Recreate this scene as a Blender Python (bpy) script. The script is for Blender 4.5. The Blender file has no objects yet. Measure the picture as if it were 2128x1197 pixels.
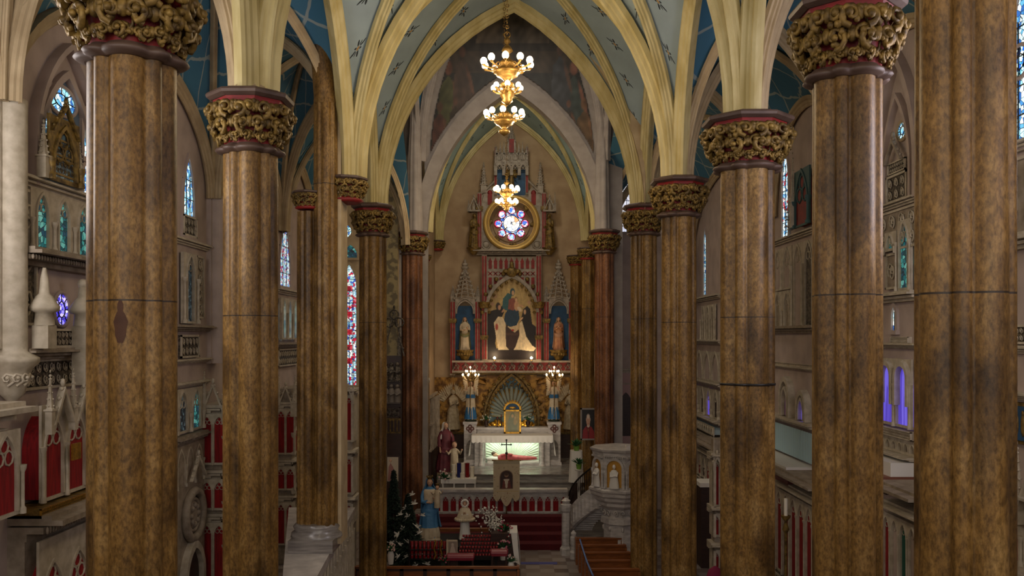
import bpy, math, random
import numpy as np
from mathutils import Vector, Matrix
random.seed(7)
PI = math.pi
SC = bpy.context.scene
COL = SC.collection
# ---------------- camera, world, lights, exposure ----------------
EYE = 8.3; F = 1800.0; CX = 1064.0; HY = 700.0
cam = bpy.data.cameras.new('camera'); camo = bpy.data.objects.new('camera', cam); COL.objects.link(camo)
camo.location = (0, 0, EYE); camo.rotation_euler = (PI/2, 0, 0)
cam.sensor_width = 36; cam.lens = F/2128*36; cam.shift_y = (HY-598.5)/2128; cam.clip_start = .1; cam.clip_end = 200
SC.camera = camo
w = bpy.data.worlds.new('world'); SC.world = w; w.use_nodes = True
w.node_tree.nodes['Background'].inputs[0].default_value = (.75, .80, 1, 1)
w.node_tree.nodes['Background'].inputs[1].default_value = .35
SC.view_settings.view_transform = 'Standard'; SC.view_settings.look = 'None'; SC.view_settings.gamma = 1
SC.view_settings.exposure = -0.38
try: SC.view_settings.use_curve_mapping = False
except Exception: pass
def light(name, kind, loc, energy, color=(1,1,1), size=1.0, rot=(0,0,0), sy=None):
    l = bpy.data.lights.new(name, kind); l.energy = energy; l.color = color
    if kind == 'AREA':
        l.size = size
        if sy: l.shape = 'RECTANGLE'; l.size_y = sy
    elif kind == 'SPOT': l.shadow_soft_size = size
    else: l.shadow_soft_size = size
    o = bpy.data.objects.new(name, l); o.location = loc; o.rotation_euler = rot; COL.objects.link(o); return o
# unseen fill lamps added behind the camera, facing along nave and aisles
light('west_fill', 'AREA', (0, -9.5, 13.5), 900, (1, .92, .80), 7, (math.radians(98), 0, 0), 9)
for sx in (-1, 1):
    light('aisle_west_fill', 'AREA', (sx*6.4, -8, 11.5), 420, (1, .93, .9), 3, (math.radians(92), 0, 0), 7)
# side fill lamps added at the aisle walls, out of view, without windows
for y, e in ((4, 240), (11.8, 500)):
    light('aisle_side_fill', 'AREA', (8.45, y, 11), e, (.95, .88, .98), 2.4, (0, math.radians(90), math.radians(-35)), 6)
    light('aisle_side_fill', 'AREA', (-8.45, y, 11), e, (1, .93, .9), 2.4, (0, math.radians(-90), math.radians(35)), 6)
# fill lamps added out of sight in the crossing and behind the chancel arch
light('crossing_fill', 'AREA', (0, 31.5, 22.2), 520, (1, .88, .74), 5, (0, 0, 0))
light('chancel_fill', 'AREA', (0, 39.4, 19.7), 300, (1, .90, .74), 2.2, (math.radians(38), 0, 0), .5)
# warm point fills added out of view over gallery and nave, without any fixture
for y in (-4, 5):
    light('nave_point_fill', 'POINT', (0, y, 15.5), 240, (1, .80, .52), .5)

# ---------------- materials ----------------
def lin(h):
    h = h.lstrip('#'); c = [int(h[i:i+2], 16)/255 for i in (0, 2, 4)]
    return tuple((x/12.92 if x <= .04045 else ((x+.055)/1.055)**2.4) for x in c)+(1,)
def nt(m): m.use_nodes = True; return m.node_tree.nodes, m.node_tree.links
def mat(name, c, rough=.6, metal=0, c2=None, scale=6, bump=0, bscale=None, detail=6, spec=.5, stretch=None, lo=.35, hi=.65):
    m = bpy.data.materials.new(name); N, L = nt(m); b = N['Principled BSDF']
    b.inputs['Roughness'].default_value = rough; b.inputs['Metallic'].default_value = metal
    b.inputs['Specular IOR Level'].default_value = spec
    c = lin(c) if isinstance(c, str) else c
    b.inputs['Base Color'].default_value = c
    if c2 or bump:
        tc = N.new('ShaderNodeTexCoord'); src = tc.outputs['Object']
        if stretch:
            mp = N.new('ShaderNodeMapping'); mp.inputs['Scale'].default_value = stretch; L.new(src, mp.inputs[0]); src = mp.outputs[0]
    if c2:
        c2 = lin(c2) if isinstance(c2, str) else c2
        n = N.new('ShaderNodeTexNoise'); n.inputs['Scale'].default_value = scale; n.inputs['Detail'].default_value = detail
        L.new(src, n.inputs['Vector'])
        r = N.new('ShaderNodeValToRGB'); r.color_ramp.elements[0].position = lo; r.color_ramp.elements[1].position = hi
        r.color_ramp.elements[0].color = c; r.color_ramp.elements[1].color = c2
        L.new(n.outputs['Fac'], r.inputs[0]); L.new(r.outputs[0], b.inputs['Base Color'])
    if bump:
        n2 = N.new('ShaderNodeTexNoise'); n2.inputs['Scale'].default_value = bscale or scale; n2.inputs['Detail'].default_value = 4
        L.new(src, n2.inputs['Vector']); bp = N.new('ShaderNodeBump'); bp.inputs['Strength'].default_value = bump; bp.inputs['Distance'].default_value = .02
        L.new(n2.outputs['Fac'], bp.inputs['Height']); L.new(bp.outputs[0], b.inputs['Normal'])
    return m
def emis(name, c, s):
    m = bpy.data.materials.new(name); N, L = nt(m); b = N['Principled BSDF']
    c = lin(c) if isinstance(c, str) else c
    b.inputs['Base Color'].default_value = c; b.inputs['Emission Color'].default_value = c; b.inputs['Emission Strength'].default_value = s
    return m
def marble_mat(name, ca, cb, cc, dark):
    """brown scagliola: cloudy veining, dark pits, thin drum joints at fixed heights"""
    m = bpy.data.materials.new(name); N, L = nt(m); b = N['Principled BSDF']
    b.inputs['Roughness'].default_value = .42; b.inputs['Specular IOR Level'].default_value = .35
    tc = N.new('ShaderNodeTexCoord'); mp = N.new('ShaderNodeMapping'); mp.inputs['Scale'].default_value = (1, 1, .45)
    oi = N.new('ShaderNodeObjectInfo'); L.new(oi.outputs['Location'], mp.inputs['Location'])
    L.new(tc.outputs['Object'], mp.inputs[0])
    n = N.new('ShaderNodeTexNoise'); n.inputs['Scale'].default_value = 3.2; n.inputs['Detail'].default_value = 9; n.inputs['Roughness'].default_value = .65; n.inputs['Distortion'].default_value = .6
    L.new(mp.outputs[0], n.inputs['Vector'])
    r = N.new('ShaderNodeValToRGB'); e = r.color_ramp.elements
    e[0].position = .30; e[0].color = lin(ca); e[1].position = .68; e[1].color = lin(cc); k = e.new(.5); k.color = lin(cb)
    L.new(n.outputs['Fac'], r.inputs[0])
    n2 = N.new('ShaderNodeTexNoise'); n2.inputs['Scale'].default_value = 26; n2.inputs['Detail'].default_value = 8; n2.inputs['Roughness'].default_value = .7
    mp2 = N.new('ShaderNodeMapping'); mp2.inputs['Scale'].default_value = (1, 1, .55); L.new(tc.outputs['Object'], mp2.inputs[0]); L.new(mp2.outputs[0], n2.inputs['Vector'])
    r2 = N.new('ShaderNodeValToRGB'); r2.color_ramp.elements[0].position = .36; r2.color_ramp.elements[1].position = .60
    r2.color_ramp.elements[0].color = (.30, .27, .22, 1); r2.color_ramp.elements[1].color = (1, 1, 1, 1); L.new(n2.outputs['Fac'], r2.inputs[0])
    mx = N.new('ShaderNodeMix'); mx.data_type = 'RGBA'; mx.blend_type = 'MULTIPLY'; mx.inputs[0].default_value = .88
    L.new(r.outputs[0], mx.inputs[6]); L.new(r2.outputs[0], mx.inputs[7])
    # big dark stains
    n3 = N.new('ShaderNodeTexNoise'); n3.inputs['Scale'].default_value = 1.3; n3.inputs['Detail'].default_value = 3; L.new(mp.outputs[0], n3.inputs['Vector'])
    r3 = N.new('ShaderNodeValToRGB'); r3.color_ramp.elements[0].position = .40; r3.color_ramp.elements[1].position = .50
    r3.color_ramp.elements[0].color = lin(dark); r3.color_ramp.elements[1].color = (1, 1, 1, 1); L.new(n3.outputs['Fac'], r3.inputs[0])
    m3 = N.new('ShaderNodeMix'); m3.data_type = 'RGBA'; m3.blend_type = 'MULTIPLY'; m3.inputs[0].default_value = .6
    L.new(mx.outputs[2], m3.inputs[6]); L.new(r3.outputs[0], m3.inputs[7])
    # joint
    sp = N.new('ShaderNodeSeparateXYZ'); L.new(tc.outputs['Object'], sp.inputs[0])
    s = N.new('ShaderNodeMath'); s.operation = 'SUBTRACT'; s.inputs[1].default_value = 8.66; L.new(sp.outputs['Z'], s.inputs[0])
    a = N.new('ShaderNodeMath'); a.operation = 'ABSOLUTE'; L.new(s.outputs[0], a.inputs[0])
    g = N.new('ShaderNodeMath'); g.operation = 'GREATER_THAN'; g.inputs[1].default_value = .009; L.new(a.outputs[0], g.inputs[0])
    m4 = N.new('ShaderNodeMix'); m4.data_type = 'RGBA'; L.new(g.outputs[0], m4.inputs[0]); m4.inputs[6].default_value = (.03, .018, .008, 1); L.new(m3.outputs[2], m4.inputs[7])
    L.new(m4.outputs[2], b.inputs['Base Color'])
    bp = N.new('ShaderNodeBump'); bp.inputs['Strength'].default_value = .25; bp.inputs['Distance'].default_value = .012; L.new(n2.outputs['Fac'], bp.inputs['Height']); L.new(bp.outputs[0], b.inputs['Normal'])
    return m
def glass_mat(name, cols, scale=9, strength=1.4, lead=.06, stretch=(1, 1, 1)):
    """stained glass lit by the daylight outside: leaded cells"""
    m = bpy.data.materials.new(name); N, L = nt(m); b = N['Principled BSDF']; b.inputs['Roughness'].default_value = .3
    tc = N.new('ShaderNodeTexCoord'); mp = N.new('ShaderNodeMapping'); mp.inputs['Scale'].default_value = stretch; L.new(tc.outputs['Object'], mp.inputs[0])
    v = N.new('ShaderNodeTexVoronoi'); v.inputs['Scale'].default_value = scale; L.new(mp.outputs[0], v.inputs['Vector'])
    v2 = N.new('ShaderNodeTexVoronoi'); v2.feature = 'DISTANCE_TO_EDGE'; v2.inputs['Scale'].default_value = scale; L.new(mp.outputs[0], v2.inputs['Vector'])
    sp = N.new('ShaderNodeSeparateColor'); L.new(v.outputs['Color'], sp.inputs[0])
    r = N.new('ShaderNodeValToRGB'); r.color_ramp.interpolation = 'CONSTANT'; e = r.color_ramp.elements
    e[0].color = lin(cols[0]); e[1].position = 1/len(cols); e[1].color = lin(cols[1])
    for i in range(2, len(cols)): k = e.new(i/len(cols)); k.color = lin(cols[i])
    L.new(sp.outputs[0], r.inputs[0])
    g = N.new('ShaderNodeMath'); g.operation = 'GREATER_THAN'; g.inputs[1].default_value = lead; L.new(v2.outputs['Distance'], g.inputs[0])
    mx = N.new('ShaderNodeMix'); mx.data_type = 'RGBA'; L.new(g.outputs[0], mx.inputs[0]); mx.inputs[6].default_value = (.01, .012, .015, 1); L.new(r.outputs[0], mx.inputs[7])
    L.new(mx.outputs[2], b.inputs['Base Color']); L.new(mx.outputs[2], b.inputs['Emission Color']); b.inputs['Emission Strength'].default_value = strength
    return m
def star_mat(name, base, ink, dot, size=1.15, small=False, ux=.6):
    """painted plaster with a repeating stencilled flower, laid out in the cell's own UV metres"""
    m = bpy.data.materials.new(name); N, L = nt(m); b = N['Principled BSDF']; b.inputs['Roughness'].default_value = .8
    uv = N.new('ShaderNodeUVMap'); mp = N.new('ShaderNodeMapping'); mp.inputs['Scale'].default_value = (ux/size, 1/size, 1); mp.inputs['Location'].default_value = (.5-.625*ux/size, 0, 0); L.new(uv.outputs[0], mp.inputs[0])
    fr = N.new('ShaderNodeVectorMath'); fr.operation = 'FRACTION'; L.new(mp.outputs[0], fr.inputs[0])
    sb = N.new('ShaderNodeVectorMath'); sb.operation = 'SUBTRACT'; sb.inputs[1].default_value = (.5, .5, 0); L.new(fr.outputs[0], sb.inputs[0])
    ln = N.new('ShaderNodeVectorMath'); ln.operation = 'LENGTH'; L.new(sb.outputs[0], ln.inputs[0])
    sx = N.new('ShaderNodeSeparateXYZ'); L.new(sb.outputs[0], sx.inputs[0])
    def M(op, a, bb=None):
        k = N.new('ShaderNodeMath'); k.operation = op
        for i, q in enumerate((a, bb)):
            if q is None: continue
            if isinstance(q, (int, float)): k.inputs[i].default_value = q
            else: L.new(q, k.inputs[i])
        return k.outputs[0]
    th = M('ARCTAN2', sx.outputs[1], sx.outputs[0])
    c4 = M('ABSOLUTE', M('COSINE', M('MULTIPLY', th, 4)))
    c2 = M('ABSOLUTE', M('COSINE', M('MULTIPLY', th, 2)))
    lim = M('ADD', M('MULTIPLY', M('POWER', c4, 1.2), .09), M('MULTIPLY', M('POWER', c2, 8), .055))
    lim = M('ADD', lim, .015)
    pet = M('MULTIPLY', M('LESS_THAN', ln.outputs['Value'], lim), M('GREATER_THAN', ln.outputs['Value'], .045))
    if small: pet = M('LESS_THAN', ln.outputs['Value'], .035)
    ctr = M('LESS_THAN', ln.outputs['Value'], .03)
    n = N.new('ShaderNodeTexNoise'); n.inputs['Scale'].default_value = 1.3; n.inputs['Detail'].default_value = 5
    tc = N.new('ShaderNodeTexCoord'); L.new(tc.outputs['Object'], n.inputs['Vector'])
    r = N.new('ShaderNodeValToRGB'); r.color_ramp.elements[0].position = .3; r.color_ramp.elements[1].position = .7
    c = lin(base); r.color_ramp.elements[0].color = tuple(x*.82 for x in c[:3])+(1,); r.color_ramp.elements[1].color = c; L.new(n.outputs['Fac'], r.inputs[0])
    m1 = N.new('ShaderNodeMix'); m1.data_type = 'RGBA'; L.new(pet, m1.inputs[0]); L.new(r.outputs[0], m1.inputs[6]); m1.inputs[7].default_value = lin(ink)
    m2 = N.new('ShaderNodeMix'); m2.data_type = 'RGBA'; L.new(ctr, m2.inputs[0]); L.new(m1.outputs[2], m2.inputs[6]); m2.inputs[7].default_value = lin(dot)
    L.new(m2.outputs[2], b.inputs['Base Color']); return m
def checker_floor():
    m = bpy.data.materials.new('nave floor tiles'); N, L = nt(m); b = N['Principled BSDF']; b.inputs['Roughness'].default_value = .35
    tc = N.new('ShaderNodeTexCoord'); br = N.new('ShaderNodeTexBrick'); br.inputs['Scale'].default_value = 1
    br.offset = 0; br.inputs['Brick Width'].default_value = .5; br.inputs['Row Height'].default_value = .5; br.inputs['Mortar Size'].default_value = .004
    L.new(tc.outputs['Object'], br.inputs['Vector']); br.inputs['Color1'].default_value = lin('#8a7f78'); br.inputs['Color2'].default_value = lin('#4a3d38'); br.inputs['Mortar'].default_value = lin('#3a322e')
    ck = N.new('ShaderNodeTexChecker'); ck.inputs['Scale'].default_value = 2; ck.inputs['Color1'].default_value = lin('#8d847e'); ck.inputs['Color2'].default_value = lin('#57463f'); L.new(tc.outputs['Object'], ck.inputs[0])
    mx = N.new('ShaderNodeMix'); mx.data_type = 'RGBA'; mx.inputs[0].default_value = .45; L.new(br.outputs[0], mx.inputs[6]); L.new(ck.outputs[0], mx.inputs[7]); L.new(mx.outputs[2], b.inputs['Base Color'])
    return m
def vcol_mat(name, rough=.6):
    m = bpy.data.materials.new(name); N, L = nt(m); b = N['Principled BSDF']; b.inputs['Roughness'].default_value = rough
    a = N.new('ShaderNodeVertexColor'); a.layer_name = 'paint'; L.new(a.outputs[0], b.inputs['Base Color']); return m
M = {}
M['marble'] = marble_mat('brown scagliola', '#684d25', '#8a6834', '#a4834e', '#5a4a3c')
M['marble_red'] = marble_mat('reddish scagliola', '#6e4428', '#8a5a38', '#a0704a', '#5a4a3c')
M['cream'] = mat('cream plaster ribs', '#cdbf8c', .65, c2='#b5a46c', scale=3, stretch=(1, 1, .4))
M['buff'] = mat('buff plaster', '#b9a583', .75, c2='#a28d6c', scale=2)
M['mauve'] = mat('mauve grey plaster', '#a39a93', .75, c2='#918881', scale=2)
M['wall'] = mat('aisle plaster', '#bcaaa0', .8, c2='#a8978d', scale=1.5)
M['apse'] = mat('apse plaster', '#b29a7a', .8, c2='#9c8264', scale=1.2)
M['gold'] = mat('old gilding', '#8f7438', .5, .3, c2='#4a3818', scale=9, bump=.3, bscale=20)
M['gold2'] = mat('bright gilding', '#d0a040', .35, .75, c2='#96702c', scale=14, bump=.3, bscale=30)
M['red'] = mat('red paint', '#8e1a18', .6, c2='#6f1413', scale=5)
M['redcloth'] = mat('red damask', '#9a1014', .85, c2='#720a0e', scale=4, stretch=(6, 6, .5), bump=.3, bscale=8)
M['carpet'] = mat('red carpet', '#5a0a10', .95, c2='#450710', scale=20)
M['abacus'] = mat('brown moulding paint', '#5d4a40', .5, c2='#4a382f', scale=5)
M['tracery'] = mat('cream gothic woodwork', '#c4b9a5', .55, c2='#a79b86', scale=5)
M['tracery2'] = mat('darker old ivory woodwork', '#a09280', .6, c2='#807362', scale=5)  # darker ivory paint for cornices, boards and some panels
M['relief'] = mat('grey carved relief', '#6a5f50', .6, c2='#2c251d', scale=14, bump=.9, bscale=16, lo=.42, hi=.56)
M['whitemarble'] = mat('white marble', '#c9c3bd', .3, c2='#a29c98', scale=3, stretch=(1, 1, 3))
M['greymarble'] = mat('grey veined marble', '#8d8780', .25, c2='#6b6560', scale=3, stretch=(.6, 1, 6))
M['darkwood'] = mat('dark stained wood', '#3a2015', .45, c2='#28150d', scale=4, stretch=(1, 1, 6))
M['pew'] = mat('varnished oak', '#8a4f22', .35, c2='#6b3a16', scale=4, stretch=(.7, 6, 6))
M['blue'] = mat('blue niche paint', '#1f4f78', .6, c2='#184060', scale=4)
M['bluevault'] = mat('blue vault paint', '#3f6f8c', .8, c2='#345d78', scale=2)
M['white'] = mat('white paint', '#d8d4cc', .5)
M['linen'] = mat('white linen', '#e0dcd4', .8)
M['skin'] = mat('painted flesh', '#c49a7c', .5)
M['black'] = mat('black iron', '#15120f', .5)
M['brass'] = mat('polished brass', '#7c6234', .45, .75, c2='#64491e', scale=8)
M['green'] = mat('dark evergreen', '#1c3020', .8, c2='#0e1a12', scale=20)
M['leaf'] = mat('green leaves', '#2e6a35', .6, c2='#1c4524', scale=20)
M['candle'] = mat('candle wax', '#e8e0cc', .5)
M['redglass'] = mat('red votive glass', '#7a1014', .15)
M['bulb'] = emis('lamp bulb', (1, .78, .45, 1), 28)
M['flame'] = emis('candle bulb', (1, .72, .40, 1), 22)
# ---------------- mesh builder ----------------
class MB:
    def __init__(s, Mx=None): s.v = []; s.f = []; s.m = []; s.M = Mx; s.cur = 0; s.sm = []; s.smooth = False
    def add(s, V, Fc, mi=None, sm=None):
        o = len(s.v)
        if s.M is not None: V = [tuple(s.M @ Vector(p)) for p in V]
        s.v += [tuple(p) for p in V]; s.f += [tuple(i+o for i in f) for f in Fc]
        s.m += [s.cur if mi is None else mi]*len(Fc); s.sm += [s.smooth if sm is None else sm]*len(Fc)
    def box(s, x0, x1, y0, y1, z0, z1, mi=None):
        V = [(x, y, z) for z in (z0, z1) for y in (y0, y1) for x in (x0, x1)]
        s.add(V, [(0, 2, 3, 1), (4, 5, 7, 6), (0, 1, 5, 4), (2, 6, 7, 3), (0, 4, 6, 2), (1, 3, 7, 5)], mi, False)
    def ext(s, poly, y0, y1, mi=None):
        """polygon in x,z extruded from y0 to y1"""
        n = len(poly); V = [(a, y0, b) for a, b in poly]+[(a, y1, b) for a, b in poly]
        s.add(V, [tuple(range(n)), tuple(range(2*n-1, n-1, -1))]+[(i, (i+1) % n+0, (i+1) % n+n, i+n)[::-1] for i in range(n)], mi, False)
    def band(s, outer, inner, y0, y1, mi=None, closed=False):
        """solid band between two x,z polylines of the same length, y0 front, y1 back"""
        n = len(outer); V = []
        for (a, b), (c, d) in zip(outer, inner): V += [(a, y0, b), (c, y0, d), (c, y1, d), (a, y1, b)]
        Fc = []
        for i in range(n if closed else n-1):
            j = (i+1) % n
            for k in range(4): Fc.append((4*i+k, 4*j+k, 4*j+(k+1) % 4, 4*i+(k+1) % 4))
        if not closed: Fc += [(0, 1, 2, 3), (4*n-1, 4*n-2, 4*n-3, 4*n-4)]
        s.add(V, Fc, mi, False)
    def tube(s, P, r, seg=6, mi=None, caps=True, sm=True):
        P = [Vector(p) for p in P]; n = len(P); rr = r if isinstance(r, (list, tuple)) else [r]*n
        T = [(P[min(i+1, n-1)]-P[max(i-1, 0)]).normalized() for i in range(n)]
        up = Vector((0, 0, 1)) if abs(T[0].z) < .9 else Vector((1, 0, 0))
        V = []; Nn = (up-T[0]*up.dot(T[0])).normalized()
        for i in range(n):
            Nn = (Nn-T[i]*Nn.dot(T[i]));
            if Nn.length < 1e-5: Nn = Vector((1, 0, 0))
            Nn.normalize(); B = T[i].cross(Nn)
            for k in range(seg):
                a = 2*PI*k/seg; V.append(tuple(P[i]+(Nn*math.cos(a)+B*math.sin(a))*rr[i]))
        Fc = [(i*seg+k, i*seg+(k+1) % seg, (i+1)*seg+(k+1) % seg, (i+1)*seg+k) for i in range(n-1) for k in range(seg)]
        s.add(V, Fc, mi, sm)
        if caps: s.add(V[:seg], [tuple(range(seg))[::-1]], mi, False); s.add(V[-seg:], [tuple(range(seg))], mi, False)
    def lathe(s, prof, c=(0, 0, 0), seg=16, mi=None, lobe=None, sy=1.0, sm=True, rot=0):
        V = []
        for r, z in prof:
            for k in range(seg):
                a = 2*PI*k/seg+rot; q = r*(lobe(a) if lobe else 1)
                V.append((c[0]+q*math.cos(a), c[1]+q*math.sin(a)*sy, c[2]+z))
        n = len(prof); Fc = [(i*seg+k, i*seg+(k+1) % seg, (i+1)*seg+(k+1) % seg, (i+1)*seg+k) for i in range(n-1) for k in range(seg)]
        s.add(V, Fc, mi, sm); o = len(V)
        s.add(V[:seg], [tuple(range(seg))[::-1]], mi, False); s.add(V[-seg:], [tuple(range(seg))], mi, False)
    def sph(s, c, r, seg=10, rings=6, mi=None, sm=True):
        r = (r, r, r) if not isinstance(r, (tuple, list)) else r
        V = [(c[0], c[1], c[2]-r[2])]
        for i in range(1, rings):
            p = PI*i/rings-PI/2
            for k in range(seg):
                a = 2*PI*k/seg; V.append((c[0]+r[0]*math.cos(p)*math.cos(a), c[1]+r[1]*math.cos(p)*math.sin(a), c[2]+r[2]*math.sin(p)))
        V.append((c[0], c[1], c[2]+r[2])); e = len(V)-1
        Fc = [(0, 1+(k+1) % seg, 1+k) for k in range(seg)]
        for i in range(rings-2):
            for k in range(seg): a = 1+i*seg; Fc.append((a+k, a+(k+1) % seg, a+seg+(k+1) % seg, a+seg+k))
        a = 1+(rings-2)*seg; Fc += [(a+k, a+(k+1) % seg, e) for k in range(seg)]
        s.add(V, Fc, mi, sm)
    def ring(s, c, R, r, plane='xz', seg=24, ts=6, mi=None, a0=0, a1=2*PI, sx=1.0):
        P = []
        for k in range(seg+1):
            a = a0+(a1-a0)*k/seg
            P.append((c[0]+R*sx*math.cos(a), c[1], c[2]+R*math.sin(a)) if plane == 'xz' else (c[0]+R*math.cos(a), c[1]+R*math.sin(a), c[2]))
        s.tube(P, r, ts, mi, caps=not abs(a1-a0-2*PI) < .01)
    def sweep(s, P, B, prof, mi=None, sm=False):
        """profile (b, n): b along B, n to the inside of the curve"""
        P = [Vector(p) for p in P]; B = Vector(B).normalized(); n = len(P); V = []; q = len(prof)
        for i in range(n):
            T = (P[min(i+1, n-1)]-P[max(i-1, 0)]).normalized(); Nn = B.cross(T).normalized()
            for b, d in prof: V.append(tuple(P[i]+B*b+Nn*d))
        s.add(V, [(i*q+k, i*q+(k+1) % q, (i+1)*q+(k+1) % q, (i+1)*q+k) for i in range(n-1) for k in range(q)], mi, sm)
def obj(name, mb, mats, parent=None, label=None, cat=None, group=None, kind=None, uv=None):
    me = bpy.data.meshes.new(name)
    off = Vector((0, 0, 0))
    if parent is not None:
        q = parent
        while q is not None: off += q.location; q = q.parent
        loc = Vector((0, 0, 0))
    else:
        xs = [p[0] for p in mb.v]; ys = [p[1] for p in mb.v]; zs = [p[2] for p in mb.v]
        loc = Vector(((min(xs)+max(xs))/2, (min(ys)+max(ys))/2, min(zs)))
        if kind == 'structure': loc = Vector((0, 0, 0))
        off = loc
    me.from_pydata([(p[0]-off.x, p[1]-off.y, p[2]-off.z) for p in mb.v], [], mb.f)
    for m_ in (mats if isinstance(mats, (list, tuple)) else [mats]): me.materials.append(M[m_] if isinstance(m_, str) else m_)
    me.polygons.foreach_set('material_index', mb.m); me.polygons.foreach_set('use_smooth', mb.sm)
    if uv is not None:
        l = me.uv_layers.new(name='UVMap'); 
        for lp in me.loops: l.data[lp.index].uv = uv[lp.vertex_index]
    me.update()
    o = bpy.data.objects.new(name, me); COL.objects.link(o); o.location = loc
    if parent is not None: o.parent = parent
    tag(o, label, cat, group, kind); return o
def tag(o, label=None, cat=None, group=None, kind=None):
    if label: o['label'] = label
    if cat: o['category'] = cat
    if group: o['group'] = group
    if kind: o['kind'] = kind
def thing(name, label, cat, loc=(0, 0, 0), group=None):
    o = bpy.data.objects.new(name, None); COL.objects.link(o); o.location = loc; o.empty_display_size = .1
    tag(o, label, cat, group); return o
def dup(o, loc, label=None, group=None, scale=None, rotz=None):
    r = o.copy(); COL.objects.link(r); r.location = loc
    if scale: r.scale = scale if isinstance(scale, tuple) else (scale,)*3
    if rotz is not None: r.rotation_euler = (0, 0, rotz)
    if label: r['label'] = label
    if group: r['group'] = group
    for ch in o.children:
        c = ch.copy(); COL.objects.link(c); c.parent = r
        for g in ch.children:
            d = g.copy(); COL.objects.link(d); d.parent = c
    return r
def X(px, d): return (px-CX)*d/F
def Z(py, d): return EYE+(HY-py)*d/F
def arch(w, h, n=10, x=0, z=0, both=True):
    """pointed arch polyline from (-w/2,0) up to (0,h) and down"""
    a = w/2; R = (h*h+a*a)/(2*a); P = []
    if h >= a*.99:
        t1 = math.asin(min(1, h/R))
        for i in range(n+1):
            t = t1*i/n; P.append((-(R*math.cos(t)-(R-a)), R*math.sin(t)))
    else:
        for i in range(n+1): t = PI/2*i/n; P.append((-a*math.cos(t), h*math.sin(t)))
    if both: P = P+[(-p, q) for p, q in P[-2::-1]]
    return [(x+p, z+q) for p, q in P]
def lancet_outline(x, z0, w, H, n=8, ratio=1.0):
    """closed outline of a pointed opening; H total height"""
    h = min(w*ratio, H*.8); A = arch(w, h, n, x, z0+H-h); return [(x-w/2, z0)]+A+[(x+w/2, z0)]
def holed(mb, x0, x1, z0, z1, x, zb, w, H, y0, y1, mi=None, ratio=1.0):
    """plate x0..x1 z0..z1 with a pointed opening (foot zb)"""
    h = min(w*ratio, H*.8); A = arch(w, h, 8, x, zb+H-h)
    if zb > z0+1e-4: mb.box(x0, x1, y0, y1, z0, zb, mi)
    mb.box(x0, x-w/2, y0, y1, zb, zb+H-h, mi); mb.box(x+w/2, x1, y0, y1, zb, zb+H-h, mi)
    top = []
    n = len(A)
    for i, (a, b) in enumerate(A):
        t = i/(n-1); top.append((x0+(x1-x0)*t if w < .98*(x1-x0) else a, z1))
    top[0] = (x0, z1); 
    mb.band([(x0, zb+H-h)]+top+[(x1, zb+H-h)], [A[0]]+A+[A[-1]], y0, y1, mi)
def mould(mb, x, zb, w, H, t, y0, y1, mi=None, ratio=1.0, foot=True):
    """raised moulding round a pointed opening"""
    h = min(w*ratio, H*.8); A = arch(w, h, 8, x, zb+H-h); B = arch(w+2*t, h+t*1.3, 8, x, zb+H-h)
    o = [(x-w/2-t, zb)]+B+[(x+w/2+t, zb)]; i_ = [(x-w/2, zb)]+A+[(x+w/2, zb)]
    mb.band(o, i_, y0, y1, mi)
def cusps(mb, x, zt, w, y, r, mi=None):
    """three foils in the head of an opening"""
    for dx, dz in ((-.22, -.62), (.22, -.62), (0, -.28)): mb.ring((x+dx*w, y, zt+dz*w), w*.2, r, seg=8, ts=4, mi=mi)
def pinnacle(mb, x, y, z, w, h, mi=None, post=.4, crock=5):
    """square post, gablets, crocketed spire and finial"""
    p = h*post; mb.box(x-w/2, x+w/2, y-w/2, y+w/2, z, z+p, mi)
    mb.box(x-w*.65, x+w*.65, y-w*.65, y+w*.65, z+p*.92, z+p, mi)
    mb.lathe([(w*.62, p), (w*.5, p+.02*h), (w*.08, h*.93)], (x, y, z), 4, mi, sm=False, rot=PI/4)
    for i in range(crock):
        t = (i+.5)/crock; zz = z+p+(h*.93-p)*t; rr = w*.5*(1-t)+w*.08
        for a in (0, PI/2, PI, 3*PI/2): mb.sph((x+rr*math.cos(a), y+rr*math.sin(a), zz), w*.13, 5, 4, mi)
    mb.sph((x, y, z+h*.93), w*.22, 6, 4, mi); mb.sph((x, y, z+h), (w*.12, w*.12, w*.25), 6, 4, mi)
def gable(mb, x, z, w, h, t, y0, y1, mi=None, n=4):
    mb.band([(x-w/2-t, z), (x, z+h+t*1.8), (x+w/2+t, z)], [(x-w/2, z), (x, z+h), (x+w/2, z)], y0, y1, mi)
    for i in range(n):
        f = (i+.6)/n
        for s in (-1, 1): mb.sph((x+s*(w/2+t)*(1-f), (y0+y1)/2, z+(h+t*1.8)*f+t*.5), t*.7, 5, 4, mi)
    mb.sph((x, (y0+y1)/2, z+h+t*3), (t*.8, t*.8, t*1.4), 6, 4, mi)
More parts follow.
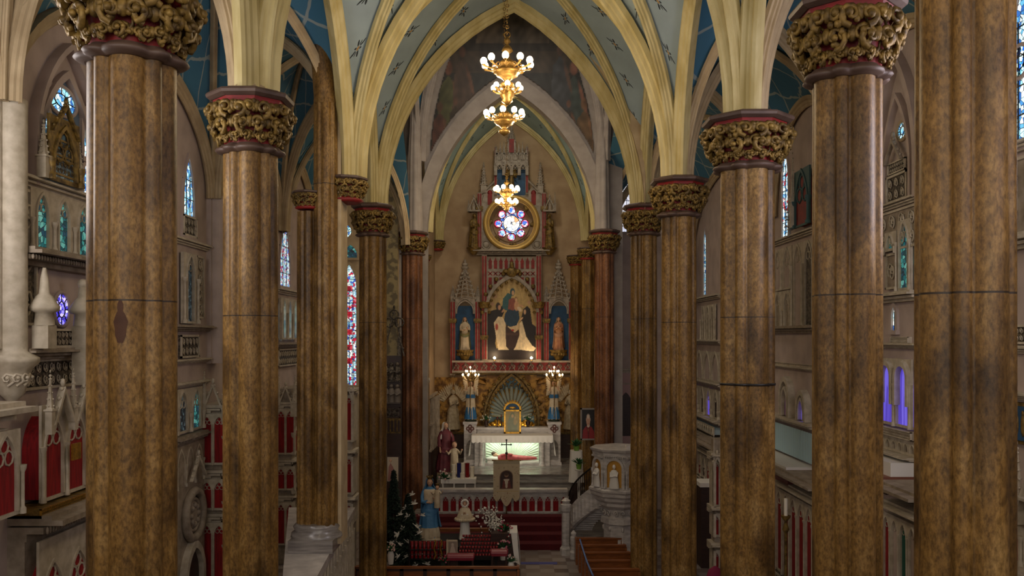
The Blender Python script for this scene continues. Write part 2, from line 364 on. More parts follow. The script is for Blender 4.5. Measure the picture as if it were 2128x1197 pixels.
# ---------------- columns ----------------
def lobes(main=4, rot=0.0):
    C = []
    for k in range(8):
        a = k*PI/4+rot
        C.append((a, .60, .40) if k % 2 == 0 else (a, .76, .20))
    def f(t):
        best = .62
        for a, c, r in C:
            d = c*math.cos(t-a); q = r*r-(c*math.sin(t-a))**2
            if q > 0: best = max(best, d+math.sqrt(q))
        return best
    return f
LB = lobes(rot=.25)
def soft(k): return lambda a: 1-k+k*LB(a)
def spiral(mb, c, out, tan, R, r, turns=1.4, flip=1, mi=0, n=14):
    """a curled leaf: a tapering volute lying on the plane tan x up, bulging outwards"""
    P = []; rr = []; up = Vector((0, 0, 1)); out = Vector(out); tan = Vector(tan)
    for i in range(n+1):
        t = i/n; a = turns*2*PI*t-PI*.5; q = R*(1-.82*t)
        P.append(Vector(c)+tan*(flip*q*math.cos(a))+up*(q*math.sin(a))+out*(R*.55*t)); rr.append(r*(1-.55*t))
    mb.tube(P, rr, 5, mi); mb.sph(P[-1], r*1.1, 6, 4, mi)
def foliage_mesh():
    mb = MB(); random.seed(3)
    for row, (z, R, n, s, r) in enumerate(((.10, .505, 16, .085, .030), (.28, .585, 12, .14, .044), (.50, .665, 11, .135, .050))):
        for k in range(n):
            a = 2*PI*(k+(row % 2)*.5)/n; out = (math.cos(a), math.sin(a), 0); tan = (-math.sin(a), math.cos(a), 0)
            w = s*1.05; R2 = R+.02*random.uniform(-1, 1)
            for fl in (-1, 1):
                c = (R2*out[0]+tan[0]*fl*w*.8, R2*out[1]+tan[1]*fl*w*.8, z+random.uniform(-.02, .02))
                spiral(mb, c, out, tan, s*random.uniform(.85, 1.1), r, random.uniform(1.1, 1.5), fl, n=12)
            # leaf body and berries
            mb.sph((R2*out[0], R2*out[1], z+s*.2), (s*.55, s*.55, s*.75), 7, 5)
            for q in range(3):
                b = a+random.uniform(-.2, .2); mb.sph(((R2+.03)*math.cos(b), (R2+.03)*math.sin(b), z+random.uniform(-s, s)), r*.95, 5, 4)
    for k in range(12):
        a = 2*PI*k/12+.2; P = []
        for i in range(9):
            t = i/8; q = .47+.16*t+.03*math.sin(t*6); b = a+.24*math.sin(t*PI*1.5); P.append((q*math.cos(b), q*math.sin(b), .02+.54*t))
        mb.tube(P, .020, 5)
    return mb
def column_proto():
    root = thing('nave_column', 'x', 'column', (0, 0, 0))
    H = 11.3
    s = MB(); R = .47
    prof = [(R*1.0, .55), (R*1.0, 4), (R*1.0, 8), (R*.985, H-.02)]
    s.lathe(prof, seg=112, lobe=LB, sm=True)
    obj('shaft', s, 'marble', root)
    b = MB(); b.lathe([(.72, 0), (.72, .18), (.66, .22), (.66, .34), (.60, .38), (.585, .46), (.52, .50), (.49, .58)], seg=64, lobe=soft(.5)); obj('base', b, 'greymarble', root)
    n = MB(); n.lathe([(.485, H-.05), (.56, H-.03), (.60, H), (.585, H+.03), (.52, H+.06), (.49, H+.09)], seg=96, lobe=soft(.8)); obj('necking', n, 'abacus', root)
    c = MB(); c.lathe([(.44, H+.05), (.45, H+.25), (.50, H+.50), (.60, H+.66), (.62, H+.70)], seg=64, lobe=soft(.5)); obj('capital_bell', c, 'red', root)
    g = foliage_mesh(); g.v = [(x, y, z+H+.09) for x, y, z in g.v]; obj('gilded_foliage', g, 'gold', root)
    a = MB(); a.lathe([(.60, H+.68), (.62, H+.76), (.64, H+.80)], seg=8, rot=PI/8, sm=False); obj('red_band', a, 'red', root)
    a = MB(); a.lathe([(.66, H+.79), (.74, H+.83), (.755, H+.87), (.74, H+.90), (.60, H+.93), (.58, H+.95)], seg=8, rot=PI/8, sm=False); obj('abacus', a, 'abacus', root)
    return root
CAPZ = 12.22
# (px centre, depth, half-offset correction, radius scale, z shift, label)
COLS = [
 ('R0', X(2004, 7.3), 7.3, .86, .0, 'nearest brown marble column, widest of all, rising out of view with no capital showing'),
 ('L1', X(275, 9.6), 9.6, 1.0, .04, 'large brown marble column with a dark bare patch on its shaft'),
 ('R1', X(1760, 10.8), 10.8, .93, .2, 'brown marble column whose big gilded capital with red band nearly touches the top edge'),
 ('L2', X(521, 14.0), 14.0, .92, -.03, 'brown marble column standing between the dark-patched column and the plain plaster pier'),
 ('R2', X(1553, 15.5), 15.5, 1.08, -.02, 'brown marble column with a thin metal strap round its shaft'),
 ('R3', X(1411, 21.6), 21.6, .98, .0, 'brown column right of the pulpit, its shaft partly covering the one behind'),
 ('L4', X(775, 26.6), 26.6, .90, .10, 'slim brown column beside the tall stained glass window, in front of the evergreen'),
 ('R4', X(1338, 27.9), 27.9, .95, .28, 'brown column rising straight behind the right side of the marble pulpit'),
 ('L5', X(857, 37.4), 37.4, .95, .55, 'reddish column left of the high altar, under the chancel arch'),
 ('R5', X(1256, 37.7), 37.7, .95, .65, 'reddish column right of the high altar next to the framed portrait'),
]
proto = column_proto(); CP = {}
for i, (k, x, y, sc, dz, lab) in enumerate(COLS):
    o = proto if i == 0 else dup(proto, (0, 0, 0))
    o.location = (x, y, 0); o['label'] = lab; o.scale = (sc, sc, 1); o['kind'] = 'thing'
    CP[k] = (x, y)
    if dz:  # taller shafts towards the chancel
        f = (11.3+dz)/11.3; o.scale = (sc, sc, f)
    CP[k+'z'] = 12.25*(1+dz/11.3)
# metal strap round one shaft is part of that column
for ch in []: pass

# ---------------- ribs and arches ----------------
RIB = [(-.15, -.02), (-.15, .10), (-.10, .13), (-.085, .20), (-.05, .225), (-.04, .28), (0, .31), (.04, .28), (.05, .225), (.085, .20), (.10, .13), (.15, .10), (.15, -.02)]
def scaled(p, a, b): return [(x*a, y*b) for x, y in p]
def half_arch(S, A, n=14):
    """from springing S, vertical tangent, up to apex A"""
    S = Vector(S); A = Vector(A); d = Vector((A.x-S.x, A.y-S.y, 0)); L = d.length; d.normalize(); h = A.z-S.z; P = []
    if h >= L:
        R = (h*h+L*L)/(2*L); t1 = math.asin(h/R)
        for i in range(n+1): t = t1*i/n; P.append(S+d*(R-R*math.cos(t))+Vector((0, 0, R*math.sin(t))))
    else:
        for i in range(n+1): t = PI/2*i/n; P.append(S+d*(L-L*math.cos(t))+Vector((0, 0, h*math.sin(t))))
    return P
def rib(mb, S, A, prof=RIB, mi=0, n=14, inset=0):
    d0 = Vector((A[0]-S[0], A[1]-S[1], 0)).normalized()*.10; S = Vector(S)+d0; P = half_arch(S, A, n); d = Vector((A[0]-S[0], A[1]-S[1], 0)).normalized(); B = Vector((0, 0, 1)).cross(d)
    # inside of the curve = towards d/down
    T = (P[1]-P[0]).normalized()
    if B.cross(T).dot(d) < 0: B = -B
    mb.sweep(P, B, prof, mi); return P
def cell(mb, uvs, P, Q, lift=.0, ns=6, flip=False):
    o = len(mb.v); n = len(P); V = []; acc = 0
    for i in range(n):
        if i: acc += ((P[i]-P[i-1]).length+(Q[i]-Q[i-1]).length)/2
        W = (Q[i]-P[i]).length
        for k in range(ns+1):
            t = k/ns; p = P[i].lerp(Q[i], t); V.append((p.x, p.y, p.z+lift)); uvs.append(((t-.5)*W+.625, acc))
    mb.add(V, [(i*(ns+1)+k, i*(ns+1)+k+1, (i+1)*(ns+1)+k+1, (i+1)*(ns+1)+k) for i in range(n-1) for k in range(ns)], sm=True)
M['nave_cell'] = star_mat('grey blue vault with stencilled flowers', '#9cadb4', '#20282c', '#a87a28', 1.25)
M['chancel_cell'] = star_mat('blue vault with stencilled flowers', '#9ab0ae', '#2c4348', '#8a7a38', .9)
M['blue_star'] = star_mat('blue with gold dots', '#2f6d92', '#cdbb7a', '#cdbb7a', .45, True)
TR = [0]
def trim(mb, mats, **k):
    TR[0] += 1; return obj('trim_%d' % TR[0], mb, mats, kind='structure', **k)
NAVEZ = 18.9
def bay(c4, apex, trans_z, side_z, rib_mat, cell_mat, ribsc=1.0, transverse=(True, True), sides=(True, True), s2=None):
    """c4: corner springings LF, RF, LB, RB (front/back); one quadripartite bay"""
    LF, RF, LB, RB = [Vector(p) for p in c4]; yf = (LF.y+RF.y)/2; yb = (LB.y+RB.y)/2; xm = (LF.x+RF.x)/2
    C = Vector((xm, (yf+yb)/2, apex)); Tf = Vector((xm, yf, trans_z)); Tb = Vector((xm, yb, trans_z))
    Sl = Vector(((LF.x+LB.x)/2, (LF.y+LB.y)/2, side_z)); Sr = Vector(((RF.x+RB.x)/2, (RF.y+RB.y)/2, side_z if s2 is None else s2))
    r = MB(); P = scaled(RIB, ribsc*.72, ribsc*.75); PB = scaled(RIB, ribsc*1.15, ribsc*1.0)
    D = {}
    for k, S, T, Q in (('LF', LF, Tf, Sl), ('RF', RF, Tf, Sr), ('LB', LB, Tb, Sl), ('RB', RB, Tb, Sr)):
        D[k] = (half_arch(S, C), half_arch(S, T), half_arch(S, Q)); rib(r, S, C, P)
        if (k[1] == 'F' and transverse[0]) or (k[1] == 'B' and transverse[1]): rib(r, S, T, PB)
        if (k[0] == 'L' and sides[0]) or (k[0] == 'R' and sides[1]): rib(r, S, Q, PB)
    r.sph((C.x, C.y, C.z-.15), (.3, .3, .2), 12, 6)
    trim(r, rib_mat)
    for nm in D:
        pass
    ms = MB(); uvs = []
    for k in D: cell(ms, uvs, D[k][1], D[k][0]); cell(ms, uvs, D[k][0], D[k][2])
    return obj('ceiling', ms, cell_mat, kind='structure', uv=uvs)
# the two columns under the chancel arch are of a redder stone: their shafts carry their own mesh copy
for o in [q for q in bpy.data.objects if q.get('label', '').startswith('reddish column')]:
    for ch in o.children:
        if ch.name.startswith('shaft'): ch.data = ch.data.copy(); ch.data.materials[0] = M['marble_red']
def aisle_cell_mat():
    m = bpy.data.materials.new('blue aisle vault with painted lozenges'); N, L = nt(m); b = N['Principled BSDF']; b.inputs['Roughness'].default_value = .85
    uv = N.new('ShaderNodeUVMap'); mp = N.new('ShaderNodeMapping'); mp.inputs['Rotation'].default_value = (0, 0, .75); mp.inputs['Scale'].default_value = (.8, .8, 1); L.new(uv.outputs[0], mp.inputs[0])
    nz = N.new('ShaderNodeTexNoise'); nz.inputs['Scale'].default_value = 1.2; L.new(uv.outputs[0], nz.inputs['Vector'])
    br = N.new('ShaderNodeTexBrick'); br.offset = 0; br.inputs['Scale'].default_value = 1; br.inputs['Brick Width'].default_value = .9; br.inputs['Row Height'].default_value = .9
    br.inputs['Mortar Size'].default_value = .035; br.inputs['Mortar Smooth'].default_value = .4
    ad = N.new('ShaderNodeVectorMath'); ad.operation = 'ADD'; sc = N.new('ShaderNodeVectorMath'); sc.operation = 'SCALE'; sc.inputs['Scale'].default_value = .35
    L.new(nz.outputs['Color'], sc.inputs[0]); L.new(mp.outputs[0], ad.inputs[0]); L.new(sc.outputs[0], ad.inputs[1]); L.new(ad.outputs[0], br.inputs['Vector'])
    br.inputs['Color1'].default_value = lin('#3c718f'); br.inputs['Color2'].default_value = lin('#4b7388'); br.inputs['Mortar'].default_value = lin('#93a0a0')
    L.new(br.outputs[0], b.inputs['Base Color']); return m
M['aisle_cell'] = aisle_cell_mat()
L3 = (X(724, 21.3), 21.3); AX = 8.5
def S(x, y, z=12.2): return (x, y, z)
rows = [((-4.2, 4.6), (4.1, 4.6)), (CP['L1'], CP['R1']), (CP['L2'], CP['R2']), (L3, CP['R3']), (CP['L4'], CP['R4'])]
for i in range(len(rows)-1):
    a, b = rows[i], rows[i+1]
    bay([S(*a[0]), S(*a[1]), S(*b[0]), S(*b[1])], NAVEZ+.2, NAVEZ, 17.3, 'cream', 'nave_cell', 1.15, transverse=(i == 0, True))
rowsA = rows+[((-4.35, 36.8), (4.3, 40.5))]
for sx, side in ((-1, 0), (1, 1)):
    for i in range(len(rowsA)-1):
        a, b = rowsA[i][side], rowsA[i+1][side]
        wy = lambda q: 24.6 if (sx < 0 and abs(q-21.3) < .1) else 32.0 if (sx < 0 and abs(q-26.6) < .1) else q+.4
        wa, wb = (sx*AX, wy(a[1])), (sx*AX, wy(b[1]))
        c = [S(*wa), S(*a), S(*wb), S(*b)] if sx < 0 else [S(*a), S(*wa), S(*b), S(*wb)]
        bay(c, 16.9, 16.4, 15.2 if sx < 0 else 17.3, 'buff', 'aisle_cell', .9, sides=(sx < 0, sx > 0), s2=17.3 if sx < 0 else 15.2)
# bundles of colonnettes between each abacus and the springing of its ribs
for k in ('L1', 'R1', 'L2', 'R2', 'R3', 'L4', 'R4'):
    x, y = CP[k]; mb = MB(); mb.lathe([(.40, 12.1), (.36, 12.25), (.27, 12.35), (.26, 13.2)], (x, y, 0), 48, lobe=lambda a: LB(a*1.0))
    trim(mb, 'cream' if k not in ('L2', 'L1') else 'buff')
# crossing: high vault with blue cells, mauve ribs
ZC = 16.0
cl, cr = (-4.15, 38.0), (4.15, 38.0)
bay([S(CP['L4'][0], 27.6, ZC), S(CP['R4'][0], 28.6, ZC), S(*cl, ZC), S(*cr, ZC)], 25.5, 26, 23, 'mauve', 'blue_star', .85, transverse=(False, True))
mb = MB()
for k in ('L5', 'R5'):
    x, y = CP[k]
    mb.lathe([(.36, CP[k+'z']-.05), (.30, ZC), (.2, ZC+1.5), (.15, 23)], (x*.985, y+.25, 0), 40, lobe=LB)
for k in ('L4', 'R4'):
    x, y = CP[k]; mb.lathe([(.26, 12.2), (.26, ZC+1)], (x*1.02, y+.5, 0), 40, lobe=LB)
trim(mb, 'mauve')
# wall over the nave's last arch (between nave vault and the higher crossing vault)
mb = MB(); A = arch(8.3, NAVEZ-12.2+.25, 14, .05, 12.2); top = [(a, 27) for a, b in A]
mb.band(top, A, 27.3, 27.5); obj('wall_crossing', mb, 'buff', kind='structure')
# chancel wall with arch; its soffit
mb = MB(); A = arch(7.5, 19.2-12.8, 14, 0, 12.8); top = [(a*1.15, 26.5) for a, b in A]
mb.band(top, A, 38.4, 38.9); mb.box(-4.9, -3.75, 38.4, 38.9, 0, 12.8); mb.box(3.75, 4.9, 38.4, 38.9, 0, 12.8)
mb.box(-4.9, -4.2, 38.4, 38.9, 12.8, 26.5); mb.box(4.2, 4.9, 38.4, 38.9, 12.8, 26.5)
obj('wall_chancel', mb, 'mauve', kind='structure')
mb = MB(); A = arch(7.5, 6.4, 14, 0, 12.8); B2 = arch(8.6, 7.15, 14, 0, 12.8); mb.band(B2, A, 38.2, 38.42); trim(mb, 'mauve')
# mural above the chancel arch, painted on the wall
def grid_paint(name, W, H, nx, nz, fn, mask=None, y=0, x0=0, z0=0, depth=.03, ret=False):
    """flat painted panel: colours set per vertex by fn(u,v) arrays"""
    u, v = np.meshgrid((np.arange(nx+1))/nx, (np.arange(nz+1))/nz); c = fn(u, v)
    xs = x0+(u-.5)*W; zs = z0+v*H
    keep = np.ones((nz, nx), bool)
    if mask is not None:
        uc, vc = np.meshgrid((np.arange(nx)+.5)/nx, (np.arange(nz)+.5)/nz); keep = mask(uc, vc)
    V = np.stack([xs.ravel(), np.full(xs.size, y), zs.ravel()], 1)
    Fc = [(j*(nx+1)+i, j*(nx+1)+i+1, (j+1)*(nx+1)+i+1, (j+1)*(nx+1)+i) for j in range(nz) for i in range(nx) if keep[j, i]]
    return V, Fc, c.reshape(-1, 3)
def paint_obj(name, V, Fc, c, parent=None, m=None, **k):
    mb = MB(); mb.add([tuple(map(float, p)) for p in V], Fc); o = obj(name, mb, m or vcol_mat(name+' painting', .5), parent, **k)
    at = o.data.color_attributes.new('paint', 'FLOAT_COLOR', 'POINT')
    a = np.ones((len(V), 4)); a[:, :3] = c; at.data.foreach_set('color', a.ravel()); return o
def pl(c): return np.array(lin(c)[:3])
class Pic:
    def __init__(s, u, v, bg): s.u = u; s.v = v; s.c = np.ones(u.shape+(3,))*pl(bg)
    def blend(s, k, col): s.c = s.c*(1-k[..., None])+pl(col)*k[..., None]
    def ell(s, x, y, rx, ry, col, soft=.12, rot=0):
        du = s.u-x; dv = s.v-y; a, b = math.cos(rot), math.sin(rot); p = (du*a+dv*b)/rx; q = (-du*b+dv*a)/ry
        s.blend(np.clip((1-np.sqrt(p*p+q*q))/soft, 0, 1), col)
    def poly(s, pts, col, soft=.004):
        ins = np.zeros(s.u.shape, bool); n = len(pts); dist = np.full(s.u.shape, 9.)
        for i in range(n):
            x0, y0 = pts[i]; x1, y1 = pts[(i+1) % n]
            with np.errstate(divide='ignore', invalid='ignore'):
                c = ((y0 > s.v) != (y1 > s.v)) & (s.u < (x1-x0)*(s.v-y0)/((y1-y0) or 1e-9)+x0)
            ins ^= c
        s.blend(ins.astype(float), col)
    def streak(s, amp, f, seed=1):
        rng = np.random.RandomState(seed); n = np.sin(s.u*f+rng.rand()*6+3*np.sin(s.v*f*.23))*np.sin(s.v*f*.6+2*np.sin(s.u*f*.31)); s.c *= (1+amp*n)[..., None]
    def noise(s, amp, seed=1, k=24):
        rng = np.random.RandomState(seed); g = rng.rand(k+2, k+2)*2-1
        a = s.u*k; b = s.v*k; i = np.clip(a.astype(int), 0, k-1); j = np.clip(b.astype(int), 0, k-1); fa = a-i; fb = b-j
        n = (g[j, i]*(1-fa)+g[j, i+1]*fa)*(1-fb)+(g[j+1, i]*(1-fa)+g[j+1, i+1]*fa)*fb; s.c *= (1+amp*n)[..., None]
def mural(u, v):
    p = Pic(u, v, '#262623')
    p.poly([(0, .56), (1, .56), (1, .66), (0, .66)], '#42372c'); p.poly([(0, .66), (1, .66), (1, 1), (0, 1)], '#322c26')
    for x, y, s, c1, c2 in ((.13, .44, 1.1, '#4a4a2c', '#6a4434'), (.21, .54, .9, '#4a3a30', '#5e4030'), (.08, .30, .8, '#4a2e26', '#5a4030'), (.17, .34, .7, '#3a2f22', '#50382c'), (.86, .44, 1.1, '#3a4440', '#7a5040'), (.92, .30, .9, '#5a4630', '#6e5038'), (.78, .55, .9, '#3a3c40', '#5a4438'), (.83, .34, .6, '#33302c', '#6a4a3a')):
        p.poly([(x-.07*s, y-.22*s), (x-.045*s, y+.05*s), (x, y+.10*s), (x+.045*s, y+.05*s), (x+.08*s, y-.22*s)], c1); p.ell(x, y+.13*s, .024*s, .034*s, c2, .3)
        p.ell(x+.05*s, y-.01, .012, .10*s, c2, .3, .3)
    for x, c in ((.37, '#5a4e40'), (.63, '#584e42'), (.5, '#51483c')):
        p.poly([(x-.08, .70), (x-.05, .88), (x, .93), (x+.05, .88), (x+.09, .70)], c); p.ell(x, .94, .02, .03, '#6e5440', .3)
    p.streak(.22, 90, 3); p.noise(.45, 5, 40); return p.c
def mural_mask(u, v):
    X_ = (u-.5)*7.6; Zz = 14.6+v*9.6
    # below: outside of chancel arch band ; sides: crossing wall arch
    a, h = 4.45, 7.4; R = (h*h+a*a)/(2*a); q = np.sqrt(np.maximum(R*R-(Zz-12.8)**2, 0))-(R-a); out = np.abs(X_) > q
    a2, h2 = 4.0, 10.2; R2 = (h2*h2+a2*a2)/(2*a2); q2 = np.sqrt(np.maximum(R2*R2-np.maximum(Zz-15.5, 0)**2, 0))-(R2-a2)-.35
    return out & (np.abs(X_) < q2)
V, Fc, c = grid_paint('mural', 7.6, 9.6, 150, 190, mural, mural_mask, 38.33, 0, 14.6)
paint_obj('mural', V, Fc, c, label='large dark mural of shadowy robed figures on the wall above the chancel arch', cat='mural')
# chancel
bay([S(-3.9, 38.9, 13), S(3.9, 38.9, 13), S(-4.0, 46, 13.4), S(4.0, 46, 13.4)], 20.3, 20.0, 18.2, 'cream', 'chancel_cell', .85, transverse=(True, True), sides=(True, True))
mb = MB(); mb.box(-4.6, 4.6, 46.1, 46.5, 0, 21); obj('wall_back', mb, 'apse', kind='structure')
mb = MB(); mb.box(-4.4, -4.1, 38.9, 46.1, 0, 19); obj('wall_chancel_left', mb, 'apse', kind='structure')
mb = MB(); mb.box(4.1, 4.4, 38.9, 46.1, 0, 19); obj('wall_chancel_right', mb, 'apse', kind='structure')
# aisle walls, end walls, floor, west wall with its opening, roof
def wallbox(n, *a, m='wall'): mb = MB(); mb.box(*a); return obj(n, mb, m, kind='structure')
wallbox('wall_left', -8.9, -8.6, -10, 37.2, 0, 17)
wallbox('wall_right', 8.6, 8.9, -10, 42, 0, 17)
wallbox('wall_end_left', -8.6, -4.85, 36.9, 37.2, 0, 17, m='buff')
wallbox('wall_end_right', 4.5, 8.6, 41.7, 42, 0, 17)
wallbox('wall_transept_left', -4.9, -4.75, 37.2, 38.6, 0, 25, m='mauve'); wallbox('wall_transept_right', 4.75, 4.9, 38.6, 42, 0, 25, m='mauve')
wallbox('floor', -9, 9, -10, 47, -.2, 0, m=checker_floor())
wallbox('ceiling_roof', -9, 9, -10, 47, 27, 27.2)
wallbox('wall_upper_left', -9, -8.6, -10, 38, 17, 27); wallbox('wall_upper_right', 8.6, 9, -10, 42, 17, 27)
mb = MB(); A = arch(7, 5.5, 10, 0, 13.5); mb.band([(a*1.0, 27) for a, b in A], A, -10.3, -10)
mb.box(-9, -3.5, -10.3, -10, 0, 27); mb.box(3.5, 9, -10.3, -10, 0, 27); mb.box(-3.5, 3.5, -10.3, -10, 0, 6.5); obj('wall_west', mb, 'wall', kind='structure')

wallbox('floor_gallery', -8.6, 8.6, -10, .9, 6.5, 6.75, m='wall'); wallbox('wall_gallery_front', -8.6, 8.6, .9, 1.05, 6.3, 7.5, m='tracery')  # unseen gallery floor and parapet, added to shade the lower nave from the west
# ---------------- side walls: storeys of gothic joinery, windows, cornices ----------------
LWM = Matrix(((0, -1, 0, -8.6), (1, 0, 0, 0), (0, 0, 1, 0), (0, 0, 0, 1)))
RWM = Matrix(((0, 1, 0, 8.6), (-1, 0, 0, 0), (0, 0, 1, 0), (0, 0, 0, 1)))
def flat(d, x=0): return Matrix(((1, 0, 0, x), (0, 1, 0, d), (0, 0, 1, 0), (0, 0, 0, 1)))
class Bay:
    """local x runs along the wall (to the right as one faces it), z is height; y<0 comes out of the wall"""
    def __init__(s, root, Mx): s.r = root; s.M = Mx
    def mb(s): return MB(s.M)
    def o(s, name, mb, m, **k): return obj(name, mb, m, s.r, **k)
    def cornice(s, x0, x1, z, h=.2, out=.25, m='tracery', frieze=None):
        b = s.mb()
        b.box(x0, x1, -out*.35, 0, z, z+h*.3); b.box(x0, x1, -out*.65, 0, z+h*.3, z+h*.55); b.box(x0, x1, -out, 0, z+h*.62, z+h*.82); b.box(x0, x1, -out*.8, 0, z+h*.82, z+h)
        if frieze:
            n = max(3, int((x1-x0)/.09)); 
            for i in range(n): b.sph((x0+(i+.5)*(x1-x0)/n, -out*.7, z+h*.42), (.03, .03, h*.16), 5, 4)
        c = s.o('cornice', b, m)
    def lancets(s, x0, x1, z0, z1, n, back, m='tracery', wf=.74, zb=None, top=None, t=.05, out=.05, cusp=True, cols=True, label=None, glass_name='panel'):
        zb = z0+.06 if zb is None else zb; top = z1-.08 if top is None else top; W = (x1-x0)/n; b = s.mb()
        for i in range(n):
            a = x0+i*W; c = a+W/2; w = W*wf
            holed(b, a, a+W, z0, z1, c, zb, w, top-zb, -out-t, -out)
            mould(b, c, zb, w, top-zb, W*.06, -out-t-.03, -out-t)
            if cusp: cusps(b, c, top, w, -out-t*.5, max(.008, w*.035))
        if cols:
            for i in range(n+1):
                x = x0+i*W; b.lathe([(W*.07, z0), (W*.07, z0+.08), (W*.04, z0+.12), (W*.04, top-W*.75), (W*.07, top-W*.68), (W*.08, top-W*.6)], (x, -out-t-.03, 0), 8)
        s.o('tracery', b, m)
        for i in range(n):
            a = x0+i*W; p = s.mb(); bk = back[i % len(back)] if isinstance(back, (list, tuple)) else back
            p.ext([(x, z) for x, z in lancet_outline(a+W/2, zb-.02, W*wf+.04, top-zb+.05)], -out-.02, -.005+0*out)
            s.o(glass_name, p, bk)
    def relief(s, x0, x1, z0, z1, m='relief', fm='tracery', out=.06, curls=True):
        b = s.mb(); b.box(x0, x1, -out, 0, z0, z1); q = s.mb(); f = min(.05, (z1-z0)*.12)
        for a in ((x0, x1, z0, z0+f), (x0, x1, z1-f, z1), (x0, x0+f, z0, z1), (x1-f, x1, z0, z1)): q.box(a[0], a[1], -out-.04, -out, a[2], a[3])
        if curls:
            h = z1-z0-2*f; nx = max(1, int((x1-x0)/(h*.5)) if h < (x1-x0) else 1); cs = (x1-x0-2*f)/nx; nz = max(1, round(h/cs)); hs = h/nz; R = min(cs, hs)*.42
            for i in range(nx):
                for j in range(nz):
                    cx, cz = x0+f+(i+.5)*cs, z0+f+(j+.5)*hs
                    for fl in (-1, 1):
                        P = []; 
                        for k in range(11):
                            u = k/10; an = u*2.6*PI; rr = R*(1-.75*u); P.append((cx+fl*(rr*math.cos(an)*.62-R*.30), -out-.02-.02*u, cz+rr*math.sin(an)*fl))
                        b.tube(P, R*.11, 4, 1)
        s.o('carved_panel', b, [m, fm]); s.o('panel_frame', q, fm)
    def plain(s, x0, x1, z0, z1, m='tracery', out=.05): b = s.mb(); b.box(x0, x1, -out, 0, z0, z1); s.o('backboard', b, m)
    def pinn(s, x, z, w, h, y=-.2, m='tracery', **k): b = s.mb(); pinnacle(b, x, y, z, w, h, **k); s.o('pinnacle', b, m)
    def gable(s, x, z, w, h, y0=-.22, y1=-.12, m='tracery', t=.06): b = s.mb(); gable(b, x, z, w, h, t, y0, y1); s.o('gable', b, m)
WN = [0]
def window(Mx, x, zb, w, H, glass, frame='wall', ratio=1.2, roses=(), bars=2, out=.06, shape=None):
    """leaded window of the room: frame moulding, pane, lead bars"""
    WN[0] += 1; root = thing('window_%d' % WN[0], None, None, (0, 0, 0)); root['kind'] = 'structure'
    b = MB(Mx)
    if shape is None: mould(b, x, zb, w, H, .10, -out, .02, ratio=ratio); mould(b, x, zb, w*.94, H*.99, w*.03, -.015, .0, ratio=ratio); b.box(x-w/2-.12, x+w/2+.12, -out*1.6, 0, zb-.1, zb)
    else: b.ring((x, -.02, zb+H/2), H/2+.03, .04, seg=28, sx=w/H)
    obj('window_frame', b, frame, root)
    p = MB(Mx)
    if shape is None: p.ext(lancet_outline(x, zb, w, H, ratio=ratio), -.012, -.002)
    else: p.ext([(x+w/2*math.cos(a), zb+H/2+H/2*math.sin(a)) for a in np.arange(0, 2*PI, PI/14)], -.012, -.002)
    obj('pane', p, glass, root)
    l = MB(Mx)
    if shape is None:
        for i in range(1, bars+1): l.box(x-w/2+w*i/(bars+1)-.012, x-w/2+w*i/(bars+1)+.012, -.03, -.01, zb, zb+H*.8)
        for i in range(1, int(H/.5)): l.box(x-w/2, x+w/2, -.028, -.01, zb+i*.5-.01, zb+i*.5+.01)
    else:
        l.ring((x, -.02, zb+H/2), H*.25, .012, seg=20, sx=w/H)
        for k in range(8): a = k*PI/4; l.tube([(x+w*.25*math.cos(a), -.02, zb+H/2+H*.25*math.sin(a)), (x+w*.5*math.cos(a), -.02, zb+H/2+H*.5*math.sin(a))], .012, 4)
    if l.f: obj('lead_bars', l, 'black', root)
    return root
def Yl(px): return 15480/(CX-px)
def Yr(px): return 15480/(px-CX)
def Zl(px, py): return EYE+(HY-py)*abs(Yl(px))/F
def Zr(px, py): return EYE+(HY-py)*Yr(px)/F
M['g_blue'] = glass_mat('blue white leaded glass', ['#3f86c8', '#bfe4f0', '#e8f4f2', '#2a5fa8', '#8fd0e0', '#5aa8d0', '#dff0ea'], 11, 1.8, .05)
M['g_teal'] = glass_mat('teal leaded glass', ['#1c6a70', '#3f9a98', '#0f4048', '#6ab8b0', '#1f4a60'], 10, .6, .05)
M['g_violet'] = glass_mat('blue violet glass', ['#5a50e0', '#e0d8ff', '#8a80ff', '#3a30b0', '#c8b8ff'], 16, 1.9, .05)
M['g_purple'] = glass_mat('purple curtain lit window', ['#5a4ac8', '#6f62e0', '#5040b8'], 3, 1.0, .0, (4, 4, .3))
M['g_red'] = glass_mat('red blue and pale leaded glass', ['#b8d8e8', '#c02040', '#e8eef0', '#7fb8d8', '#a0d0d8', '#e0e8e0', '#3858b8'], 12, 1.5, .05)
M['g_dark'] = glass_mat('dim leaded glass', ['#20303a', '#3a5058', '#141c24', '#5a7078'], 12, .35, .06)
# --- near aisle bay on the side of the first column
A0, A1 = 14.75, 18.3
win = lambda *a, **k: window(LWM, *a, **k)
window(LWM, 16.5, 12.55, 1.0, .50, 'g_blue', shape=1)
mb = MB(LWM); mould(mb, 16.6, 11.05, 1.95, 2.2, .12, -.12, 0, ratio=1.1); mould(mb, 16.6, 11.0, 2.35, 2.8, .1, -.2, 0, ratio=1.1); trim(mb, 'wall')
mb = MB(LWM); mb.ext(lancet_outline(16.6, 11.05, 1.95, 2.2, ratio=1.1), -.0015, 0); trim(mb, mat('blue grey reveal', '#5c6f86', .8))
for x, z0, h, ww in ((15.93, 12.02, .5, .16), (17.42, 11.9, .95, .22), (17.42, 11.1, .7, .28)): window(LWM, x, z0, ww, h, 'g_blue', 'wall', bars=0)
window(LWM, 16.5, 8.52, .52, .60, 'g_violet', shape=1)
window(LWM, 15.8, 8.5, .25, 1.05, 'g_teal', bars=0)
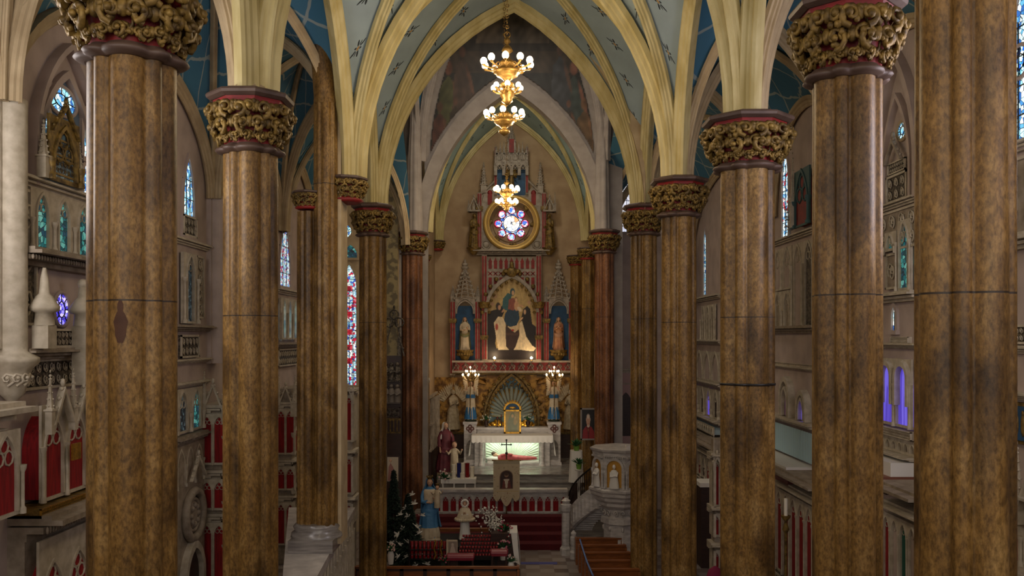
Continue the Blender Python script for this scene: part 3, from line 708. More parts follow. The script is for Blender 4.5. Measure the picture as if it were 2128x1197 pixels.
al = thing('gothic_screen', 'dark gilded pointed tracery screen standing before the blue window with the round light', 'screen', (-8.4, 15.95, 11.1))
b = Bay(al, LWM); b.lancets(15.45, 16.5, 11.12, 12.3, 1, 'g_dark', 'gold', .72, 11.2, 12.12, t=.06, out=.3); b.gable(15.97, 12.0, .9, .5, -.42, -.34, 'gold', .05)
for zz in (11.25, 11.6): b.relief(15.55, 16.4, zz, zz+.32, 'relief', 'gold', .30)
b.pinn(15.35, 11.12, .16, 1.0, -.3, 'tracery'); b.pinn(16.62, 11.12, .13, .9, -.3, 'tracery')
t = thing('gothic_gallery_front', 'cream carved gallery with teal lancet windows and balcony, behind the large near column', 'gallery', (-8.5, 16.6, 7.4))
b = Bay(t, LWM)
b.cornice(A0, A1, 10.95, .18, .3); b.lancets(15.3, A1, 9.85, 10.95, 4, 'g_teal', wf=.5, t=.05, out=.05)
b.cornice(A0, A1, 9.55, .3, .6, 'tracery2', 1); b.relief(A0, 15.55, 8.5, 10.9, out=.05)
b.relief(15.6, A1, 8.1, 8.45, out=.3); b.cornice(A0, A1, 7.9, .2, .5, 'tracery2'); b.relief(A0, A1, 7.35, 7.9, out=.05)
for x, h in ((15.04, 1.25), (16.39, 1.15)):
    mb = b.mb(); mb.box(x-.14, x+.14, -.62, -.34, 8.1 if x < 16 else 7.4, 8.5); mb.lathe([(.17, 8.5), (.15, 8.72), (.24, 8.75), (.25, 8.82), (.14, 9.0), (.09, 9.05), (.07, 9.3), (.03, 9.5 if x < 16 else 9.28)], (x, -.48, 0), 10)
    if x > 16: mb.sph((x, -.48, 9.3), .1, 8, 6)
    b.o('turret', mb, 'tracery')
t = thing('side_altar', 'cream gothic side altar with red lancet panels beside the large near column', 'altar', (-8.3, 16.6, 0))
b = Bay(t, LWM)
b.lancets(A0, A1, .3, 4.8, 4, 'redcloth', wf=.74, top=4.35, t=.05, out=.5)
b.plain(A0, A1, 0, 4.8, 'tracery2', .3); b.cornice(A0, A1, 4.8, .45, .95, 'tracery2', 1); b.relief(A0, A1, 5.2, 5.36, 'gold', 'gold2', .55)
b.lancets(15.1, A1, 5.4, 7.1, 4, 'redcloth', wf=.74, top=6.85, t=.05, out=.35)
for i in range(4): b.gable(15.5+i*.8, 6.75, .62, .55, -.62, -.5)
for i in range(5): b.pinn(15.1+i*.8, 6.6, .12, 1.1, -.55)
mb = b.mb(); mb.box(15.75, 16.05, -.62, -.58, 6.05, 6.35); b.o('gilt_frame', mb, 'gold2')
mb = b.mb(); mb.ring((17.2, -.6, 5.85), .12, .03, seg=14); mb.sph((17.2, -.6, 5.85), (.1, .04, .12)); mb.sph((17.05, -.6, 5.6), (.09, .04, .07)); mb.sph((17.35, -.6, 5.6), (.09, .04, .07)); b.o('shield', mb, 'gold')
# corbelled wall shaft and the bracketed shrine end under it
def wall_shaft(Mx, x, z0, label, m='white', w=.24, corbel=True):
    t = thing('wall_shaft', label, 'wall shaft', tuple(Mx @ Vector((x, -.1, z0)))); b = Bay(t, Mx)
    mb = b.mb(); mb.box(x-w*1.25, x+w*1.25, -.14, 0, z0+.35, 13); mb.lathe([(w, z0+.35), (w, 12.3)], (x, -.16, 0), 14); b.o('shaft', mb, m)
    if corbel:
        mb = b.mb(); mb.lathe([(.06, z0-.55), (.2, z0-.4), (.24, z0-.2), (.3, z0), (.42, z0+.12), (.42, z0+.2), (w, z0+.3), (w, z0+.4)], (x, -.16, 0), 16)
        for k in range(6): a = -PI*(k+.5)/6; spiral(mb, (x+.24*math.cos(a), -.16+.24*math.sin(a), z0-.15), (math.cos(a), math.sin(a), 0), (-math.sin(a), math.cos(a), 0), .12, .03, n=8)
        b.o('corbel', mb, 'tracery')
    return t
wall_shaft(LWM, 14.62, 7.75, 'white round wall shaft on a carved corbel above the bracketed shrine', 'tracery')
t = thing('bracketed_shrine', 'pale shrine with projecting shelf and red lancets under the corbelled white wall shaft', 'shrine', (-8.3, 14.2, 0))
b = Bay(t, LWM); b.cornice(12.0, 13.9, 6.85, .42, 1.0); b.lancets(12.1, 13.75, 5.5, 6.85, 2, 'redcloth', wf=.7, t=.05, out=.75); b.plain(12.1, 13.75, 5.5, 6.85, 'tracery', .6)
# --- second aisle bay
x0, x1 = Yl(352), Yl(428)
t = thing('wall_panelling', 'cream wall arcade of dim lancets and carved panels behind the second bay', 'panelling', (-8.5, 23.2, 5)); t['kind'] = 'structure'
b = Bay(t, LWM)
window(LWM, 22.95, 10.95, .75, 2.1, 'g_blue', 'wall', ratio=1.7)
b.relief(22.5, 23.45, 10.95, 11.5, out=.05); b.cornice(x0, x1, 10.7, .16, .2)
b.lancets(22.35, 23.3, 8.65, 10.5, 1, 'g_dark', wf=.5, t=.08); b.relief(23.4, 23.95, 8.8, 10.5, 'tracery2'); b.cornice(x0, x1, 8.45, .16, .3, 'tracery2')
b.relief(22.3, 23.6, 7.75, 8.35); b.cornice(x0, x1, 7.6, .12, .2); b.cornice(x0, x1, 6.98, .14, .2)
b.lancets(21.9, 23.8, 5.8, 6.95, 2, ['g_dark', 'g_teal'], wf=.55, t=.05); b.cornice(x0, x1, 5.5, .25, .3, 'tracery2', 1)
t = thing('side_altar', 'cream side altar with a round carved medallion above an arched niche', 'altar', (-8.4, 22.9, 0)); b = Bay(t, LWM)
b.plain(21.5, 23.9, 0, 5.5, 'tracery2', .12); b.lancets(21.9, 23.8, 4.4, 5.45, 3, 'redcloth', wf=.7, t=.05, out=.05)
b.gable(22.95, 4.55, 1.0, .5, -.34, -.26)
mb = b.mb(); mb.ring((22.9, -.2, 3.6), .62, .12, seg=28); mb.ring((22.9, -.18, 3.6), .42, .05, seg=24); mb.sph((22.9, -.15, 3.6), (.4, .08, .4), 14, 8)
for k in range(8): a = k*PI/4; mb.sph((22.9+.25*math.cos(a), -.2, 3.6+.25*math.sin(a)), .09, 6, 4)
b.o('medallion', mb, 'tracery2')
mb = b.mb(); mould(mb, 22.8, 0, 1.1, 2.75, .16, -.3, -.1, ratio=.7); b.o('niche_arch', mb, 'tracery'); mb = b.mb(); mb.ext(lancet_outline(22.8, 0, 1.1, 2.75, ratio=.7), -.16, -.1); b.o('niche', mb, 'darkwood')
wall_shaft(LWM, 24.75, 7.2, 'pale wall shaft between the two left aisle windows', 'wall', .30, False)
def confessional(Mx, x0, x1, label, ztop=6.4, deep=.7, n=2, tiers=((.7, 3.2), (3.5, 4.4), (4.75, 6.2))):
    c = Mx @ Vector(((x0+x1)/2, -.4, 0)); t = thing('confessional', label, 'confessional', tuple(c)); b = Bay(t, Mx)
    b.plain(x0+.05, x1-.05, 0, ztop, 'tracery2', deep-.16)
    for z0, z1 in tiers:
        b.lancets(x0, x1, z0, z1, n, 'redcloth', wf=.74, t=.05, out=deep-.15); b.cornice(x0-.08, x1+.08, z1, .22, deep+.15, frieze=1)
        [(lambda q, a: (q.box(a, a+.07, -deep, 0, z0, z1), b.o('side_panel', q, 'tracery')))(b.mb(), a) for a in (x0, x1-.07)]
    if Mx is LWM:  # the return face turned to the nave end carries the same lancets
        E_ = Bay(t, flat(x0)); w0, w1 = -8.58, -8.6+deep
        for z0, z1 in tiers: E_.lancets(w0, w1, z0+.02, z1-.02, 2, 'redcloth', wf=.78, t=.06, out=.03)
        E_.gable((w0+w1)/2, tiers[-1][1], (w1-w0)*.8, .7, -.12, -.04); [E_.pinn(xx, tiers[-1][1]+.1, .12, 1.1, -.08) for xx in (w0+.1, w1)]
    W = (x1-x0)/n
    for i in range(n): b.gable(x0+(i+.5)*W, tiers[-1][1]-.1, W*.8, W*.8, -deep-.06, -deep+.04)
    for i in range(n+1): b.pinn(x0+i*W, tiers[-1][1]-.3, W*.22, 1.3, -deep)
    return t
confessional(LWM, 23.95, 25.8, 'cream and red three-tiered confessional between the first two left brown columns')
# --- third bay
confessional(LWM, 31.6, 34.3, 'cream and red confessional glimpsed left of the plain pier', tiers=((.7, 2.3), (2.7, 3.6), (4.0, 5.7)))
window(LWM, 32.7, 10.2, 1.5, 2.5, 'g_red', 'wall', ratio=1.6)
t = thing('wall_panelling', 'pale wall arcade below the third stained window', 'panelling', (-8.5, 33, 7)); t['kind'] = 'structure'; b = Bay(t, LWM)
b.cornice(31.4, 35.5, 9.9, .2, .25); b.lancets(31.8, 34.2, 8.2, 9.75, 3, 'g_blue', wf=.4, t=.08); b.cornice(31.4, 35.5, 7.9, .18, .25, 'tracery2'); b.relief(31.6, 34.4, 7.2, 7.85)
# --- end wall of the near aisle: tall window, carved retable, gilded diaper wall
EL = flat(36.9)
def e(px): return X(px, 36.9)
def ez(py): return Z(py, 36.9)
window(EL, e(726), ez(800), .62, ez(550)-ez(800), 'g_red', 'buff', ratio=1.5, bars=3)
mb = MB(EL); 
for k in range(12): mb.ring((e(727)+.0, -.03, ez(626)), .22+.04*(k % 2), .015, seg=20) if k < 2 else None
for zc in (600, 653, 690, 722, 750): mb.box(e(726)-.13, e(726)+.13, -.03, -.015, ez(zc)-.12, ez(zc)+.12)
o = obj('window_medallion', mb, glass_mat('ruby glass', ['#c01830', '#e04050', '#901028'], 6, .9, .03)); o['kind'] = 'structure'
window(EL, e(717), ez(494), .55, .55, 'g_blue', 'buff', shape=1)
window(EL, e(728), ez(536), .6, .55, 'g_teal', 'buff', ratio=.9, bars=0)
M['diaper'] = mat('worn gilded diaper wall', '#8a7a50', .6, c2='#5c5034', scale=3.5, detail=9, lo=.45, hi=.55)
wallbox('wall_diaper', e(792), -4.86, 36.8, 36.9, 7.5, 17, m='diaper')
t = thing('side_retable', 'dark carved gothic retable with relief figures between two slim columns', 'retable', (e(818), 36.6, 0)); b = Bay(t, EL)
b.plain(e(795), e(834), 0, ez(700), 'darkwood', .1)
for z0, z1 in ((ez(835), ez(800)), (ez(790), ez(760))):
    mb = b.mb(); mb.box(e(798), e(833), -.3, -.1, z0-.06, z0)
    for k in range(3):
        x = e(803+k*12); mb.lathe([(.16, 0), (.14, .3), (.18, .45), (.08, .6)], (x, -.22, z0), 8); mb.sph((x, -.25, z0+.68), .09, 8, 6)
        mb.tube([(x-.15, -.25, z0+.45), (x, -.38, z0+.3), (x+.14, -.32, z0+.4)], .05, 6)
    b.o('relief_figures', mb, mat('grey stone relief', '#6c6258', .6) if z0 == ez(835) else M['relief'])
mb = b.mb(); cusps(mb, e(820), ez(640), 1.0, -.15, .03); gable(mb, e(820), ez(740), .8, 1.9, .06, -.2, -.1)
for px in (802, 831): pinnacle(mb, e(px), -.15, ez(740), .12, 1.6)
b.o('tracery', mb, 'relief')
b.lancets(e(798), e(833), ez(900), ez(868), 5, 'blue', 'gold', t=.06, out=.05); b.relief(e(798), e(833), ez(868), ez(845), 'relief', 'darkwood', .12)
t = thing('framed_picture', 'portrait format religious picture of a standing robed figure leaning behind the dark fir', 'picture', (X(815, 33), 33, 4.0))
mb = MB(); mb.box(X(803, 33), X(830, 33), 33, 33.06, Z(1002, 33), Z(948, 33)); obj('frame', mb, 'darkwood', t)
mb = MB(); mb.box(X(805, 33), X(828, 33), 32.97, 33, Z(1000, 33), Z(950, 33)); mb.cur = 1; mb.sph((X(812, 33), 32.97, Z(957, 33)), (.05, .01, .07), 8, 6); mb.cur = 2; mb.ext([(X(806, 33), Z(999, 33)), (X(808, 33), Z(970, 33)), (X(812, 33), Z(962, 33)), (X(818, 33), Z(972, 33)), (X(822, 33), Z(999, 33))], 32.96, 32.97); obj('painting', mb, [mat('pale picture ground', '#b8a890', .6), 'skin', mat('rose robe', '#9a6a60', .7)], t)
# shrine between the plain pier and the slim column
confessional(flat(30.5), X(700, 30), X(738, 30), 'narrow white and red gothic shrine below the tall stained glass window', deep=.9, n=2, tiers=((1.9, 2.6), (2.9, 4.2), (4.7, 6.3)))
# --- the plain pier standing on a stone ledge, with its own marble shafts
px, py = X(672, 20.6), 20.9
t = thing('stone_pier', 'plain plastered pier with brown marble shafts, standing on a stone ledge', 'pier', (px, py, 3.3))
mb = MB(); mb.box(X(668, 20.9), X(709, 20.9), 20.9, 21.7, 3.3, 17.2)
obj('pier_body', mb, 'buff', t)
mb = MB(); x = X(634, 20.6); mb.lathe([(.27, 3.75), (.26, Z(437, 20.6))], (x, 20.9, 0), 64, lobe=LB); obj('shaft', mb, 'marble', t)
x2 = X(672, 20.6); mb = MB(); mb.lathe([(.29, 3.75), (.285, 14.0)], (x2, 20.85, 0), 64, lobe=LB); mb.tube([(x2, 20.85, 13.9), (x2-.05, 20.8, 14.8), (x2-.2, 20.7, 15.7), (x2-.5, 20.5, 16.6), (x2-1.0, 20.2, 17.6)], .27, 20); obj('tall_shaft', mb, 'marble', t)
fol = foliage_mesh()
def small_cap(parent, x, y, z, s):
    f = MB(); f.add([(x+a*s, y+b_*s, z+c*s) for a, b_, c in fol.v], fol.f, sm=True); obj('gilded_foliage', f, 'gold', parent)
    f = MB(); f.lathe([(.45*s, -.1*s), (.60*s, -.03*s), (.5*s, .05*s), (.45*s, .1*s), (.6*s, .55*s), (.6*s, .6*s)], (x, y, z), 24); obj('capital_bell', f, 'red', parent)
    f = MB(); f.lathe([(.66*s, .6*s), (.76*s, .66*s), (.76*s, .72*s), (.6*s, .76*s)], (x, y, z), 8, sm=False); obj('abacus', f, 'abacus', parent)
small_cap(t, x, 20.9, Z(432, 20.9), .52); small_cap(t, X(716, 21.2), 21.3, 11.66, .74)
mb = MB(); x = X(652, 20.6); mb.box(x-.55, x+.5, 20.35, 21.6, 3.2, 3.5); mb.lathe([(.62, 3.5), (.6, 3.6), (.52, 3.66), (.56, 3.75), (.5, 3.82)], (x, 20.9, 0), 24, sy=.8); obj('base', mb, 'greymarble', t)
mb = MB(); mb.lathe([(.2, Z(380, 21.3)), (.22, 13.2), (.14, 15)], (X(712, 21.3), 21.3, 0), 24, lobe=LB); trim(mb, 'cream')
t = thing('stone_ledge', 'pale stone ledge with a pierced parapet under the plain pier', 'ledge', (X(660, 21), 22, 0))
mb = MB(); xa, xb = X(590, 19), X(735, 26.5)
V = [(X(585, 17.5), 17.5, 3.2), (X(655, 18.2), 18.2, 3.2), (X(738, 25.9), 25.9, 3.2), (X(600, 25.9), 25.9, 3.2)]
mb.add([(a, b_, 3.0) for a, b_, c in V]+V, [(0, 1, 2, 3), (7, 6, 5, 4), (0, 4, 5, 1), (1, 5, 6, 2), (2, 6, 7, 3), (3, 7, 4, 0)], sm=False); obj('ledge_slab', mb, 'whitemarble', t)
a, c = Vector(V[1]), Vector(V[2]); L = (c-a).length; dr = (c-a).normalized(); Mp = Matrix(((dr.x, -dr.y, 0, a.x-.15), (dr.y, dr.x, 0, a.y), (0, 0, 1, 0), (0, 0, 0, 1)))
b = Bay(t, Mp); b.lancets(0, L, .2, 3.0, 14, 'darkwood', wf=.5, t=.05, out=.03)

mb = MB(); x, y = CP['L1']; rnd = random.Random(4); n = 10; V = []
base_a = -PI/2+.16+math.atan2(0, 1)
for j in range(13):
    f = j/12; z = Z(712, 9.6)+(Z(628, 9.6)-Z(712, 9.6))*f; hw = (.07+.09*math.sin(PI*min(1, f*1.35))*(1 if f < .74 else .55))*rnd.uniform(.8, 1.15)
    if f > .95: hw = .03
    for k in range(n+1): a = base_a+(k/n-.5)*2*hw; rr = .47*LB(a)+.003; V.append((x+rr*math.cos(a), y+rr*math.sin(a), z))
mb.add(V, [(j*(n+1)+k, j*(n+1)+k+1, (j+1)*(n+1)+k+1, (j+1)*(n+1)+k) for j in range(12) for k in range(n)], sm=True)
col1 = [o for o in bpy.data.objects if o.type == 'EMPTY' and o.name.startswith('nave_column') and abs(o.location.x-x) < .01][0]
pt = obj('dark_patch', mb, mat('bare brown patch', '#42240f', .7, c2='#50301a')); pm = pt.location.copy(); pt.parent = col1; pt.location = (pm.x-x, pm.y-y, pm.z/col1.scale.z); pt['label'] = 'dark bare patch'; pt.scale = (1/col1.scale.x, 1/col1.scale.y, 1/col1.scale.z)
# ---------------- aisle wall on the pulpit side (facing it, local x = -depth) ----------------
def rx_(px): return -Yr(px)
def RB(px0, px1): a, c = rx_(px0), rx_(px1); return min(a, c), max(a, c)
# nearest bay (only a sliver at the frame edge)
window(RWM, rx_(2126), Zr(2126, 300), .62, 2.6, 'g_blue', 'wall', ratio=1.5)
window(RWM, rx_(2122), 12.7, .5, .5, 'g_blue', shape=1)
t = thing('wall_panelling', 'carved cream wall panelling at the very edge beyond the nearest marble column', 'panelling', (8.5, 14.6, 9)); t['kind'] = 'structure'; b = Bay(t, RWM)
a, c = -15.2, -11.8; b.cornice(a, c, Zr(2118, 318), .16, .25); b.relief(a, c, Zr(2118, 490), Zr(2118, 330), 'tracery2'); b.cornice(a, c, Zr(2118, 520), .22, .35)
b.relief(a, c, Zr(2118, 715), Zr(2118, 675)); b.cornice(a, c, Zr(2118, 735), .14, .2); b.cornice(a, c, Zr(2118, 830), .14, .25)
t = thing('painted_panel', 'blue and gold painted figure panel on the wall at the very edge', 'painting', (8.5, 14.6, 6))
mb = MB(RWM); mb.box(-15.1, -14.0, -.1, 0, Zr(2118, 920), Zr(2118, 835)); obj('frame', mb, 'gold', t)
mb = MB(RWM); mb.box(-15.05, -14.05, -.13, -.1, Zr(2118, 912), Zr(2118, 842)); mb.cur = 1
for k in range(5): mb.sph((-14.9+k*.18, -.13, Zr(2118, 880)), (.06, .02, .2), 8, 6); mb.sph((-14.9+k*.18, -.13, Zr(2118, 856)), (.04, .02, .05), 6, 4)
obj('painting', mb, ['blue', 'gold'], t)
confessional(RWM, -15.3, -12.5, 'cream and red confessional end just past the nearest column, at the outermost edge', 5.8, .5, 4, ((.7, 2.6), (2.9, 4.4), (4.6, 5.6)))
# bay between the two nearest columns
c0 = rx_(1868)
window(RWM, rx_(1877), Zr(1877, 288), .42, .36, 'g_blue', 'buff', shape=1)
mb = MB(RWM); mould(mb, rx_(1872), Zr(1868, 422), 1.25, 2.3, .1, -.14, 0, ratio=1.3); mould(mb, rx_(1872), Zr(1868, 425), 1.9, 3.2, .16, -.2, 0, ratio=1.3); trim(mb, 'wall')
t = thing('pierced_screen', 'dark pierced pointed screen under the small round blue window on the pulpit side', 'screen', (8.4, -c0, 10.6)); b = Bay(t, RWM)
b.relief(rx_(1849), rx_(1892), Zr(1868, 420), Zr(1868, 362)); b.relief(rx_(1852), rx_(1889), Zr(1868, 360), Zr(1868, 335)); b.gable(rx_(1870), Zr(1868, 338), .75, .42, -.2, -.12, 'tracery2')
a, c = RB(1828, 1915)
t = thing('wall_panelling', 'cream carved wall panelling with teal lancets above a bright little window', 'panelling', (8.5, 19.2, 5)); t['kind'] = 'structure'; b = Bay(t, RWM)
z = lambda py: Zr(1868, py)
b.cornice(a, c, z(432), .14, .22); b.relief(a+.1, c, z(520), z(436), 'tracery2'); b.lancets(rx_(1874), rx_(1902), z(606), z(462), 1, 'g_teal', wf=.62, t=.05); b.relief(rx_(1848), rx_(1872), z(600), z(525), 'tracery2'); b.lancets(rx_(1848), rx_(1872), z(520), z(480), 1, 'g_teal', wf=.5, t=.06)
b.cornice(a, c, z(628), .22, .32); window(RWM, rx_(1861), z(686), .19, .52, 'g_blue', 'wall', bars=1)
b.cornice(a, c, z(724), .12, .2); b.relief(rx_(1858), rx_(1895), z(714), z(700), 'tracery')
b.lancets(rx_(1838), rx_(1903), z(885), z(745), 2, 'g_purple', wf=.74, t=.05, out=.05, cusp=False)
mb = b.mb(); 
for px in (1855, 1888): mould(mb, rx_(px), z(840), .5, z(760)-z(840), .09, -.2, -.05, ratio=.5)
b.o('round_moulding', mb, 'tracery')
b.relief(a, c, z(905), z(888), 'tracery2', 'tracery', .2); b.lancets(a, c, z(938), z(908), 7, 'tracery2', wf=.7, t=.06, out=.05, cusp=False, cols=False); b.cornice(a, c, z(948), .1, .4)
t = thing('box_balcony', 'white panelled box front with a red-brown shelf below the purple twin windows', 'balcony', (8.3, 19.2, 4.6)); b = Bay(t, RWM)
mb = b.mb(); mb.box(a, c, -.65, 0, z(975), z(948)); b.o('parapet', mb, 'white')
mb = b.mb(); mb.box(a, c, -.95, 0, z(985), z(975)); b.o('shelf', mb, mat('red brown board', '#7a4a38', .5)); mb = b.mb(); mb.box(a, c, -.75, 0, z(1010), z(985)); b.o('underside', mb, 'darkwood')
def Zo(px, py, x=7.65): return EYE+(HY-py)*x/(px-CX)
def lowfront(px0, px1, label, ztop, n, zb, backs, deep=.95):
    a, c = -1800*(8.6-deep)/(px0-CX), -1800*(8.6-deep)/(px1-CX); t = thing('gallery_front', label, 'arcaded front', (8.2, -(a+c)/2, 0)); b = Bay(t, RWM)
    b.cornice(a, c, ztop, .3, deep+.25, 'tracery2', 1); b.cornice(a, c, ztop-.35, .25, deep+.1, 'tracery')
    b.lancets(a, c, zb, ztop-.35, n, backs, wf=.72, t=.05, out=deep-.15); b.plain(a, c, 0, ztop-.3, 'tracery2', deep-.2)
    b.relief(a, c, zb-.5, zb, 'relief', 'tracery', deep); mb = b.mb(); mb.box(a, c, -deep-.35, 0, 0, zb-.5); b.o('step', mb, 'whitemarble'); return t
lowfront(1825, 1915, 'cream arcaded front with one green panel, seen between the two nearest right columns', Zo(1868, 1045), 5, 1.6, ['redcloth', 'wall', mat('green silk', '#1a5a4c', .7), 'wall', 'redcloth'])
lowfront(1606, 1700, 'cream arcaded front with four tall red lancets behind the second right column', Zo(1650, 1010), 6, 1.5, ['redcloth'])
# second bay
a, c = RB(1606, 1700); z = lambda py: Zr(1650, py)
window(RWM, rx_(1634), z(490), .62, 2.9, glass_mat('pale blue leaded lancet', ['#a8d8f0', '#e8f6f8', '#5aa0d8', '#d0ecf4', '#c02838', '#b8e0ee', '#e8f4f4', '#4888c8'], 9, 1.9, .06), 'wall', ratio=2.0, bars=1)
t = thing('red_aedicule', 'tall red backed gothic canopy with teal arch beside the pale blue lancet window', 'aedicule', (8.4, -rx_(1680), 11.6)); b = Bay(t, RWM)
b.lancets(rx_(1700), rx_(1668), z(480), z(370), 1, 'red', mat('teal arch paint', '#3a5a5c', .6), wf=.82, t=.05, out=.2) if rx_(1700) < rx_(1668) else b.lancets(rx_(1668), rx_(1700), z(482), z(370), 1, 'red', mat('teal arch paint', '#3a5a5c', .6), wf=.82, t=.05, out=.2)
b.pinn(rx_(1668), z(480), .14, 2.2, -.3)
t = thing('crystal_candelabrum', 'small glittering crystal candelabrum on the ledge right of the pale blue lancet', 'candelabrum', (8.3, -rx_(1655), z(494))); b = Bay(t, RWM)
mb = b.mb(); x = rx_(1655); mb.lathe([(.12, z(494)), (.03, z(490)), (.03, z(455)), (.06, z(450)), (.02, z(430)), (.0, z(420))], (x, -.2, 0), 8)
for k in range(6):
    a_ = k*PI/3
    for zz in (z(475), z(455), z(440)): mb.tube([(x, -.2, zz-.05), (x+.1*math.cos(a_), -.2+.1*math.sin(a_), zz-.07), (x+.14*math.cos(a_), -.2+.14*math.sin(a_), zz)], .012, 4); mb.sph((x+.14*math.cos(a_), -.2+.14*math.sin(a_), zz+.03), .03, 5, 4)
b.o('stand', mb, mat('cut crystal', '#b8c0c8', .2, .5))
t = thing('wall_panelling', 'cream blind tracery arcade under the pale blue lancet window', 'panelling', (8.5, 26.5, 8)); t['kind'] = 'structure'; b = Bay(t, RWM)
b.cornice(a, c, z(500), .16, .25); b.lancets(rx_(1614), rx_(1652), z(600), z(510), 2, 'wall', wf=.7, t=.05, cusp=True); b.lancets(rx_(1614), rx_(1652), z(683), z(602), 2, 'tracery2', wf=.5, t=.05); b.lancets(rx_(1654), rx_(1700), z(683), z(510), 2, ['wall', 'relief'], wf=.62, t=.05)
b.cornice(a, c, z(692), .22, .3, 'tracery2'); b.relief(a, c, z(762), z(755), 'tracery', curls=False); b.cornice(a, c, z(768), .1, .15)
for px, h, w_ in ((1641, 74, .75), (1676, 52, .6)):
    mb = b.mb(); x = rx_(px); mould(mb, x, z(868), w_, z(868-h)-z(868), .12, -.2, 0, ratio=.62); mould(mb, x, z(866), w_*.6, (z(868-h)-z(868))*.75, .07, -.2, 0, ratio=.8); b.o('arch_moulding', mb, 'tracery')
    mb = b.mb(); mb.ext(lancet_outline(x, z(866), w_*.5, (z(868-h)-z(868))*.6), -.1, -.02); b.o('lit_panel', mb, mat('violet silk panel', '#8a5a9a', .6) if px < 1660 else 'g_purple')
b.cornice(a, c, z(882), .2, .3, frieze=1)
mb = b.mb(); n = 40
P = [(a+(c-a)*i/n, -.14-.025*(i % 2)) for i in range(n+1)]
mb.add([(x, y, z(945)) for x, y in P]+[(x, y, z(886)) for x, y in P], [(i, i+1, n+2+i, n+1+i) for i in range(n)], sm=False); b.o('pale_curtain', mb, mat('pale blue pleated curtain', '#a8c6d0', .8))
t = thing('box_balcony', 'white shelf with maroon edge below the pale blue curtain', 'balcony', (8.3, 26.5, 4.4)); b = Bay(t, RWM)
mb = b.mb(); mb.box(a, c, -.9, 0, z(955), z(950)); b.o('shelf', mb, 'white'); mb = b.mb(); mb.box(a, c, -.85, 0, z(985), z(955)); b.o('parapet', mb, mat('maroon board', '#6a3a38', .5))
# third bay (far)
a, c = RB(1445, 1500); z = lambda py: Zr(1470, py)
window(RWM, rx_(1467), z(612), .55, 2.9, 'g_blue', 'wall', ratio=1.8)
t = thing('wall_panelling', 'pale wall arcading with violet lit lancets far behind the strapped column', 'panelling', (8.5, 38, 6)); t['kind'] = 'structure'; b = Bay(t, RWM)
b.cornice(a, c, z(625), .2, .25); b.lancets(rx_(1462), rx_(1491), z(708), z(635), 3, 'tracery2', wf=.45, t=.05); b.cornice(a, c, z(715), .2, .25); b.lancets(a+.6, c, z(790), z(730), 3, 'wall', wf=.72, t=.05, cusp=False, cols=False)
b.cornice(a, c, z(800), .2, .25); b.lancets(a, c, z(862), z(805), 4, ['g_purple', 'darkwood'], wf=.42, t=.05); b.cornice(a, c, z(872), .2, .4, frieze=1); b.lancets(a, c, z(892), z(875), 12, mat('pale blue panel', '#9ab0b8', .6), wf=.7, t=.05, out=.3, cusp=False, cols=False); b.cornice(a, c, z(912), .3, .5, 'tracery2')
lowfront(1445, 1500, 'far arcaded front with red lancets right of the paired brown columns', Zo(1470, 935), 6, 2.6, ['redcloth', 'darkwood'])
t = thing('draped_altar', 'small altar with a white top and maroon drapery seen between two right columns', 'altar', (6.5, 31.5, 0))
X0, X1 = X(1455, 31), X(1484, 31)
mb = MB(); mb.box(X0, X1+.5, 31, 32, Z(1008, 31)-.08, Z(1004, 31)); obj('altar_top', mb, 'linen', t)
mb = MB(); mb.box(X0+.05, X1+.45, 31.05, 31.95, 0, Z(1009, 31)); obj('altar_body', mb, 'darkwood', t)
confessional(flat(26.5), X(1474, 26.5), X(1500, 26.5), 'narrow cream shrine with two red banners left of the strapped column', 5.2, .6, 2, ((1.2, 1.9), (2.3, 3.0), (3.2, 4.6)))
t = thing('draped_chair', 'chair covered with crimson cloth beside the narrow cream shrine', 'chair', (X(1482, 24), 24, 0))
mb = MB(); mb.lathe([(.38, 0), (.34, .9), (.30, 1.5), (.18, 1.85), (.03, 1.95)], (X(1486, 24), 24, .0), 16, sy=.6); obj('cloth_cover', mb, mat('crimson cloth', '#7a1038', .8), t)
mb = MB()
for sx in (-.25, .25):
    for sy in (-.25, .3): mb.box(X(1486, 24)+sx-.03, X(1486, 24)+sx+.03, 24+sy-.03, 24+sy+.03, 0, 1.0)
obj('chair_frame', mb, 'darkwood', t)
t = thing('standing_candlestick', 'tall gilt standing candlestick in front of the row of tall red lancets', 'candlestick', (X(1633, 22.5), 22.5, 0))
x = X(1633, 22.5); mb = MB(); mb.lathe([(.22, 0), (.2, .08), (.05, .2), (.04, 1.2), (.07, 1.3), (.04, 1.5), (.04, 3.2), (.09, 3.3), (.03, 3.5), (.12, 3.62), (.13, 3.66)], (x, 22.5, 0), 10); obj('stem', mb, 'gold', t)
mb = MB(); mb.lathe([(.05, 3.66), (.05, 4.1)], (x, 22.5, 0), 8); obj('candle', mb, 'candle', t)
# metal strap round the second right column
mb = MB(); x, y = CP['R2']; zz = Z(797, y); mb.lathe([(.49, zz-.02), (.515, zz-.02), (.515, zz+.02), (.49, zz+.02)], (x, y, 0), 64, lobe=soft(.7)); tag(obj('metal_strap', mb, 'black'), 'thin dark metal strap clamped round a brown marble column shaft', 'strap')
# shafts on that wall
wall_shaft(RWM, -23.0, 8, 'pale wall shaft on the pulpit side wall between two windows', 'wall', .25, False)
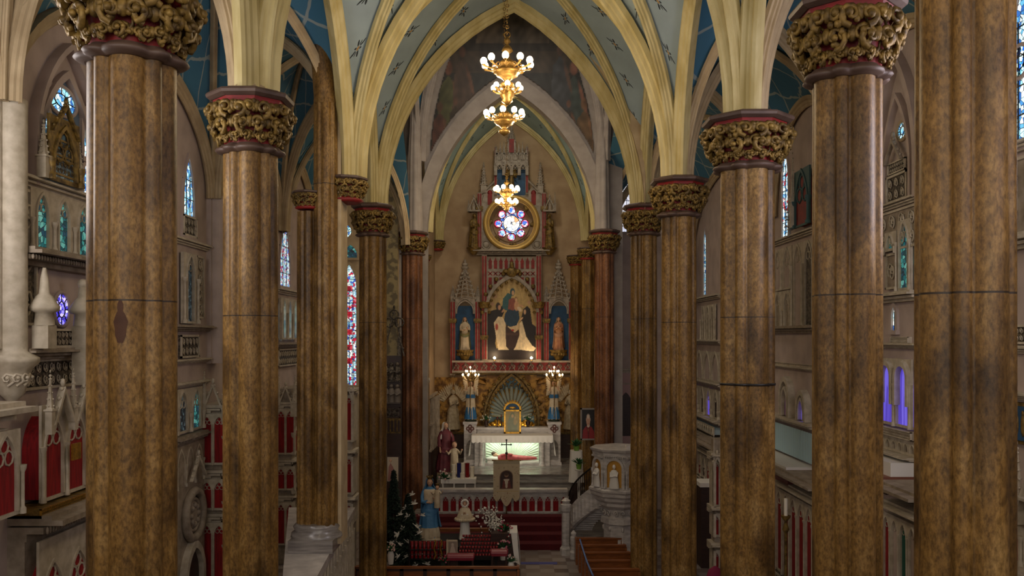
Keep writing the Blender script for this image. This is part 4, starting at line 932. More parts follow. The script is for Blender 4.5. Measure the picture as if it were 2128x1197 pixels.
# ---------------- statues ----------------
M['hairc'] = mat('brown painted hair', '#4a3020', .6)
M['blueroab'] = mat('sky blue painted mantle', '#4f86b0', .55, c2='#3f72a0', scale=3)
M['ivory'] = mat('ivory painted robe', '#cfc0a4', .6, c2='#b8a68a', scale=4)
M['maroon'] = mat('maroon painted robe', '#6a2630', .6, c2='#541c26', scale=4)
M['stone'] = mat('pale carved stone', '#b5a88f', .6, c2='#93866e', scale=6)
def robe_mesh(x, y, z, h, rot, prof, fold=.10, nf=9, a0=0, a1=2*PI, th=0, off=0, ph=0):
    """folded cloth shell round the body; partial when a1-a0 < 2pi"""
    full = abs(a1-a0-2*PI) < .01; seg = 36 if full else 24; V = []; Fc = []; n = seg if full else seg+1
    cr, sr = math.cos(rot), math.sin(rot)
    rows = []
    for i, (zz, rx, ry) in enumerate(prof):
        k = max(0, 1-zz/.85); am = fold*k
        for j in range(n):
            a = a0+(a1-a0)*j/seg; f = 1+am*math.sin(nf*a+ph+zz*3)+am*.5*math.sin(nf*1.7*a-zz*5)+off
            px_, py_ = rx*f*math.cos(a)*h, ry*f*math.sin(a)*h; V.append((x+px_*cr-py_*sr, y+px_*sr+py_*cr, z+zz*h))
    m = len(prof)
    for i in range(m-1):
        for j in range(seg): Fc.append((i*n+j, i*n+(j+1) % n, (i+1)*n+(j+1) % n, (i+1)*n+j))
    return V, Fc, n, m
def figure(parent, x, y, z, h, rot=0, robe='ivory', mantle=None, veil=None, hair=None, arms='pray', crown=None, skin='skin', child=False, wide=1.0, mh=.06, belt=None):
    """standing robed statue facing -y (rot turns it); arms: pray, down, open, hold"""
    cr, sr = math.cos(rot), math.sin(rot)
    def L(a, b_, c): return (x+(a*cr-b_*sr)*h, y+(a*sr+b_*cr)*h, z+c*h)
    pr = [(0, .155*wide, .125), (.03, .15*wide, .12), (.25, .128*wide, .105), (.45, .118*wide, .095), (.60, .100, .080), (.68, .108, .080), (.76, .118, .075), (.80, .108, .066), (.825, .065, .05), (.85, .034, .034)]
    b = MB(); V, Fc, n, m = robe_mesh(x, y, z, h, rot, pr, .10); b.add(V, Fc, sm=True); b.add(V[:n], [tuple(range(n))[::-1]])
    # sleeves belong to the robe
    HANDS = {'pray': ((.10, -.06, .61), (.014, -.135, .69)), 'down': ((.15, -.02, .60), (.15, -.07, .46)), 'open': ((.16, -.03, .62), (.22, -.13, .58)), 'hold': ((.13, -.04, .61), (.06, -.13, .66)), 'up': ((.14, -.06, .66), (.10, -.12, .80))}[arms]
    for s in (-1, 1):
        hands = MB()
        if arms == 'hold' and s == -1: E_, H_ = (.13, -.04, .60), (.03, -.14, .60)
        else: E_, H_ = HANDS
        S_ = L(s*.098, 0, .775); E1 = L(s*E_[0], E_[1], E_[2]); H1 = L(s*H_[0], H_[1], H_[2])
        b.tube([S_, L(s*(E_[0]*.9+.01), E_[1]*.4, (.775+E_[2])/2), E1, [E1[i]*.35+H1[i]*.65 for i in range(3)]], [.036*h, .034*h, .036*h, .042*h], 10)
        p0 = [E1[i]*.4+H1[i]*.6 for i in range(3)]; hands.tube([p0, H1], [.017*h, .014*h], 8)
        d = Vector(H1)-Vector(p0); d.normalize(); up = Vector((0, 0, 1)); sd = d.cross(up); sd = sd.normalized() if sd.length > .01 else Vector((1, 0, 0))
        hands.sph(tuple(Vector(H1)+d*.018*h), (.018*h, .018*h, .022*h), 8, 6)
        for q in range(4):
            o_ = sd*((q-1.5)*.009*h); st = Vector(H1)+d*.028*h+o_; ln = (.034, .042, .040, .030)[q]*h
            hands.tube([st, st+d*ln*.6+up*.006*h, st+d*ln+up*.002*h], [.0058*h, .0052*h, .0038*h], 5)
        st = Vector(H1)+sd*(-s*.016*h); hands.tube([st, st+d*.02*h+up*.014*h], [.006*h, .004*h], 5)
        obj('hand', hands, skin, parent)
    obj('robe', b, robe, parent)
    # head: skull, jaw, nose, brow, ears, neck as one painted piece
    hd = MB(); hd.cur = 0; seg = 16; rings = 12; V = []
    def hp(a, b_, c): return L(a, b_, .915+c)
    for i in range(rings+1):
        p = PI*i/rings-PI/2
        for k in range(seg):
            a = 2*PI*k/seg; r = math.cos(p); sx = .050*(1-.22*max(0, -math.sin(p))); sy = .058
            xx, yy, zz = sx*r*math.cos(a), sy*r*math.sin(a), .068*math.sin(p)
            fr = max(0, -math.sin(a))*r
            if fr > .8 and -.45 < math.sin(p) < .15: yy -= .004 if abs(math.cos(a)) > .25 else .016*(1-abs(math.sin(p)+.25)*1.4)
            if fr > .5 and abs(math.sin(p)-.12) < .18 and .2 < abs(math.cos(a)) < .6: yy += .006
            V.append(hp(xx, yy, zz))
    hd.add(V, [(i*seg+k, i*seg+(k+1) % seg, (i+1)*seg+(k+1) % seg, (i+1)*seg+k) for i in range(rings) for k in range(seg)], sm=True)
    hd.tube([L(0, 0, .80), L(0, 0, .87)], [.032*h, .028*h], 10)
    for s in (-1, 1): hd.sph(hp(s*.050, 0, -.005), (.008*h, .012*h, .018*h), 6, 5)
    o = len(hd.v)
    for s in (-1, 1): hd.sph(hp(s*.019, -.053, .008), (.0065*h,)*3, 6, 4, mi=1)
    hd.sph(hp(0, -.054, -.034), (.014*h, .006*h, .005*h), 8, 4, mi=2)
    obj('head', hd, [skin, 'darkwood', mat('lip paint', '#9a5048', .5) if 'lip' not in M else M['lip']], parent)
    
    if hair:
        g = MB(); V = []
        for i in range(9):
            p = -.5+(PI/2+.5)*i/8
            for k in range(13):
                a = -.35+(PI+.7)*k/12; V.append(hp(.056*math.cos(p)*math.cos(a), .064*math.cos(p)*math.sin(a), .074*math.sin(p)+.004))
        g.add(V, [(i*13+k, i*13+k+1, (i+1)*13+k+1, (i+1)*13+k) for i in range(8) for k in range(12)], sm=True); g.sph(hp(0, .02, .03), (.055*h, .05*h, .05*h), 10, 6); obj('hair', g, hair, parent)
    if veil:
        g = MB(); V = []; n = 21
        P = [(.99, .012, .012, .0), (.985, .040, .045, .01), (.96, .060, .066, .012), (.92, .066, .072, .014), (.87, .070, .074, .02), (.81, .105, .082, .02), (.74, .135, .096, .01), (.66, .14, .10, 0)]
        for zz, rx, ry, oy in P:
            for k in range(n): a = -.62+(PI+1.24)*k/(n-1); f = 1+.05*math.sin(a*7+zz*20); V.append(L(rx*f*math.cos(a), ry*f*math.sin(a)+oy, zz))
        m = len(P); g.add(V, [(i*n+k, i*n+k+1, (i+1)*n+k+1, (i+1)*n+k) for i in range(m-1) for k in range(n-1)], sm=True)
        V2 = [tuple(Vector(v).lerp(Vector(L(0, 0, max(.6, (v[2]-z)/h))), .09)) for v in V]; g.add(V2, [(i*n+k, (i+1)*n+k, (i+1)*n+k+1, i*n+k+1) for i in range(m-1) for k in range(n-1)], sm=True)
        obj('veil', g, veil, parent)
    if mantle:
        g = MB(); P = [(mh, .175*wide, .14), (.2, .165*wide, .135), (.4, .150, .125), (.55, .148, .12), (.68, .150, .115), (.76, .138, .096), (.81, .112, .075), (.845, .06, .055)]
        for s, (u0, u1) in ((0, (-.35, PI+.35)),):
            V, Fc, n, m = robe_mesh(x, y, z, h, rot, P, .09, 8, u0, u1); g.add(V, Fc, sm=True)
            V2, F2, n, m = robe_mesh(x, y, z, h, rot, P, .09, 8, u0, u1, off=-.09); g.add(V2, [f[::-1] for f in F2], sm=True)
        # a swag drawn across the front
        V = []
        for i in range(13):
            t = i/12; a = -PI*t; 
            for q in range(5):
                zz = .60-.18*math.sin(PI*t)*.5-.13*q/4*(1-.3*t)-.05*t; f = 1.12+.06*math.sin(q*2.1+t*9); V.append(L(.122*wide*f*math.cos(a), .102*f*math.sin(a), zz))
        g.add(V, [(i*5+q, i*5+q+1, i*5+q+6, i*5+q+5) for i in range(12) for q in range(4)], sm=True)
        obj('mantle', g, mantle, parent)
    if crown:
        g = MB(); c = L(0, 0, .975); g.lathe([(.040*h, 0), (.046*h, .02*h), (.05*h, .035*h)], c, 14)
        for k in range(8): a = k*PI/4; g.sph((c[0]+.05*h*math.cos(a), c[1]+.05*h*math.sin(a), c[2]+.045*h), (.008*h, .008*h, .016*h), 5, 4)
        obj('crown', g, crown, parent)
M['lip'] = mat('lip red', '#9a5048', .5)
def wings(parent, x, y, z, h, m='ivory', span=.32, up=.35, name='wing'):
    for s in (-1, 1):
        g = MB()
        for row, (k0, ln, r) in enumerate(((11, .42, .020), (9, .28, .022), (7, .16, .024))):
            for k in range(k0):
                t = k/(k0-1); a = math.radians(100-70*t) if up > 0 else math.radians(60-80*t)
                bx, bz = s*(.05+.10*t*span/.32), .66+.10*(1-t)+up*.25*(1-t); L_ = ln*(1-.35*t)
                p0 = Vector((x+bx*h, y+.06*h, z+bz*h)); ddir = Vector((s*math.cos(a), .12, math.sin(a) if up > 0 else -abs(math.sin(a))))
                g.tube([p0, p0+ddir*L_*h*.6+Vector((s*.02*h, 0, 0)), p0+ddir*L_*h], [r*h*.7, r*h, r*h*.3], 5)
        obj(name, g, m, parent)
# ---------------- sanctuary floor, steps, rail ----------------
mb = MB(); mb.box(-4.1, 4.1, 36, 46.1, 0, .94); obj('floor_chancel', mb, 'greymarble', kind='structure')
t = thing('marble_steps', 'grey veined marble altar steps behind the communion rail', 'steps', (0, 42, .94))
for i in range(4): mb = MB(); mb.box(-3.4+i*.1, 3.4-i*.1, 38.2+i*.75, 46.0, .94+i*.235, .94+(i+1)*.235-.0); mb.box(-3.42+i*.1, 3.42-i*.1, 38.17+i*.75, 38.2+i*.75, .94+(i+1)*.235-.05, .94+(i+1)*.235); obj('step', mb, 'greymarble', t)
t = thing('carpeted_steps', 'dark red carpeted steps leading up to the communion rail', 'steps', (0, 34.8, 0))
for i in range(4): mb = MB(); mb.box(-4.0, X(1172, 34.5), 33.7+i*.58, 36, i*.235, (i+1)*.235); obj('step', mb, 'carpet', t)
t = thing('communion_rail', 'white marble communion rail with pointed arches backed in red', 'altar rail', (-.8, 36.2, .94)); b = Bay(t, flat(36.4))
ra, rb = X(884, 36), X(1180, 36)
b.lancets(ra, rb, .94, Z(1026, 36), 18, 'redcloth', 'whitemarble', wf=.72, zb=1.0, top=Z(1034, 36), t=.06, out=.1, cols=False)
mb = b.mb(); W = (rb-ra)/9
for i in range(10): c = ra+i*W; mb.box(c-.05, c+.05, -.24, -.14, .96, 1.62)
for i in range(9): c = ra+(i+.5)*W; mb.lathe([(.04, .98), (.025, 1.05), (.02, 1.1), (.02, 1.5), (.035, 1.56), (.02, 1.6)], (c, -.19, 0), 8); mould(mb, c, 1.5, W*.84, Z(1029, 36)-1.5, .03, -.22, -.15, ratio=.6)
b.o('mullion', mb, 'whitemarble')
mb = b.mb(); mb.box(ra, rb, -.34, .12, Z(1023, 36), Z(1018, 36)); mb.box(ra, rb, -.28, .08, Z(1026, 36), Z(1023, 36)); b.o('rail_top', mb, 'whitemarble')
# ---------------- reredos ----------------
D = 45.4
def r(px): return X(px, D)
def q(py): return Z(py, D)
t = thing('high_altar_reredos', 'towering red and grey gothic reredos with a rose opening and arched painting', 'reredos', (r(1063), D, 1.88)); b = Bay(t, flat(D+.5))
def pil(px0, px1, py0, py1, out=.62, m='red', caps=(), split=True):
    """clustered red pilaster with grey edges"""
    mb = b.mb(); x0, x1 = r(px0), r(px1); w = x1-x0
    mb.cur = 1; mb.box(x0, x1, -out, -.05, q(py0), q(py1)); mb.cur = 0
    n = 2 if split else 1
    for i in range(n): mb.box(x0+w*(i+.16)/n, x0+w*(i+.84)/n, -out-.03, -out, q(py0)+.1, q(py1)-.06)
    mb.cur = 2
    for py in caps: mb.box(x0-.07, x1+.07, -out-.12, -.05, q(py+3), q(py-3)); mb.box(x0-.04, x1+.04, -out-.08, -.05, q(py+6), q(py+3))
    b.o('pilaster', mb, [m, 'tracery2', 'gold'])
M['tg'] = mat('grey painted gothic wood', '#a59a8c', .55, c2='#857a6c', scale=5)
# central field with rows of blind red lancets and crosses
mb = b.mb(); mb.box(r(1001), r(1125), -.35, -.02, q(752), q(533)); b.o('backboard', mb, 'tg')
mb = b.mb()
for i in range(9):
    x = r(1013+100*(i+.5)/9); w = .17
    mb.ext([(x-w/2, q(558)), (x+w/2, q(558)), (x+w/2, q(545)), (x+w*.62, q(543)), (x+w*.3, q(540)), (x, q(534)), (x-w*.3, q(540)), (x-w*.62, q(543)), (x-w/2, q(545))], -.37, -.35)
    for a in (PI/4, -PI/4):
        c, s_ = math.cos(a)*.14, math.sin(a)*.14; e_ = .035; mb.ext([(x-c-e_, q(568)-s_), (x-c+e_, q(568)-s_), (x+c+e_, q(568)+s_), (x+c-e_, q(568)+s_)], -.375, -.35)
    if i not in (3, 4, 5): mb.ext([(x-w/2, q(602 if i in (0, 8) else 590)), (x+w/2, q(602 if i in (0, 8) else 590)), (x+w/2, q(576)), (x-w/2, q(576))], -.37, -.35)
b.o('blind_tracery', mb, 'red')
pil(1001, 1012, 750, 530, .55, caps=(635, 700)); pil(1114, 1125, 750, 530, .55, caps=(635, 700))
b.cornice(r(983), r(1142), q(529), .28, .75, 'tg', 1)
# large painting
def paintfn(u, v):
    p = Pic(u, v, '#a88c58'); p.ell(.5, .78, .42, .30, '#c0a468', .9); p.noise(.12, 4, 14)
    for x, y in ((.10, .68), (.86, .70), (.16, .78), (.80, .60)): p.ell(x, y, .05, .035, '#b08868', .6)
    p.poly([(0, 0), (0, .14), (1, .14), (1, 0)], '#2a1e1c'); p.poly([(.36, .14), (.38, .45), (.64, .45), (.66, .14)], '#3a2622'); p.poly([(.36, .30), (.66, .30), (.66, .33), (.36, .33)], '#4a322c')
    p.poly([(.42, .40), (.42, .46), (.48, .50), (.57, .49), (.64, .44), (.64, .37), (.56, .33)], '#c8b08a'); p.ell(.52, .36, .035, .015, '#9a2a22', .3)
    p.poly([(.33, .45), (.36, .56), (.45, .64), (.55, .62), (.64, .60), (.66, .50), (.60, .42), (.46, .40)], '#1e3a50'); p.poly([(.30, .62), (.32, .75), (.42, .82), (.50, .80), (.47, .68), (.42, .60)], '#2c5a5e')
    p.poly([(.42, .62), (.44, .74), (.54, .76), (.60, .68), (.54, .60)], '#8a4a3c'); p.ell(.515, .83, .055, .052, '#26484e', .15); p.ell(.525, .82, .032, .034, '#caa078', .3)
    p.ell(.60, .66, .055, .07, '#c89a72', .25); p.ell(.585, .745, .035, .033, '#8a6440', .3); p.ell(.59, .735, .024, .024, '#d0a880', .3); p.ell(.66, .62, .06, .03, '#d8c0a0', .3, -.4); p.ell(.70, .66, .05, .014, '#c89a72', .3, -.3)
    # kneeling friar in black and white
    p.poly([(0, .10), (0, .56), (.08, .60), (.20, .62), (.30, .66), (.34, .58), (.28, .50), (.20, .40), (.16, .20), (.2, .1)], '#1e1716'); p.poly([(.13, .45), (.22, .53), (.31, .52), (.37, .45), (.38, .16), (.44, .12), (.22, .12), (.17, .3)], '#d8c4a0')
    p.ell(.22, .655, .055, .052, '#2a1a14', .2); p.ell(.245, .64, .035, .036, '#c09070', .3); p.ell(.19, .40, .035, .05, '#a8483a', .3); p.ell(.32, .60, .04, .016, '#c09070', .3, .6)
    # kneeling nun
    p.poly([(.70, .52), (.74, .62), (.82, .66), (.88, .62), (.92, .44), (1, .40), (1, .12), (.88, .14), (.76, .30), (.68, .42)], '#1a1416'); p.poly([(.66, .44), (.66, .30), (.58, .16), (.54, .12), (.66, .12), (.78, .11), (.94, .10), (1, .14), (.92, .17), (.80, .28), (.71, .48)], '#dcc8a4')
    p.ell(.77, .585, .028, .036, '#d0a884', .3); p.ell(.70, .50, .045, .014, '#d0a884', .3, .5); p.streak(.10, 60, 2); p.noise(.14, 7, 60); return p.c
def pmask(u, v):
    Xc = (u-.5)*W_; Zc = v*H_; a = W_/2; hh = H_*.42; R = (hh*hh+a*a)/(2*a); zz = np.maximum(Zc-(H_-hh), 0); qq = np.sqrt(np.maximum(R*R-zz*zz, 0))-(R-a); return np.abs(Xc) < qq+1e-6
W_ = r(1114)-r(1013); H_ = q(578)-q(747)
V, Fc, c = grid_paint('p', W_, H_, 130, 200, paintfn, pmask, D+.5-.40, r(1063.5), q(747)); paint_obj('altar_painting', V, Fc, c, t, label='arched painting of a seated mother and child above two kneeling figures')
mb = b.mb(); A = arch(W_, H_*.42, 14, r(1063.5), q(747)+H_*.58); B2 = arch(W_+.3, H_*.42+.22, 14, r(1063.5), q(747)+H_*.58); mb.band(B2, A, -.62, -.36); mb.band([(r(1013)-.15, q(747)), B2[0]], [(r(1013), q(747)), A[0]], -.5, -.36); mb.band([(r(1114), q(747)), A[-1]], [(r(1114)+.15, q(747)), B2[-1]], -.5, -.36); b.o('painting_arch', mb, 'tg')
mb = b.mb()
for i, (x, z) in enumerate(arch(W_-.2, H_*.42-.1, 7, r(1063.5), q(747)+H_*.58)): mb.sph((x, -.6, z), .085, 6, 5)
for i, (x, z) in enumerate(arch(W_+.55, H_*.42+.45, 6, r(1063.5), q(747)+H_*.58)): mb.sph((x, -.55, z), (.12, .08, .12), 6, 5)
mb.sph((r(1063.5), -.6, q(566)), (.3, .12, .28), 10, 6); mb.sph((r(1063.5), -.6, q(553)), (.12, .1, .25), 8, 6); mb.sph((r(1051), -.6, q(564)), (.16, .1, .12)); mb.sph((r(1076), -.6, q(564)), (.16, .1, .12))
b.o('crocket_carving', mb, 'gold', kind='stuff')
for px in (1006, 1120): mb = b.mb(); mb.lathe([(.2, q(634)), (.22, q(636)), (.26, q(640)+.1), (.3, q(634)+.15), (.32, q(634)+.25)], (r(px), -.5, -.1), 10); b.o('pilaster_capital', mb, 'gold')
# side niches
for s, pc in ((0, 966), (1, 1161)):
    pil(pc-31, pc-20, 780, 625, .42, caps=(665,)); pil(pc+21, pc+32, 750, 625, .42, caps=(665,)); mb = b.mb(); mb.box(r(pc-20), r(pc+21), -.12, -.02, q(752), q(635)); b.o('niche_back', mb, 'blue')
    mb = b.mb(); x0, x1 = r(pc-20), r(pc+21); holed(mb, x0, x1, q(652), q(618), r(pc+.5), q(652), (x1-x0)*.92, q(622)-q(652), -.5, -.3); mould(mb, r(pc+.5), q(652), (x1-x0)*.8, q(626)-q(652), .05, -.55, -.48)
    # open traceried spire
    zt, zb_ = q(560), q(620); hw = (x1-x0)*.46
    for sg in (-1, 1):
        mb.tube([(r(pc)+sg*hw, -.5, zb_), (r(pc)+sg*.05, -.35, zt)], .05, 5); mb.tube([(r(pc)+sg*hw*.4, -.6, zb_), (r(pc), -.38, zt)], .035, 5)
    for i in range(7):
        f = i/7; zz = zb_+(zt-zb_)*f; ww = hw*(1-f)+.04; mb.tube([(r(pc)-ww, -.5, zz), (r(pc), -.58+.15*f, zz+.12), (r(pc)+ww, -.5, zz)], .03, 4); mb.ring((r(pc), -.55+.15*f, zz+.17), ww*.4, .025, seg=8, ts=4)
        for sg in (-1, 1): mb.sph((r(pc)+sg*(ww+.04), -.48, zz), .075, 6, 4)
    mb.box(r(pc)-.05, r(pc)+.05, -.4, -.3, q(566), q(548)); mb.sph((r(pc), -.35, q(556)), (.2, .1, .1), 8, 5); mb.sph((r(pc), -.35, q(549)), (.17, .1, .1), 8, 5); mb.sph((r(pc), -.35, q(544)), (.08, .08, .15), 6, 4)
    b.o('openwork_spire', mb, 'tg')
    for px in (pc-25.5, pc+26.5): b.pinn(r(px), q(625), .22, q(595)-q(625), -.25, 'tg')
    mb = b.mb(); mb.lathe([(.08, q(752)), (.2, q(746)), (.32, q(737)), (.45, q(730)), (.48, q(727))], (r(pc), -.45, 0), 14)
    for k in range(9): a_ = -PI*k/8; mb.sph((r(pc)+.36*math.cos(a_), -.45+.36*math.sin(a_), q(736)), .1, 6, 4)
    b.o('corbel', mb, 'gold')
# horizontal band
mb = b.mb(); mb.box(r(945), r(1184), -.6, -.02, q(772), q(751)); b.o('predella_band', mb, 'red')
mb = b.mb(); mb.box(r(940), r(1188), -.78, -.02, q(753), q(749)); mb.box(r(940), r(1188), -.7, -.02, q(774), q(770))
for i in range(13): x = r(948+i*19.3); mb.ring((x, -.62, q(761)), .17, .035, seg=4, ts=4); gable(mb, x, q(770), .3, .28, .03, -.66, -.6, n=2)
b.o('band_tracery', mb, 'tg'); b.cornice(r(940), r(1188), q(779), .12, .6, 'gold')
# upper tier: ring, shoulders, tower
mb = b.mb(); cx, cz = r(1063), q(463); R0 = 53.5*D/F
out = [(r(993), q(524)), (r(993), q(408)), (r(1029), q(380)), (r(1032), q(405)), (r(1094), q(405)), (r(1098), q(380)), (r(1134), q(408)), (r(1134), q(524))]
# plate with a round hole: strips between circle and outline
NN = 72; ci = []; co = []
def on_outline(a):
    dx, dz = math.cos(a), math.sin(a); best = 1e9; P = out
    for i in range(8):
        (x0, z0), (x1, z1) = P[i], P[(i+1) % 8]; ex, ez_ = x1-x0, z1-z0; den = dx*ez_-dz*ex
        if abs(den) < 1e-9: continue
        tt = ((x0-cx)*ez_-(z0-cz)*ex)/den; uu = ((x0-cx)*dz-(z0-cz)*dx)/den
        if tt > 0 and -1e-6 <= uu <= 1+1e-6: best = min(best, tt)
    return (cx+dx*best, cz+dz*best)
for i in range(NN): a_ = 2*PI*i/NN; ci.append((cx+R0*math.cos(a_), cz+R0*math.sin(a_))); co.append(on_outline(a_))
mb.band(co, ci, -.35, -.08, closed=True); b.o('rose_surround', mb, 'tg')
mb = b.mb(); mb.ring((cx, -.42, cz), R0+.02, .13, seg=48, ts=8); mb.ring((cx, -.36, cz), R0-.14, .05, seg=48, ts=6); b.o('gilt_ring', mb, mat('pale gilt ring', '#c9a65c', .4, .4))
mb = b.mb()
for k in range(8):
    a_ = k*PI/4+PI/8*0; x, z = cx+R0*.80*math.cos(a_), cz+R0*.80*math.sin(a_)
    if k == 2: continue
    for j in range(3): a2 = a_+(j-1)*.9; mb.sph((x+.1*math.cos(a2)*j, -.3, z+.1*math.sin(a2)), (.13, .07, .13), 7, 5)
b.o('scroll_bosses', mb, 'gold')
pil(992, 1001, 524, 400, .5, caps=(432,)); pil(1126, 1135, 524, 400, .5, caps=(432,))
mb = b.mb()
for x0, z0, x1, z1 in ((993, 408, 1033, 372), (1133, 408, 1094, 372)): mb.tube([(r(x0), -.4, q(z0)), (r(x1), -.4, q(z1))], .07, 5)
for px in (1018, 1109): x = r(px); mb.box(x-.12, x+.12, -.38, -.34, q(425), q(402), 1); mb.sph((x, -.36, q(400)), (.14, .03, .16), 6, 4, 1)
for px in (1010, 1116): mb.ring((r(px), -.36, q(508)), .22, .04, seg=12, ts=4); mb.sph((r(px), -.36, q(508)), (.16, .05, .16), 8, 5)
b.o('shoulder_carving', mb, ['tg', 'red'])
for px in (1005, 1123): b.pinn(r(px), q(400), .3, q(338)-q(400), -.3, 'tg', post=.28, crock=7)
for s, px in ((-1, 985), (1, 1142)):
    mb = b.mb(); x = r(px); mb.box(x-.32, x+.32, -.65, -.1, q(440), q(437)); mb.box(x-s*.1-.05+s*.3, x-s*.1+.05+s*.3, -.6, -.1, q(440), q(425)); gable(mb, x, q(437), .5, .55, .06, -.68, -.5); mb.tube([(x-s*.35, -.4, q(420)), (x-s*.45, -.4, q(405))], .06, 5)
    for k in range(3): pinnacle(mb, x+(k-1)*.28, -.55, q(440), .12, .75-.15*abs(k-1)+.2*k*(s > 0))
    b.o('side_canopy', mb, 'tg'); mb = b.mb(); mb.lathe([(.1, q(530)), (.22, q(524)), (.36, q(518)), (.42, q(515))], (x, -.45, 0), 12); b.o('corbel', mb, 'gold')
pil(1027, 1033, 404, 305, .5, split=False); pil(1092, 1098, 404, 305, .5, split=False)
mb = b.mb(); mb.box(r(1033), r(1092), -.3, -.05, q(405), q(320)); b.o('tower_niche', mb, 'blue')
mb = b.mb(); mb.cur = 0
for px in (1030, 1047, 1063, 1079, 1095): pinnacle(mb, r(px), -.6, q(365), .16, q(302 if px in (1030, 1095) else 312)-q(365), post=.3)
W3 = (r(1095)-r(1030))/4
for i in range(4):
    c = r(1030)+(i+.5)*W3; holed(mb, c-W3/2, c+W3/2, q(363), q(335), c, q(363), W3*.75, q(343)-q(363), -.65, -.5); gable(mb, c, q(345), W3*.8, .7, .04, -.72, -.62); cusps(mb, c, q(343), W3*.7, -.58, .025); mb.ring((c, -.6, q(327)), .17, .03, seg=10, ts=4)
mb.box(r(1030), r(1095), -.6, -.1, q(335), q(318))
for i in range(9): pinnacle(mb, r(1032+i*7.7), -.55, q(322), .1, .45+.12*(4-abs(i-4))+.1*(i % 2), crock=3)
pinnacle(mb, r(1063), -.4, q(318), .36, q(262)-q(318), post=.45, crock=6); b.o('tower_canopy', mb, 'tg')
mb = b.mb(); mb.box(r(1058), r(1068), -.66, -.62, q(318), q(290)); b.o('red_inset', mb, 'red')
# rose window in the apse wall seen through the ring
WN[0] += 1; wr = thing('window_%d' % WN[0], None, None); wr['kind'] = 'structure'
dd = 46.08; Rx = lambda px: X(px, dd); Rz = lambda py: Z(py, dd); sc_ = dd/F; c0x, c0z = Rx(1063), Rz(465)
mb = MB(flat(dd)); p2 = MB(flat(dd)); p3 = MB(flat(dd)); fr = MB(flat(dd))
def disc(m_, x, z, R, y=-.02): m_.ext([(x+R*math.cos(a), z+R*math.sin(a)) for a in np.arange(0, 2*PI-.01, PI/12)], y, y+.015)
disc(p2, c0x, c0z, 24*sc_); disc(mb, c0x, c0z, 17*sc_, -.035)
for k in range(8):
    a_ = k*PI/4; x, z = c0x+27.5*sc_*math.cos(a_), c0z+27.5*sc_*math.sin(a_); disc(p3, x, z, 8.5*sc_, -.03); fr.ring((x, -.045, z), 8.5*sc_, .018, seg=14, ts=4)
    disc(p2, x, z, 5.6*sc_, -.045)
fr.ring((c0x, -.05, c0z), 17*sc_, .02, seg=24, ts=4); fr.ring((c0x, -.05, c0z), 20*sc_, .015, seg=24, ts=4)
obj('pane', p2, glass_mat('blue and white rose glass', ['#6aa0e8', '#f0f4ff', '#3a66c8', '#c8dcff', '#f0d0d8', '#8fb8f0'], 7, 2.2, .04), wr); obj('pane', p3, glass_mat('pink rose glass', ['#d83860', '#f090b0', '#ffe0e8', '#c02848'], 6, 1.7, .05), wr)
obj('pane', mb, glass_mat('bright figure glass', ['#ffffff', '#e8ecff', '#f8d8b8', '#ffffff', '#b8ccf8', '#e89868'], 4, 2.2, .03), wr); obj('window_frame', fr, 'black', wr)
mb = MB(flat(dd)); mb.ring((c0x, -.03, c0z), 38*sc_, .03, seg=40, ts=5); obj('outer_ring', mb, 'apse', wr)
# ---------------- gilded wall, shell niche, altar ----------------
t = thing('gilded_relief_wall', 'gilded carved wall behind the altar with an arched scallop shell niche', 'carved wall', (r(1063), D+.4, 1.88)); b = Bay(t, flat(D+.55))
M['gr'] = mat('gilded relief', '#a07836', .42, .5, c2='#5a3c18', scale=4, bump=1.0, bscale=7, lo=.4, hi=.6)
mb = b.mb(); mb.box(r(898), r(1010), -.1, 0, q(900), q(785)); mb.box(r(1116), r(1203), -.1, 0, q(900), q(785)); mb.box(r(1010), r(1116), -.1, 0, q(900), q(780)); b.o('relief_field', mb, 'gr')
mb = b.mb(); random.seed(5)
for i in range(90):
    x = random.uniform(r(900), r(1200)); z = random.uniform(q(895), q(785)); s = random.uniform(.10, .2); fl = random.choice((-1, 1))
    spiral(mb, (x, -.1, z), (0, -1, 0), (1, 0, 0), s, .03, random.uniform(.9, 1.5), fl, n=9)
for s in (-1, 1):
    for k in range(14): a_ = k/13; mb.tube([(cx+s*1.35, -.15, q(800)), (cx+s*(1.4+.9*a_), -.22, q(790)+.1*math.sin(a_*3)), (cx+s*(1.3+1.2*a_), -.2, q(782+10*(1-a_)))], .035, 4)
b.o('scrollwork', mb, 'gr')
mb = b.mb(); mb.box(r(885), r(1203), -.12, 0, 1.8, q(905)); b.o('dado', mb, 'darkwood'); b.cornice(r(885), r(1203), q(905), .14, .2, 'gold')
ww = r(1111)-r(1016); hz = q(783)-q(872)
mb = b.mb(); 
for w_, h_, y0, y1 in ((ww, hz, -.5, -.1), (ww+.35, hz+.25, -.35, -.1)): mould(mb, cx, q(895), w_, h_+q(872)-q(895), .12, y0, y1, ratio=.92)
for x, z in arch(ww+.15, hz*.93, 12, cx, q(872)): mb.sph((x, -.5, z), .075, 6, 4)
for x, z in arch(ww+.75, hz+.35, 8, cx, q(872)): mb.sph((x, -.35, z), .09, 6, 4)
b.o('niche_arch', mb, 'gold')
mb = b.mb(); mb.ext(lancet_outline(cx, q(895), ww, q(783)-q(895)), -.12, -.1); b.o('niche_back', mb, mat('blue grey shell ground', '#6f90a0', .6))
mb = b.mb()
